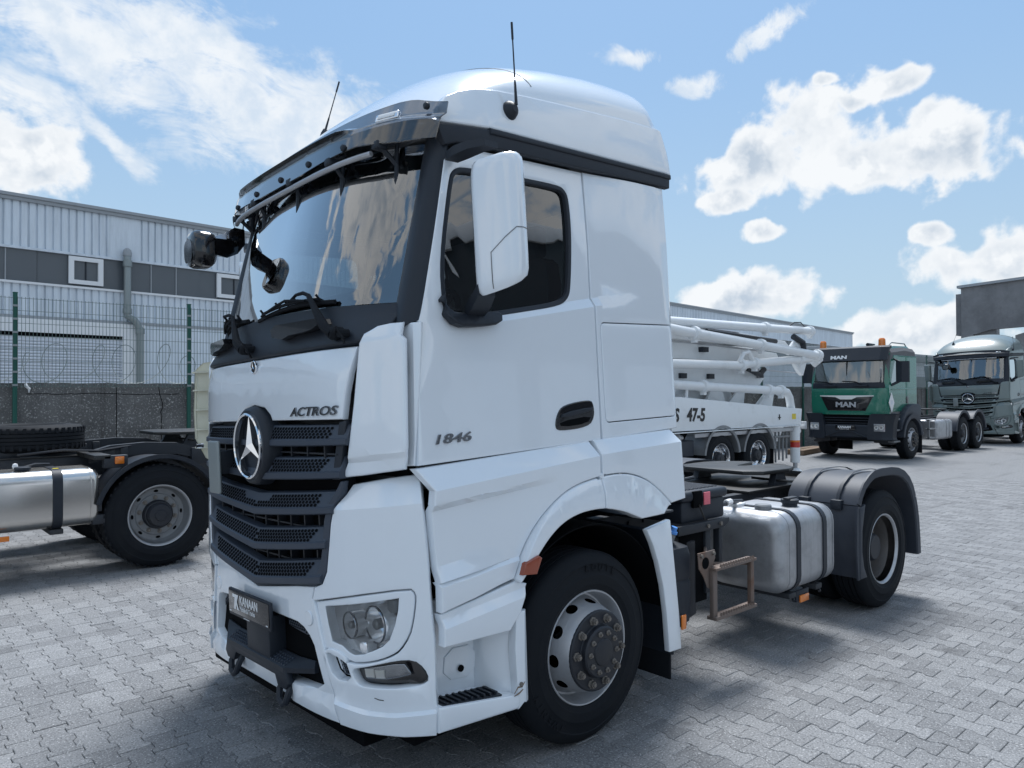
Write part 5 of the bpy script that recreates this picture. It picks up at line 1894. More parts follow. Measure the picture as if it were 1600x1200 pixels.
    part('rear_side_marker', B(4.385, 4.41, -1.215, -1.16, .655, .725, .006), 'red_lens')
    part('marker_stalk', B(4.33, 4.395, -1.20, -1.17, .66, .72, .004), 'dark_plastic')
    for s in (-1, 1):
        part('tail_lamp', B(4.30, 4.34, min(s * .62, s * 1.05), max(s * .62, s * 1.05), .62, .76, .01), 'red_lens')
    # deck between cab and coupling, hoses
    part('catwalk', B(1.05, 1.95, -.50, .60, 1.00, 1.03, .004), 'grease_steel')
    bm = bmesh.new()
    for k in range(9):
        box(bm, 1.08 + k * .1, 1.12 + k * .1, -.48, .58, 1.032, 1.040, .002, 1)
    part('catwalk_ribs', bm, 'grease_steel')
    part('mounting_plate', B(2.75, 4.15, -.50, .50, .985, 1.005, .003), 'grease_steel')
    fifth_wheel(root, 3.40, 0, 1.145)
    part('guide_ramp', LF([[(4.10, s * .5 * k, z), (4.45, s * .45 * k, z - .12), (4.45, s * .45 * k, z - .15), (4.10, s * .5 * k, z - .03)] for (s, k, z) in ((-1, 1, 1.06), (1, 1, 1.06))]), 'grease_steel')
    for (a, y_) in ((0, .25), (.08, .34), (.16, .15)):
        part('air_hose', TB([(1.0, y_, 1.9 - a), (1.15, y_ - .05, 1.5), (1.5, y_ - .15, 1.15), (2.0, y_ - .25, 1.08), (2.6, y_ - .2, 1.10)], .014, 6), 'hub_black')
    part('cab_mount', B(.70, 1.02, -.55, .55, 1.05, 1.40, .02), 'steel_frame')
    part('exhaust_box', B(1.05, 1.85, .62, 1.18, .42, .95, .05), 'rim_grey')


def build_white_truck():
    root = empty('tractor_unit', (0, 0, 0))
    tag(root, 'large white two-axle tractor unit with chrome star emblem in the foreground', 'truck')
    build_actros(root)
    build_chassis(root)
    return root


white_truck = build_white_truck()

# the sage green-grey sister truck far right in the row
sage = copy_tree(white_truck, None, swap={'white_paint': 'sage_paint', 'grille_plastic': 'sage_paint', 'fender_plastic': 'sage_paint', 'smoke_acrylic': 'dark_plastic', 'white_plain': 'sage_paint', 'ivory_plastic': 'sage_paint'}, skip=('toll_plate_', 'dealer_plate', 'plate_holder', 'number_badge', 'toll_plate_arm'))
sage.name = 'tractor_unit.001'
sage.location = (28.28, 5.16, 0)
sage.scale = (1.0, 1.07, 1.015)
tag(sage, 'sage grey tractor unit with dark sun visor at the right edge of the photo', 'truck')

# ------------------------------------------------------------------ the yard: ground and paving blocks
def build_ground():
    bm = bmesh.new()
    bmesh.ops.create_grid(bm, x_segments=2, y_segments=2, size=600)
    g = mk('ground', bm, 'paving_far', None, T(100, 100, -.012), sm=False)
    tag(g, kind='structure')
    # interlocking waisted blocks in half bond, laid as real pieces near the camera
    PX, PY, X0, Y0 = .1395, .2, .789, -2.158
    w1, w2, hl = .0815, .0575, .1

    def outline(g_):
        a, b_, h = w1 - g_, w2 - g_, hl - g_
        right = [(a, -h), (a, -.062), (b_ + .004, -.038), (b_, -.028), (b_, .028), (b_ + .004, .038), (a, .062), (a, h)]
        return right + [(-p[0], -p[1]) for p in right]
    o1, o0 = outline(.0042), outline(.0012)
    n = len(o1)
    cells = []
    for i in range(-34, 150):
        for j in range(-36, 120):
            cx = X0 + (i + .5) * PX
            cy = Y0 + (j + .5) * PY + (PY / 2 if i % 2 else 0)
            dv = Vector((cx, cy, 0)) - CAM
            dep = dv.dot(FW)
            if dep < 1.6 or dep > 15.5:
                continue
            u = 800 + FPX * dv.dot(RT) / dep
            v = 600 - FPX * dv.dot(UP) / dep
            if u < -420 or u > 2020 or v > 1750:
                continue
            hidden = (-.9 < cx < 4.3 and cy > -.9 and cy < 3.0)
            inside = 20 < u < 1580 and v < 1190
            cells.append((dep if (inside and not hidden) else 99 + dep, cx, cy))
    cells.sort()
    rnd = random.Random(5)

    def block(verts, faces, cx, cy):
        tx, ty, dz = rnd.uniform(-.008, .008), rnd.uniform(-.008, .008), rnd.uniform(-.0018, .0018)
        k = len(verts)
        ro = rnd.uniform(-.008, .008)
        for (lst, z) in ((o1, 0.0), (o0, -.0032), (o0, -.014)):
            for p in lst:
                x, y = p[0] - p[1] * ro, p[1] + p[0] * ro
                verts.append((cx + x, cy + y, z + dz + x * tx + y * ty))
        faces.append(tuple(range(k, k + n)))
        for r_ in (0, 1):
            for q in range(n):
                q2 = (q + 1) % n
                faces.append((k + r_ * n + q, k + (r_ + 1) * n + q, k + (r_ + 1) * n + q2, k + r_ * n + q2))
    protos = []
    for _ in range(8):
        vs, fs = [], []
        block(vs, fs, 0, 0)
        me = bpy.data.meshes.new('paving_block')
        me.from_pydata(vs, [], fs)
        me.materials.append(MATS['paver'])
        protos.append(me)
    for k, (d_, cx, cy) in enumerate(cells[:300]):
        o = bpy.data.objects.new('paving_block', protos[k % 8])
        o.location = (cx, cy, 0)
        if rnd.random() < .5:
            o.rotation_euler = (0, 0, PI)
        o.parent = g
        col.objects.link(o)
    vs, fs = [], []
    for (d_, cx, cy) in cells[300:]:
        block(vs, fs, cx, cy)
    me = bpy.data.meshes.new('paving_blocks')
    me.from_pydata(vs, [], fs)
    me.materials.append(MATS['paver'])
    o = bpy.data.objects.new('paving_blocks', me)
    col.objects.link(o)
    o.parent = g
    tag(o, kind='stuff')
    # dark sand in the joints
    vs, fs = [], []
    for (d_, cx, cy) in cells:
        k = len(vs)
        vs += [(cx - PX / 2 - .004, cy - PY / 2, -.0075), (cx + PX / 2 - .004, cy - PY / 2, -.0075), (cx + PX / 2 - .004, cy + PY / 2, -.0075), (cx - PX / 2 - .004, cy + PY / 2, -.0075)]
        fs.append((k, k + 1, k + 2, k + 3))
    me = bpy.data.meshes.new('joint_sand')
    me.from_pydata(vs, [], fs)
    mat('joint_sand', (0.045, 0.044, 0.042), 0.95, var=.5, vscale=20)
    me.materials.append(MATS['joint_sand'])
    o = bpy.data.objects.new('joint_sand', me)
    col.objects.link(o)
    o.parent = g
    tag(o, kind='stuff')


build_ground()

# ------------------------------------------------------------------ yard wall, fence, razor wire
WA = Vector((-1.02, 9.57, 0))
WDIR = Vector((math.cos(rad(-2.5)), math.sin(rad(-2.5)), 0))
WNOR = Vector((-WDIR.y, WDIR.x, 0))


def wall_M(t=0.0, off=0.0):
    p = WA + WDIR * t + WNOR * off
    return T(p.x, p.y, 0) @ RZ(rad(-2.5))


def build_wall():
    root = empty('yard_wall', (WA.x, WA.y, 0))
    tag(root, 'rough grey concrete yard wall running behind the trucks under the mesh fence', 'wall')
    Mi = T(-WA.x, -WA.y, 0)
    rnd = random.Random(3)
    spans = [-22 + 3.9 * k for k in range(15)]
    for a in spans:
        # each cast length, rough face and slightly uneven top
        bm = bmesh.new()
        n = 26
        top, bot = [], []
        pts = [(a + 3.885 * k / n, 2.03 + rnd.uniform(-.008, .008)) for k in range(n + 1)]
        prism(bm, [(a, -.05), (a + 3.885, -.05)] + pts[::-1], 'y', 0, .22)
        mk('wall_section', bm, 'wall_concrete', root, Mi @ wall_M(0, 0), sm=False)
    bm = bmesh.new()
    for (x0, z0) in ((2.05, 2.02), (9.2, 1.9)):
        x, z = x0, z0
        pts = []
        while z > .7:
            pts.append((x, -.002, z))
            x += rnd.uniform(-.03, .03)
            z -= rnd.uniform(.05, .12)
        tube(bm, pts, .006, 4)
    x, z = .15, 1.86
    pts = []
    while x < 2.4:
        pts.append((x, -.002, z))
        x += rnd.uniform(.05, .14)
        z += rnd.uniform(-.012, .012)
    tube(bm, pts, .005, 4)
    mk('crack', bm, 'black_void', root, Mi @ wall_M(0, 0))
    mk('cement_patch', TB([(.14, -.012, 2.02), (.15, -.015, 1.98), (.19, -.014, 1.94), (.185, -.012, 1.88)], [.02, .028, .024, .006], 6), 'upvc_white', root, Mi @ wall_M(0, 0))
    # coping of pale edging blocks
    bm = bmesh.new()
    return root


build_wall()


def build_fence():
    root = empty('mesh_fence', (WA.x, WA.y - .12, 0))
    tag(root, 'green post and wire mesh fence standing against the yard wall', 'fence')
    Mi = T(-WA.x, -(WA.y - .12), 0)
    post = mk('post', PR(rrect(.06, .05, .008, 2), 'z', 0.0, 3.39), 'fence_green', None)
    pm = post.data
    bpy.data.objects.remove(post)
    cap = mk('post_cap', B(-.033, .033, -.028, .028, 3.385, 3.40, .004), 'fence_green', None)
    cm = cap.data
    bpy.data.objects.remove(cap)
    clips = bmesh.new()
    for k in range(7):
        box(clips, -.036, .036, -.036, -.020, 1.98 + k * .2, 2.01 + k * .2)
    co_ = mk('post_clips', clips, 'galvanised', None)
    cl = co_.data
    bpy.data.objects.remove(co_)
    bm = bmesh.new()
    w = .0032

    def wire(x0, y0, z0, x1, y1, z1):
        box(bm, min(x0, x1) - w * (x0 == x1), max(x0, x1) + w * (x0 == x1), y0 - w, y1 + w, min(z0, z1) - w * (z0 == z1), max(z0, z1) + w * (z0 == z1))
    for k in range(50):
        x = .03 + k * .0498
        wire(x, -.03, 1.96, x, -.03, 3.33)
    for k in range(8):
        z = 1.98 + k * .19
        wire(.03, -.037, z, 2.47, -.037, z)
    o = mk('mesh_panel', bm, 'wire_green', None, sm=False)
    pn = o.data
    bpy.data.objects.remove(o)
    for k in range(-7, 16):
        M = Mi @ wall_M(2.5 * k, -.06)
        p = place('post', pm, root, M)
        place('post_cap', cm, p, I4())
        tag(place('post_clips', cl, p, I4()), kind='stuff')
        place('mesh_panel', pn, root, M)
    # razor wire coil along the top of the wall
    rw = empty('razor_wire', (WA.x, WA.y, 2.0))
    tag(rw, 'loose coils of razor wire lying on top of the concrete wall', 'razor wire')
    rnd = random.Random(8)
    for k in range(7):
        bm = bmesh.new()
        a0 = -9 + k * 4
        pts = []
        R = .36
        for j in range(0, 220):
            t = j / 220
            a = t * 2 * PI * 8
            rr = R * (1 + .12 * math.sin(3 * t * PI + k)) * (.9 + .1 * math.sin(a * .37))
            pts.append((a0 + 4 * t + .10 * math.sin(a * .5) + rr * .72 * math.cos(a), .26 + .12 * math.sin(a), 2.03 + rr * .95 + rr * .95 * math.sin(a + .3)))
        tube(bm, pts, .008, 3, False)
        mk('wire_coil', bm, 'galvanised', rw, T(-WA.x, -WA.y, -2.0) @ wall_M(0, 0))


build_fence()

# ------------------------------------------------------------------ long warehouse behind the wall
HA = rad(5.46)
HQ = Vector((CAM.x + 28 * math.cos(HA + PI / 2), CAM.y + 28 * math.sin(HA + PI / 2), 0))


def hall_t(u):
    """Distance along the hall front seen at photo column u."""
    yaw = YAW - math.atan((u - 800) / FPX)
    return 28 / math.tan(yaw - HA)


def build_hall():
    HM = T(HQ.x, HQ.y, 0) @ RZ(HA)
    root = empty('warehouse', (HQ.x, HQ.y, 0))
    root.rotation_euler = (0, 0, HA)
    tag(root, 'long white corrugated warehouse with grey window band behind the wall', 'building')

    def part(name, bm, m, parent=root, **kw):
        return mk(name, bm, m, parent, **kw)
    t0, t1 = -34.0, hall_t(1333)
    ZR, ZW1, ZW0, ZC0, ZD = 8.22, 6.64, 5.51, 4.44, 3.90
    part('masonry', B(t0, t1, .10, .40, -.1, ZR), 'roof_metal')
    part('roof', LF([[(t0 - .1, -.15, ZR + .02), (t0 - .1, 14, ZR + 1.4), (t0 - .1, 14, ZR + 1.5), (t0 - .1, -.15, ZR + .12)], [(t1 + .1, -.15, ZR + .02), (t1 + .1, 14, ZR + 1.4), (t1 + .1, 14, ZR + 1.5), (t1 + .1, -.15, ZR + .12)]]), 'roof_metal')
    part('gable', PR([(0.1, -.1), (14, -.1), (14, ZR + 1.4), (.1, ZR)], 'x', t1 - .2, t1), 'cladding')

    def corrugated(L, z0, z1, depth=.06, pitch=.235):
        bm = bmesh.new()
        n = int(round(L / pitch))
        pr_ = []
        for k in range(n):
            x = k * pitch
            pr_ += [(x, depth), (x + pitch * .70, depth), (x + pitch * .76, 0), (x + pitch * .92, 0)]
        pr_.append((n * pitch, depth))
        a = [bm.verts.new((p[0], .055 - p[1], z0)) for p in pr_]
        b_ = [bm.verts.new((p[0], .055 - p[1], z1)) for p in pr_]
        for k in range(len(pr_) - 1):
            bm.faces.new((a[k], a[k + 1], b_[k + 1], b_[k]))
        return bm
    SH = .235 * 24
    up = corrugated(SH, ZW1 + .02, ZR)
    o = mk('cladding_sheet', up, 'cladding', None, sm=False)
    mu = o.data
    bpy.data.objects.remove(o)
    lo = corrugated(SH, ZC0, ZW0 - .02)
    o = mk('cladding_sheet', lo, 'cladding', None, sm=False)
    ml = o.data
    bpy.data.objects.remove(o)
    t = t0
    k = 0
    tj = hall_t(193)
    t = tj + .4 - SH * math.ceil((tj + .4 - t0) / SH)
    first = t
    while t < t1 - SH:
        gap = .55 if abs(t - (tj + .4)) < .01 else 0
        for me in (mu, ml):
            place('cladding_sheet', me, root, T(t, 0, 0))
        t += SH
    rest = t1 - t
    if rest > .3:
        part('cladding_sheet', corrugated(rest, ZW1 + .02, ZR), 'cladding', sm=False, xf=T(t, 0, 0))
        part('cladding_sheet', corrugated(rest, ZC0, ZW0 - .02), 'cladding', sm=False, xf=T(t, 0, 0))
    part('joint_cover', B(tj - .45, tj + .45, -.012, .03, ZW1 + .03, ZR - .01), 'cladding')
    part('eaves_trim', B(t0, t1, -.10, .03, ZR - .10, ZR + .06, .01), 'roof_metal')
    part('band_rail', B(t0, t1, -.06, .05, ZW1 - .06, ZW1 + .02), 'cladding')
    part('band_sill', B(t0, t1, -.09, .05, ZW0 - .05, ZW0 + .02), 'upvc_white')
    part('lower_flashing', B(t0, t1, -.05, .06, ZC0 - .10, ZC0), 'roof_metal')
    # panes of the window band
    pw_ = .90
    pane = mk('pane', B(0, pw_ - .035, .03, .06, ZW0 + .02, ZW1 - .06), 'grey_pane', None)
    mp = pane.data
    bpy.data.objects.remove(pane)
    bar = mk('glazing_bar', B(-.035, 0, -.005, .05, ZW0 + .02, ZW1 - .06), 'roof_metal', None)
    mbar = bar.data
    bpy.data.objects.remove(bar)
    wins = [(hall_t(106), hall_t(160)), (hall_t(338), hall_t(392)), (hall_t(-230), hall_t(-170))]
    t = -16.0
    while t < t1 - 1:
        if not any(a - pw_ < t < b_ for a, b_ in wins[:2]):
            p = place('pane', mp, root, T(t, 0, 0))
            place('glazing_bar', mbar, p, I4())
        t += pw_
    for (a, b_) in wins:
        z0, z1 = ZW0 + .10, ZW1 - .10
        fr = part('window', PR([(a, z0), (b_, z0), (b_, z1), (a, z1)], 'y', .02, .03), 'grey_pane')
        bm = bmesh.new()
        box(bm, a, b_, -.07, .02, z0, z0 + .14)
        box(bm, a, b_, -.07, .02, z1 - .14, z1)
        box(bm, a, a + .16, -.07, .02, z0 + .14, z1 - .14)
        box(bm, b_ - .16, b_, -.07, .02, z0 + .14, z1 - .14)
        part('window_frame', bm, 'upvc_white', fr)
        part('window_pane', B((a + b_) / 2 - .02, (a + b_) / 2 + .02, -.01, .02, z0 + .14, z1 - .14), 'dark_plastic', fr)
        q = part('window_filler', B(a - pw_, b_ + pw_, .06, .09, ZW0 + .02, ZW1 - .06), 'grey_pane', fr)
    # down-pipe with its swan neck
    tp = hall_t(195)
    tp2 = hall_t(215)
    pp = part('down_pipe', TB([(tp, -.16, 6.83), (tp, -.22, 6.70), (tp, -.22, 4.95), (tp, -.22, 4.62), (tp + .25, -.22, 4.48), (tp2 - .1, -.22, 4.36), (tp2, -.22, 4.15), (tp2, -.22, -.1)], .12, 12), 'galvanised')
    part('pipe_collar', LT([(.15, 0), (.15, .22), (.12, .24)], 14, 'z', T(tp, -.22, 6.36)), 'galvanised', pp)
    part('pipe_collar', LT([(.15, 0), (.15, .16), (.12, .18)], 14, 'z', T(tp, -.22, 4.72)), 'galvanised', pp)
    part('pipe_collar', LT([(.15, 0), (.15, .18), (.12, .20)], 14, 'z', T(tp2, -.22, 4.02)), 'galvanised', pp)
    part('pipe_hood', LT([(.14, 0), (.15, .10), (.12, .22), (.05, .28), (0, .29)], 14, 'z', T(tp, -.20, 6.74)), 'roof_metal', pp)
    # white base wall, roller shutter with its lintel and post
    td = hall_t(190)
    part('base_wall', B(td, t1, -.02, .12, -.1, ZC0 - .10), 'cladding')
    part('shutter_lintel', B(t0, td + .75, -.10, .10, ZD, ZC0 - .10), 'upvc_white')
    part('shutter_post', B(td, td + .75, -.12, .10, -.1, ZD), 'upvc_white')
    sh = part('roller_shutter', B(t0, td, .02, .08, -.1, ZD - .10), 'shutter')
    slat = mk('shutter_slat', LF([[(x, .02, 0), (x, -.02, .015), (x, -.035, .05), (x, -.02, .085), (x, .02, .098)] for x in (0, td + 16)], closed=False), 'shutter', None)
    ms = slat.data
    bpy.data.objects.remove(slat)
    z = 1.2
    while z < ZD - .22:
        place('shutter_slat', ms, sh, T(-16, 0, z))
        z += .10
    part('shutter_gap', B(t0, td, -.02, .02, ZD - .12, ZD), 'black_void')
    return root


build_hall()


def build_portal():
    """Raw concrete portal frame at the right edge, beyond the grey truck."""
    root = empty('concrete_portal', (40, 9.4, 0))
    tag(root, 'tall raw concrete portal frame rising behind the sage grey truck', 'building')

    def part(name, bm, m='portal_concrete', parent=root):
        return mk(name, bm, m, parent, T(-40, -9.4, 0))
    hd = part('beam_wall', PR([(9.35, 4.75), (9.35, 7.15), (-9, 8.0), (-9, 4.75), (-1.0, 4.9), (5.0, 5.05), (8.0, 4.95), (8.7, 4.75)], 'x', 39.85, 40.2))
    part('coping', LF([[(39.70, y, z), (40.4, y, z), (40.4, y, z + .13), (39.70, y, z + .13)] for (y, z) in ((9.5, 7.15), (-9, 8.0))]), 'roof_metal', hd)
    part('column', PR([(8.8, -.1), (9.35, -.1), (9.35, 4.76), (8.8, 4.76)], 'x', 39.8, 40.3))
    part('rear_column', PR([(9.2, -.1), (9.8, -.1), (9.8, 6.6), (9.2, 6.6)], 'x', 42.6, 43.1))
    part('haunch', LF([[(40.0, y, z0), (40.35, y, z0), (40.35, y, z1), (40.0, y, z1)] for (y, z0, z1) in ((8.9, 3.9, 5.0), (7.9, 4.7, 5.0))]))
    part('side_beam', LF([[(x, 9.3, 4.75), (x, 9.7, 4.75), (x, 9.7, 6.9), (x, 9.3, 6.9)] for x in (40.2, 46)]))
    part('column', PR([(-9, -.1), (-8.2, -.1), (-8.2, 4.8), (-9, 4.8)], 'x', 39.8, 40.3))
    part('conveyor_shed', LF([[(41.5, y, z), (44, y, z), (44, y, z + 1.6), (41.5, y, z + 1.6)] for (y, z) in ((7.4, 3.1), (-3, 6.2))]), 'roof_metal')


build_portal()


def build_shed():
    root = empty('low_shed', (31, 12.5, 0))
    tag(root, 'low pale shed with dark fascia seen over the wall between the green and grey trucks', 'building')
    Mi = T(-31, -12.5, 0)
    mk('shed_wall', B(30.5, 56, 12.5, 18, -.1, 3.5), 'cladding', root, Mi)
    mk('shed_roof', B(30.2, 56.3, 12.2, 18.3, 3.5, 3.95, .02), 'roof_metal', root, Mi)
    for k in range(9):
        mk('shed_window', B(31.5 + 2.7 * k, 33.3 + 2.7 * k, 12.46, 12.52, 1.6, 2.7), 'grey_pane', root, Mi)


build_shed()


def build_back_hall():
    """The hall across the yard, behind the camera; it shows only as a reflection in the cab glass."""
    root = empty('opposite_hall', (21, -20, 0))
    tag(root, 'hall across the yard whose pale fascia is reflected in the side window', 'building')
    Mi = T(-21, 20, 0)
    mk('hall_wall', B(11, 34, -30, -20, -.1, 9.9), 'hub_black', root, Mi)
    mk('hall_fascia', B(10.8, 34.2, -30, -19.8, 9.9, 10.8, .02), 'upvc_white', root, Mi)
    for k in range(4):
        x = 12.5 + k * 5.4
        g_ = mk('loading_door', B(x, x + 4.2, -20.06, -19.96, 0, 4.4), 'roof_metal', root, Mi)
        mk('door_window', B(x + .5, x + 3.7, -20.09, -20.04, 2.6, 3.1), 'grey_pane', g_, Mi)


build_back_hall()

# ------------------------------------------------------------------ bare chassis parked at the left edge
def build_left_chassis():
    root = empty('truck_chassis', (-.4, 5.85, 0))
    tag(root, 'dark truck chassis with polished tank and spare tyre at the left edge', 'truck')
    Mi = T(.4, -5.85, 0)

    def part(name, bm, m, parent=root, **kw):
        return mk(name, bm, m, parent, Mi, **kw)
    # rails (built round the root so no shift)
    for s in (-1, 1):
        y = 5.85 + s * .40
        part('chassis_rail', B(-4.4, .75, y - .04, y + .04, .90, 1.17, .008), 'steel_frame')
        part('rail_flange', B(-4.4, -.85, y - .06, y + .06, 1.172, 1.186, .003), 'grease_steel')
    for xx in (-3.6, -2.4, -1.2, -.2, .6):
        part('cross_member', B(xx - .06, xx + .06, 5.49, 6.21, .95, 1.13, .008), 'steel_frame')
    part('rear_axle', TB([(-.4, 4.8, .55), (-.4, 5.5, .55), (-.4, 5.6, .55), (-.4, 5.85, .55), (-.4, 6.1, .55), (-.4, 6.2, .55), (-.4, 6.9, .55)], [.09, .10, .20, .27, .20, .10, .09], 14), 'steel_frame')
    for (y, s) in ((4.60, -1), (7.10, 1)):
        w = wheel(root, 'rear', 0, y - 5.85, .55, s, .35, tyre='tyre_lug')
        inner_wheel(root, 0, y - 5.85 - s * .35, .55, s, 'tyre_lug')
        y0, y1 = (y - .02, y + .52) if s < 0 else (y - .52, y + .02)
        fe = part('fender', arch_strip(arc(-.4, .55, .625, 18, 164, 26), y0, y1, .022, .03 if s < 0 else 0), 'dark_plastic')
        # stepped brackets in front of the wheel
        for k in range(4):
            part('bracket_step', B(-1.05 - .03 * k, -.93 - .03 * k, y0 + .05, y1 - .05, .62 + .13 * k - .1, .72 + .13 * k - .1, .015), 'steel_frame', fe)
    # tank, straps, cap
    tk = part('fuel_tank', rounded_tank(-3.3, -.98, 4.60, 5.22, .52, 1.10, .13, .07), 'polished_steel', ang=50)
    for xx in (-1.36, -1.90, -2.9):
        part('tank_strap', strap(xx, .085, 4.598, 5.222, .518, 1.102, .132, .006), 'dark_plastic', tk)
        part('strap_foot', B(xx - .06, xx + .06, 4.66, 5.4, .46, .512, .01), 'steel_frame', tk)
    part('strap_label', B(-1.385, -1.335, 4.70, 4.76, 1.1085, 1.1105), 'yellow_label', tk)
    part('tank_seam', strap(-1.07, .008, 4.599, 5.221, .519, 1.101, .131, .002), 'polished_steel', tk)
    part('filler_cap', LT([(.06, -.01), (.06, .015), (.072, .022), (.072, .045), (.05, .052), (0, .052)], 20, 'z', T(-1.63, 4.78, 1.09)), 'dark_plastic', tk)
    part('cap_knob', LT([(.018, 0), (.026, .02), (.02, .045), (0, .052)], 14, 'z', T(-1.68, 4.86, 1.12)), 'white_plain', tk)
    part('cap_chain', TB([(-1.62, 4.85, 1.13), (-1.5, 4.95, 1.15), (-1.35, 5.1, 1.13)], .010, 5), 'hub_black', tk)
    part('side_reflector', B(-2.0, -1.76, 4.60, 4.615, .455, .505, .004), 'orange_lens')
    # spare wheel lying on a pedestal
    part('spare_pedestal', B(-1.80, -1.55, 5.45, 6.25, 1.17, 1.27, .01), 'steel_frame')
    M = T(-1.02, 0.0, 1.52) @ RX(-PI / 2) @ Matrix.Diagonal((1.1, 1, 1.1, 1))
    sp = place('spare_tyre', WH['tyre_lug'], root, M)
    place('spare_rim', WH['rim_rear'], sp, I4())
    # frame end pieces: marker bar, spring packs, brackets, air vessels
    part('marker_bar', B(-1.02, -.86, 4.70, 5.5, 1.17, 1.22, .01), 'grease_steel')
    part('side_marker', B(-.83, -.74, 4.685, 4.70, 1.12, 1.195, .008), 'orange_lens')
    part('marker_box', B(-.93, -.70, 4.70, 4.80, 1.08, 1.21, .01), 'steel_frame')
    for s in (-1, 1):
        y = 5.85 + s * .62
        part('leaf_spring', LF([[(x, y - .05, z), (x, y + .05, z), (x, y + .05, z + .13), (x, y - .05, z + .13)] for (x, z) in ((-.95, 1.10), (-.75, 1.155), (-.4, 1.175), (-.05, 1.155), (.15, 1.10))]), 'steel_frame')
        part('spring_hanger', box(box(bmesh.new(), -.82, -.72, y - .08, y + .08, 1.08, 1.25, .01), -.66, -.58, y - .07, y + .07, 1.1, 1.27, .01), 'steel_frame')
        part('spring_hanger', B(.10, .28, y - .08, y + .08, 1.02, 1.22, .01), 'steel_frame')
    part('air_vessel', LT([(0, -.3), (.12, -.28), (.14, -.24), (.14, .24), (.12, .28), (0, .3)], 18, 'x', T(-.95, 5.4, .82)), 'hub_black')
    fw = part('mounting_plate', B(-.25, .75, 5.35, 6.35, 1.19, 1.21, .003), 'grease_steel')
    out = fifth_wheel(root, .62, 0.0, 1.40)
    part('far_tank', rounded_tank(-2.6, -.95, 6.45, 7.05, .55, 1.10, .12, .06), 'polished_steel')
    part('air_line', TB([(-1.6, 5.3, 1.22), (-1.2, 5.2, 1.26), (-.9, 5.1, 1.24), (-.5, 5.2, 1.28)], .014, 6), 'hub_black')
    part('prop_shaft', TB([(-4.2, 5.85, .9), (-.6, 5.85, .62)], .06, 10), 'steel_frame')
    return root


build_left_chassis()


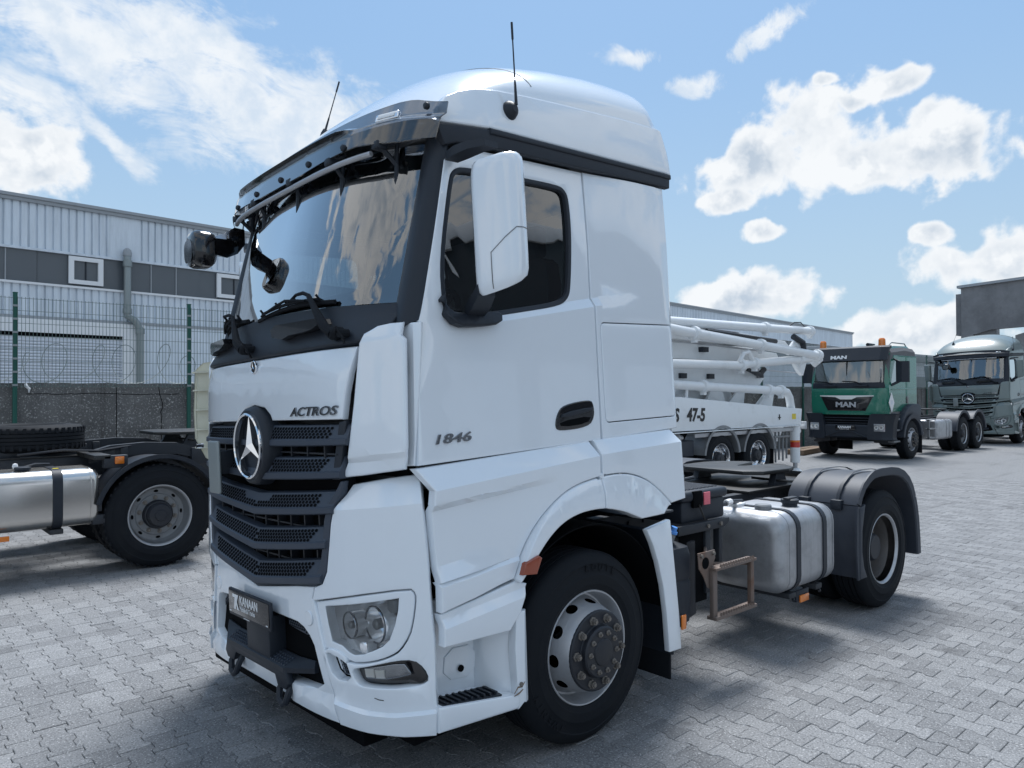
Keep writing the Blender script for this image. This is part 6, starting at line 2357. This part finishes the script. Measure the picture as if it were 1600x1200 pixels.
# ------------------------------------------------------------------ concrete pump truck
def build_pump():
    ox, oy = 10.9, 5.65
    root = empty('concrete_pump_truck', (ox, oy, 0))
    tag(root, 'white concrete pump truck with folded pipe boom behind the white tractor unit', 'truck')
    Mi = T(-ox, -oy, 0)

    def part(name, bm, m='pump_white', parent=root, **kw):
        return mk(name, bm, m, parent, Mi, **kw)
    for s in (-1, 1):
        part('chassis_rail', B(3.0, 13.0, oy + s * .42 - .04, oy + s * .42 + .04, .80, 1.08, .008), 'steel_frame')
    for k, xx in enumerate((10.05, 11.45)):
        for (y, s) in ((4.42, -1), (6.90, 1)):
            wheel(root, 'rear', xx - ox, y - oy, .52, s, .2 * k, chrome='chrome')
            inner_wheel(root, xx - ox, y - oy - s * .34, .52, s)
            y0, y1 = (y - .03, y + .55) if s < 0 else (y - .55, y + .03)
            fe = part('fender', arch_strip(arc(xx, .54, .605, 8, 172, 22), y0, y1, .02, .045 if s < 0 else 0), 'rim_grey')
        part('axle', TB([(xx, 4.7, .52), (xx, 6.6, .52)], .12, 10), 'steel_frame')
    for (y, s) in ((4.42, -1), (6.9, 1)):
        wheel(root, 'front', 4.9 - ox, y - oy, .52, s, .1, chrome='rim_steel')
    # long outrigger housing with its lettering
    hs = part('outrigger_housing', PR([(5.6, 1.80), (8.66, 1.758), (13.28, 1.464), (13.22, 1.10), (5.6, 1.135)], 'y', 4.40, 4.85, .012))
    text_on('pump_lettering', 'S', .34, 'text_black', hs, (8.44 - ox, 4.394 - oy, 1.31), (1, 0, -.02), (0, 0, 1), .002, .95, None, bold=.012, shear=.12)
    text_on('pump_lettering', '47-5', .34, 'text_black', hs, (8.84 - ox, 4.394 - oy, 1.31), (1, 0, -.02), (0, 0, 1), .002, .95, None, bold=.012, shear=.12)
    part('housing_mark', box(box(bmesh.new(), 12.2, 12.32, 4.392, 4.399, 1.28, 1.30), 12.24, 12.28, 4.392, 4.399, 1.24, 1.36), 'text_black', hs)
    part('hazard_sticker', B(12.82, 12.98, 4.392, 4.399, 1.24, 1.36), 'yellow_label', hs)
    part('housing_ledge', B(5.6, 13.3, 4.34, 4.42, 1.085, 1.10, .003), 'pump_white', hs)
    part('far_outrigger_housing', PR([(5.6, 1.80), (8.66, 1.758), (13.28, 1.464), (13.22, 1.10), (5.6, 1.135)], 'y', 6.45, 6.90, .012))
    part('underrun_rail', B(9.15, 12.95, 4.43, 4.47, .975, 1.055, .01), 'rim_steel')
    part('tool_box', B(7.2, 9.25, 4.52, 5.0, .62, .92, .02), 'fender_plastic')
    # outrigger leg with reflective bands and foot
    leg = part('outrigger_leg', LT([(.105, .26), (.105, 1.12), (.12, 1.12), (.12, 1.22), (0, 1.22)], 20, 'z', T(13.06, 4.46, 0)))
    part('reflective_band', LT([(.1075, .60), (.1075, .72)], 20, 'z', T(13.06, 4.46, 0)), 'red_lens', leg)
    part('reflective_band', LT([(.1075, .72), (.1075, .76)], 20, 'z', T(13.06, 4.46, 0)), 'orange_lens', leg)
    part('leg_ram', LT([(.05, .12), (.05, .27)], 14, 'z', T(13.06, 4.46, 0)), 'rim_steel', leg)
    part('leg_foot', LT([(.0, .0), (.17, .0), (.17, .05), (.08, .13), (0, .13)], 18, 'z', T(13.06, 4.46, 0)), 'pump_white', leg)
    # delivery pipes with clamps
    def pipe(pts, r, clamps):
        bm = TB(pts, r, 14)
        p = part('delivery_pipe', bm, 'pump_white')
        V = [Vector(q) for q in pts]
        L = [0]
        for a, b_ in zip(V[:-1], V[1:]):
            L.append(L[-1] + (b_ - a).length)
        for c in clamps:
            s = c * L[-1]
            for i in range(len(L) - 1):
                if s <= L[i + 1]:
                    q = V[i].lerp(V[i + 1], (s - L[i]) / (L[i + 1] - L[i]))
                    d = (V[i + 1] - V[i]).normalized()
                    b2 = TB([q - d * .07, q - d * .055, q - d * .02, q + d * .02, q + d * .055, q + d * .07], [r * 1.05, r * 1.4, r * 1.45, r * 1.45, r * 1.4, r * 1.05], 14)
                    box(b2, q.x - .04, q.x + .04, q.y - .05, q.y + .05, q.z - r * 1.9, q.z - r * 1.2)
                    part('pipe_clamp', b2, 'pump_white', p)
                    break
        return p
    pipe([(6.4, 4.5, 3.12), (8.6, 4.5, 3.17), (13.85, 4.5, 3.265), (13.99, 4.52, 3.255)], .088, (.25, .72, .985))
    pipe([(6.4, 4.42, 3.15), (8.63, 4.42, 3.0), (14.1, 4.42, 2.70), (14.22, 4.45, 2.62), (14.2, 4.6, 2.5)], .095, (.34, .64, .955))
    pipe([(6.4, 4.5, 2.37), (8.62, 4.5, 2.38), (10.9, 4.5, 2.40), (11.2, 4.5, 2.44), (13.6, 4.5, 2.61), (13.9, 4.5, 2.62)], .09, (.60, .67, .93))
    pipe([(6.4, 4.5, 2.02), (8.67, 4.5, 1.986), (12.52, 4.5, 1.872), (12.78, 4.5, 1.84), (12.93, 4.52, 1.72), (13.08, 4.56, 1.48), (13.45, 4.65, 1.05), (13.62, 4.7, .93)], .088, (.41, .73, .80, .95))
    pipe([(10.75, 4.45, 2.45), (10.85, 4.42, 2.64), (11.05, 4.42, 2.68), (11.25, 4.45, 2.52)], .05, ())
    pipe([(13.0, 4.6, 2.72), (13.2, 4.55, 2.95), (13.6, 4.55, 2.82), (14.0, 4.5, 2.62)], .06, ())
    # folded boom arms
    for nm, pts_, y0, y1 in (('boom_arm', [(6, 3.25), (9, 3.22), (13.2, 3.02), (13.4, 2.90), (13.2, 2.82), (6, 2.92)], 4.75, 5.10),
                             ('boom_arm', [(6, 2.90), (10, 2.88), (13.0, 2.74), (13.1, 2.60), (12.6, 2.52), (6, 2.50)], 4.85, 5.3),
                             ('boom_arm', [(6, 2.42), (11.9, 2.40), (12.30, 2.32), (12.35, 2.15), (12.15, 2.0), (11.6, 1.95), (6, 1.98)], 4.80, 5.35),
                             ('boom_arm', [(6, 3.30), (12.8, 3.12), (13.3, 2.98), (13.2, 2.80), (6, 2.9)], 5.6, 6.0),
                             ('boom_arm', [(6, 2.86), (12.6, 2.72), (12.9, 2.55), (12.2, 2.48), (6, 2.44)], 5.6, 6.1)):
        a = part(nm, PR(pts_, 'y', y0, y1, .015))
        part('arm_edge', TB([(pts_[0][0], y0 - .01, pts_[0][1] - .05), (pts_[1][0], y0 - .01, pts_[1][1] - .05), (pts_[1][0] + 2.2, y0 - .01, pts_[1][1] - .11)], .018, 6), 'rim_steel', a)
    for (x, z) in ((9.15, 2.12), (10.1, 2.12), (12.02, 2.16), (9.9, 2.66), (9.6, 3.02)):
        part('arm_plate', B(x, x + .20, 4.74, 4.86, z, z + .10, .004), 'dark_plastic')
    part('hydraulic_ram', TB([(9.9, 4.66, 3.06), (12.6, 4.66, 2.98)], .055, 10), 'hub_black')
    part('hydraulic_ram', TB([(11.4, 4.66, 2.36), (11.9, 4.66, 2.22), (12.1, 4.66, 2.35)], .06, 10), 'hub_black')
    part('hose_loop', TB([(12.9, 4.5, 3.32), (13.1, 4.48, 3.42), (13.4, 4.48, 3.44), (13.65, 4.5, 3.34)], .014, 6), 'hub_black')
    part('hose_loop', TB([(13.1, 4.5, 3.1), (13.45, 4.46, 2.98), (13.5, 4.46, 2.78)], .07, 8), 'hub_black')
    part('arm_bracket', PR([(13.1, 2.55), (13.75, 2.58), (13.55, 2.22), (13.40, 2.30)], 'y', 4.5, 4.6, .01))
    # turret, hopper, guard pipes
    part('turret', LF([[(x0, 5.1, z), (x1, 5.1, z), (x1, 6.2, z), (x0, 6.2, z)] for (x0, x1, z) in ((9.6, 11.6, 1.1), (9.7, 11.5, 1.8), (10.1, 11.3, 2.1))]))
    part('stay_plate', PR([(10.15, 1.62), (10.4, 1.95), (10.75, 1.97), (10.9, 1.60)], 'y', 4.86, 4.92, .01))
    part('stay_plate', PR([(11.0, 1.60), (11.5, 1.98), (11.68, 1.98), (11.6, 1.60)], 'y', 4.86, 4.92, .01))
    part('pipe_rest', PR([(11.9, 1.55), (12.3, 1.82), (12.6, 1.82), (12.5, 1.5)], 'y', 4.7, 4.8, .01))
    part('hopper', LF([[(x0, 5.0, z), (x1, 5.0, z), (x1, 6.4, z), (x0, 6.4, z)] for (x0, x1, z) in ((12.6, 13.3, .70), (12.4, 13.7, 1.2), (12.4, 13.9, 1.45))]))
    for (x, z0, z1) in ((12.30, .30, 1.0), (12.45, .35, 1.02), (12.62, .32, .98), (12.78, .36, 1.0)):
        part('guard_bar', TB([(x, 4.52, z0), (x, 4.52, z1)], .022, 8), 'rim_grey')
    part('guard_bar', TB([(12.2, 4.5, .86), (12.85, 4.5, .86)], .025, 8), 'rim_grey')
    part('mud_flap', B(12.08, 12.10, 4.45, 5.0, .25, .85), 'rubber')
    part('side_bar', TB([(9.0, 4.55, 1.2), (9.0, 4.5, 2.0)], .03, 8))
    part('rear_lamp_board', B(13.75, 13.80, 4.55, 5.15, .98, 1.16, .01), 'rim_steel')
    part('hose_coupling', LT([(.06, 0), (.09, .02), (.09, .08), (.05, .1), (.05, .2)], 14, 'x', T(8.75, 4.6, .98)), 'rim_steel')
    # cab (hidden behind the white tractor from here)
    part('cab', LF([[(x, 4.5, z0), (x, 6.8, z0), (x, 6.8, z1), (x, 4.5, z1)] for (x, z0, z1) in ((3.6, .6, 2.9), (3.75, .55, 3.05), (5.6, .9, 3.1))]))
    return root


build_pump()


# ------------------------------------------------------------------ green six-wheeled tractor
def build_green():
    ox, oy = 19.0, 5.38
    root = empty('tractor_unit', (ox, oy, 0))
    tag(root, 'green three-axle tractor unit with orange beacons and black bumper', 'truck')
    W = 1.06

    def part(name, bm, m='green_paint', parent=root, **kw):
        return mk(name, bm, m, parent, **kw)

    def nose(push=0.0):
        def f(u, v):
            x = -1.30 + .10 * (abs(u) / W) ** 4 + .10 * max(0, v - 2.05) / 1.0 + push
            return (x, u, v), (-1, 0, 0)
        return f
    # cab body: side walls, nose, back, roof
    body = part('cab', LF([[(x, -W * k, 1.22), (x, W * k, 1.22), (x, W * k, z), (x, W * k * .93, z + .10), (x, -W * k * .93, z + .10), (x, -W * k, z)] for (x, k, z) in ((-1.12, 1.0, 2.05), (-1.02, 1.0, 2.70), (-.92, 1.0, 2.90), (.0, 1.0, 2.98), (.72, 1.0, 2.95), (.80, .97, 2.85))]), 'cab_trim')
    win = [(-.98, 2.06), (-.72, 2.66), (-.10, 2.68), (-.10, 2.22), (-.6, 2.10)]
    win2 = [(.12, 2.25), (.42, 2.25), (.42, 2.62), (.12, 2.62)]
    for sd in (1, -1):
        dr = panel('door', [(-1.12, 1.30), (.02, 1.30), (.02, 2.84), (-.80, 2.84), (-.98, 2.40), (-1.10, 2.0)], flank(sd, base=W + .01), 'green_paint', root, holes=[win], cell=.25, r=.01, thick=.04, gap=.003)
        panel('door_window', inset(win, -.005), flank(sd, base=W + .003), 'side_glass', dr, r=0, thick=0, gap=0)
        panel('side_panel', [(.03, 1.45), (.80, 1.45), (.80, 2.84), (.03, 2.84)], flank(sd, base=W + .01), 'green_paint', root, cell=.25, r=.01, thick=.04, gap=.003)
        panel('side_crease', [(-1.0, 1.88), (.78, 1.92), (.78, 1.97), (-1.0, 1.92)], flank(sd, base=W + .018), 'green_paint', root, cell=.5, r=.008, thick=.02, gap=0)
        panel('door_handle', rrect(.16, .20, .03, 2, .10, 1.62), flank(sd, base=W + .02), 'black_gloss', dr, r=.008, thick=.02, gap=0)
        # corner vane
        part('corner_vane', LF([[(-1.24, -sd * .86, z), (-1.21, -sd * 1.0, z), (-1.12, -sd * 1.075, z), (-1.02, -sd * 1.07, z), (-1.1, -sd * .9, z)] for z in (1.24, 1.6, 1.95)]), 'green_paint')
        part('pillar', LF([[(x - .08, -sd * (W - .10), z), (x - .02, -sd * (W + .012), z), (x + .12, -sd * (W + .012), z), (x + .05, -sd * (W - .10), z)] for (x, z) in ((-1.12, 1.95), (-1.03, 2.4), (-.94, 2.72))]), 'green_paint')
        # big dark mirror on its arms
        s_ = -sd
        mi = part('mirror', LF([[(-.86 + a, s_ * (1.12 + b_), z) for (a, b_) in ((-.03, .04), (-.06, .20), (.0, .36), (.06, .36), (.08, .06))] for z in (2.10, 2.14, 2.62, 2.66)]), 'dark_plastic', ang=20)
        part('mirror_arm', TB([(-.95, s_ * 1.06, 2.02), (-.84, s_ * 1.22, 2.12)], .035, 8), 'dark_plastic', mi)
        part('mirror_arm', TB([(-.80, s_ * 1.05, 2.74), (-.84, s_ * 1.25, 2.64)], .028, 8), 'dark_plastic', mi)
        # grey wheel-arch cladding and steps
        ar = arc(0, .52, .66, 10, 172, 18)
        part('wheel_arch', arch_strip(ar, min(s_ * 1.28, s_ * .55), max(s_ * 1.28, s_ * .55), .07, .05 if sd > 0 else 0), 'fender_plastic')
        part('arch_side', PR([(-.66, .80), (-.60, 1.05), (-.42, 1.26), (-.2, 1.40), (.1, 1.50), (.55, 1.50), (.72, 1.42), (.72, 1.20), (.60, 1.0), (.42, .98), (.30, 1.10), (.0, 1.20), (-.30, 1.12), (-.52, .92), (-.58, .75)], 'y', s_ * 1.02, s_ * 1.22, .03), 'fender_plastic')
        part('mud_flap', B(.66, .69, min(s_ * 1.24, s_ * .7), max(s_ * 1.24, s_ * .7), .12, 1.0, .005), 'rubber')
        st = part('step_box', B(-1.02, -.66, min(s_ * .8, s_ * 1.08), max(s_ * .8, s_ * 1.08), .42, 1.26, .02), 'hub_black')
        for z in (.48, .78, 1.08):
            part('step', B(-1.06, -.66, min(s_ * 1.0, s_ * 1.17), max(s_ * 1.0, s_ * 1.17), z, z + .045, .01), 'rim_grey', st)
        hz = part('hazard_diamond', PR([(-1.19, 1.55), (-1.02, 1.28), (-.85, 1.55), (-1.02, 1.82)], 'y', s_ * 1.085, s_ * 1.10), 'white_plain') if sd > 0 else None
        if hz:
            part('diamond_mark', PR(rrect(.12, .12, .05, 4, -1.02, 1.56), 'y', -1.103, -1.101), 'shutter', hz)
    panel('nose_panel', [(-.98, 1.24), (-.7, 1.215), (.7, 1.215), (.98, 1.24), (1.04, 1.5), (1.04, 1.94), (0, 1.945), (-1.04, 1.94), (-1.04, 1.5)], nose(), 'green_paint', root, cell=.15, r=.015, thick=.06, gap=.0)
    gr = panel('grille', [(-.72, 1.715), (-.52, 1.325), (.52, 1.325), (.72, 1.715)], nose(-.014), 'black_gloss', root, cell=.3, r=.01, thick=.01, gap=0)
    panel('chrome_strip', [(-.74, 1.745), (-.74, 1.72), (-.3, 1.70), (-.16, 1.635), (.16, 1.635), (.3, 1.70), (.74, 1.72), (.74, 1.745)], nose(-.022), 'led_cell', root, cell=.1, r=.008, thick=.015, gap=0)
    text_on('maker_name', 'MAN', .19, 'rim_steel', gr, (-1.335, .28, 1.43), (0, -1, 0), (0, 0, 1), .008, 1.35, None, bold=.008)
    text_on('visor_name', 'MAN', .13, 'text_white', root, (-1.33, .42, 2.755), (0, -1, 0), (.2, 0, 1), .004, 1.6, None, bold=.006)
    ws = panel('windscreen', [(-.96, 2.08), (.96, 2.08), (.93, 2.72), (-.93, 2.72)], nose(.02), 'windscreen_glass', root, cell=.2, r=0, thick=0, gap=0)
    part('screen_divider', B(-1.255, -1.235, -.012, .012, 2.08, 2.72), 'black_gloss', ws)
    panel('wiper_panel', [(-1.0, 1.945), (1.0, 1.945), (.97, 2.10), (-.97, 2.10)], nose(-.002), 'dark_plastic', root, cell=.2, r=.01, thick=.05, gap=0)
    for yy in (-.45, .35):
        w = part('wiper', TB([(-1.33, yy, 2.03), (-1.31, yy + .2, 2.12), (-1.30, yy + .55, 2.14)], .014, 5), 'rubber')
    for yy in (-.60, .25):
        part('grab_handle', B(-1.36, -1.30, yy, yy + .36, 1.99, 2.03, .012), 'dark_plastic')
    # dark dashboard, seats and the back window seen through the glass
    part('dashboard', B(-1.05, -.7, -.95, .95, 1.5, 2.08, .03), 'cab_trim')
    for yy in (-.55, .55):
        part('seat_back', B(.0, .15, yy - .25, yy + .25, 1.7, 2.45, .06), 'seat_fabric')
    # visor, roof, beacons
    part('sun_visor', LF([[(x, y, z) for (x, z) in ((-1.36 + c, 2.70), (-1.20 + c, 3.05), (-1.05 + c, 3.10), (-1.02 + c, 3.04), (-1.16 + c, 2.98), (-1.30 + c, 2.70))] for (y, c) in ((-1.06, .14), (-.9, .04), (0, 0), (.9, .04), (1.06, .14))]), 'dark_plastic', ang=25)
    part('roof', LF([[(x, -W * .99 * k, z0), (x, -W * .90 * k, z1), (x, W * .90 * k, z1), (x, W * .99 * k, z0)] for (x, k, z0, z1) in ((-1.0, 1, 2.84, 3.02), (-.5, 1, 2.86, 3.10), (.4, 1, 2.86, 3.12), (.78, .98, 2.84, 3.02), (.82, .9, 2.80, 2.9))]))
    for (yy) in (-.78, .86):
        be = part('beacon', LT([(.10, 0), (.10, .03), (.092, .04), (.088, .20), (.06, .24), (0, .245)], 18, 'z', T(-.82, yy, 3.07)), 'orange_lens')
        part('beacon_base', LT([(.10, -.03), (.10, .012), (.08, .02)], 18, 'z', T(-.82, yy, 3.07)), 'dark_plastic', be)
    part('horn', TB([(-.95, -.45, 3.14), (-.5, -.45, 3.16)], [.05, .02], 10), 'dark_plastic')
    part('roof_rail', TB([(-.6, -.85, 3.10), (-.4, -.86, 3.20), (.5, -.86, 3.20), (.72, -.86, 3.05)], .018, 6), 'rim_grey')
    # bumper: dark, with deep side horns, lamps and plate
    part('bumper', LF([[(-1.30, y, .95), (-1.36 + c, y, .90), (-1.36 + c, y, .62), (-1.28, y, .58), (-1.05, y, .60), (-1.05, y, .95)] for (y, c) in ((-.70, .02), (0, 0), (.70, .02))]), 'dark_plastic', ang=20)
    part('bumper_grille', B(-1.27, -1.15, -.72, .72, .90, 1.22), 'black_void')
    for z in (.98, 1.05, 1.12):
        part('grille_bar', B(-1.30, -1.26, -.70, .70, z, z + .02), 'dark_plastic')
    for sd in (1, -1):
        s_ = -sd
        part('bumper_horn', LF([[(-1.36, s_ * a, z0), (-1.30, s_ * (a + .38), z0), (-1.12, s_ * (a + .58), z0), (-.92, s_ * (a + .60), z0), (-.92, s_ * a, z0)] for (a, z0) in ((.60, .55), (.57, .62), (.60, 1.0), (.66, 1.22), (.70, 1.25))]), 'dark_plastic', ang=25)
        la = part('headlamp', LF([[(-1.352, s_ * .76, z), (-1.305, s_ * 1.03, z), (-1.29, s_ * 1.02, z), (-1.33, s_ * .76, z)] for z in (.78, .98)]), 'lamp_silver')
        part('lamp_glass', LF([[(-1.358, s_ * .76, z), (-1.311, s_ * 1.035, z)] for z in (.78, .98)], closed=False), 'clear_lens', la)
        for k in (0, 1):
            part('reflector', LT([(.055, -.02), (.05, .0), (.0, .02)], 16, 'x', T(-1.35 + .022 * k, s_ * (.83 + .12 * k), .88)), 'led_cell', la)
        part('front_mudguard', B(-1.0, -.55, min(s_ * .6, s_ * 1.05), max(s_ * .6, s_ * 1.05), .45, .60, .02), 'hub_black')
        part('brace', TB([(-1.37, s_ * .55, .62), (-1.37, s_ * .18, .76)], .016, 6), 'dark_plastic')
    part('brace', TB([(-1.37, -.18, .76), (-1.37, .18, .76)], .016, 6), 'dark_plastic')
    pl = part('dealer_plate', B(-1.385, -1.37, -.27, .27, .80, .93, .004), 'black_gloss')
    text_on('dealer_name', 'KANAAN', .085, 'text_white', pl, (-1.387, .20, .85), (0, -1, 0), (0, 0, 1), .001, 1.0, None, bold=.003)
    text_on('dealer_line', 'Mobile & Trucks', .04, 'text_white', pl, (-1.387, .16, .812), (0, -1, 0), (0, 0, 1), .001, 1.0, None)
    # chassis, wheels, tank with steps, mudguards
    for s in (-1, 1):
        part('chassis_rail', B(-.9, 6.4, s * .42 - .04, s * .42 + .04, .78, 1.04, .008), 'steel_frame')
    part('engine', B(-.9, .8, -.5, .5, .55, 1.3, .05), 'black_void')
    part('front_axle', TB([(0, -1.0, .5), (0, 1.0, .5)], .07, 8), 'steel_frame')
    for s in (-1, 1):
        wheel(root, 'front', 0, s * 1.24, .53, s, .1 * s, tyre='tyre_lug')
        for xx in (4.15, 5.55):
            wheel(root, 'rear', xx, s * 1.24, .53, s, .3, tyre='tyre_lug')
            inner_wheel(root, xx, s * .90, .53, s, 'tyre_lug')
    for xx in (4.15, 5.55):
        part('rear_axle', TB([(xx, -1, .53), (xx, 1, .53)], .14, 10), 'steel_frame')
        for s in (-1, 1):
            part('fender', arch_strip(arc(xx, .53, .68, 10 if xx > 5 else 40, 140 if xx > 5 else 172, 18), min(s * 1.25, s * .6), max(s * 1.25, s * .6), .03, .06 if s < 0 else 0), 'fender_plastic')
    for s in (-1, 1):
        tk = part('fuel_tank', rounded_tank(1.95, 3.25, min(s * 1.20, s * .58), max(s * 1.20, s * .58), .42, 1.0, .10, .05), 'aluminium', ang=50)
        for xx in (2.75, 3.0):
            part('tank_strap', strap(xx, .07, min(s * 1.20, s * .58) - .002, max(s * 1.20, s * .58) + .002, .418, 1.002, .10), 'aluminium', tk)
        la = part('ladder', box(bmesh.new(), 1.45, 1.50, min(s * 1.1, s * 1.16), max(s * 1.1, s * 1.16), .45, 1.02), 'rim_grey')
        for z in (.48, .74, 1.0):
            part('rung', B(1.45, 1.92, min(s * 1.06, s * 1.19), max(s * 1.06, s * 1.19), z, z + .035, .006), 'rim_grey', la)
    fifth_wheel(root, 4.9, 0, 1.28)
    part('stack_and_air_gear', B(.92, 1.3, -.9, .9, 1.0, 1.75, .04), 'hub_black')
    return root


build_green()


def small_things():
    pk = empty('timber_baulk', (18.9, 7.0, 0))
    tag(pk, 'dark timber baulks lying on the ground between pump and green truck', 'timber')
    for k, (dx, dy, a) in enumerate(((0, 0, 8), (.1, .30, 5))):
        mk('plank', B(-1.0, 1.0, -.12, .12, 0.0, .14, .006, M=T(dx, dy, 0) @ RZ(rad(a))), 'wood', pk)


small_things()
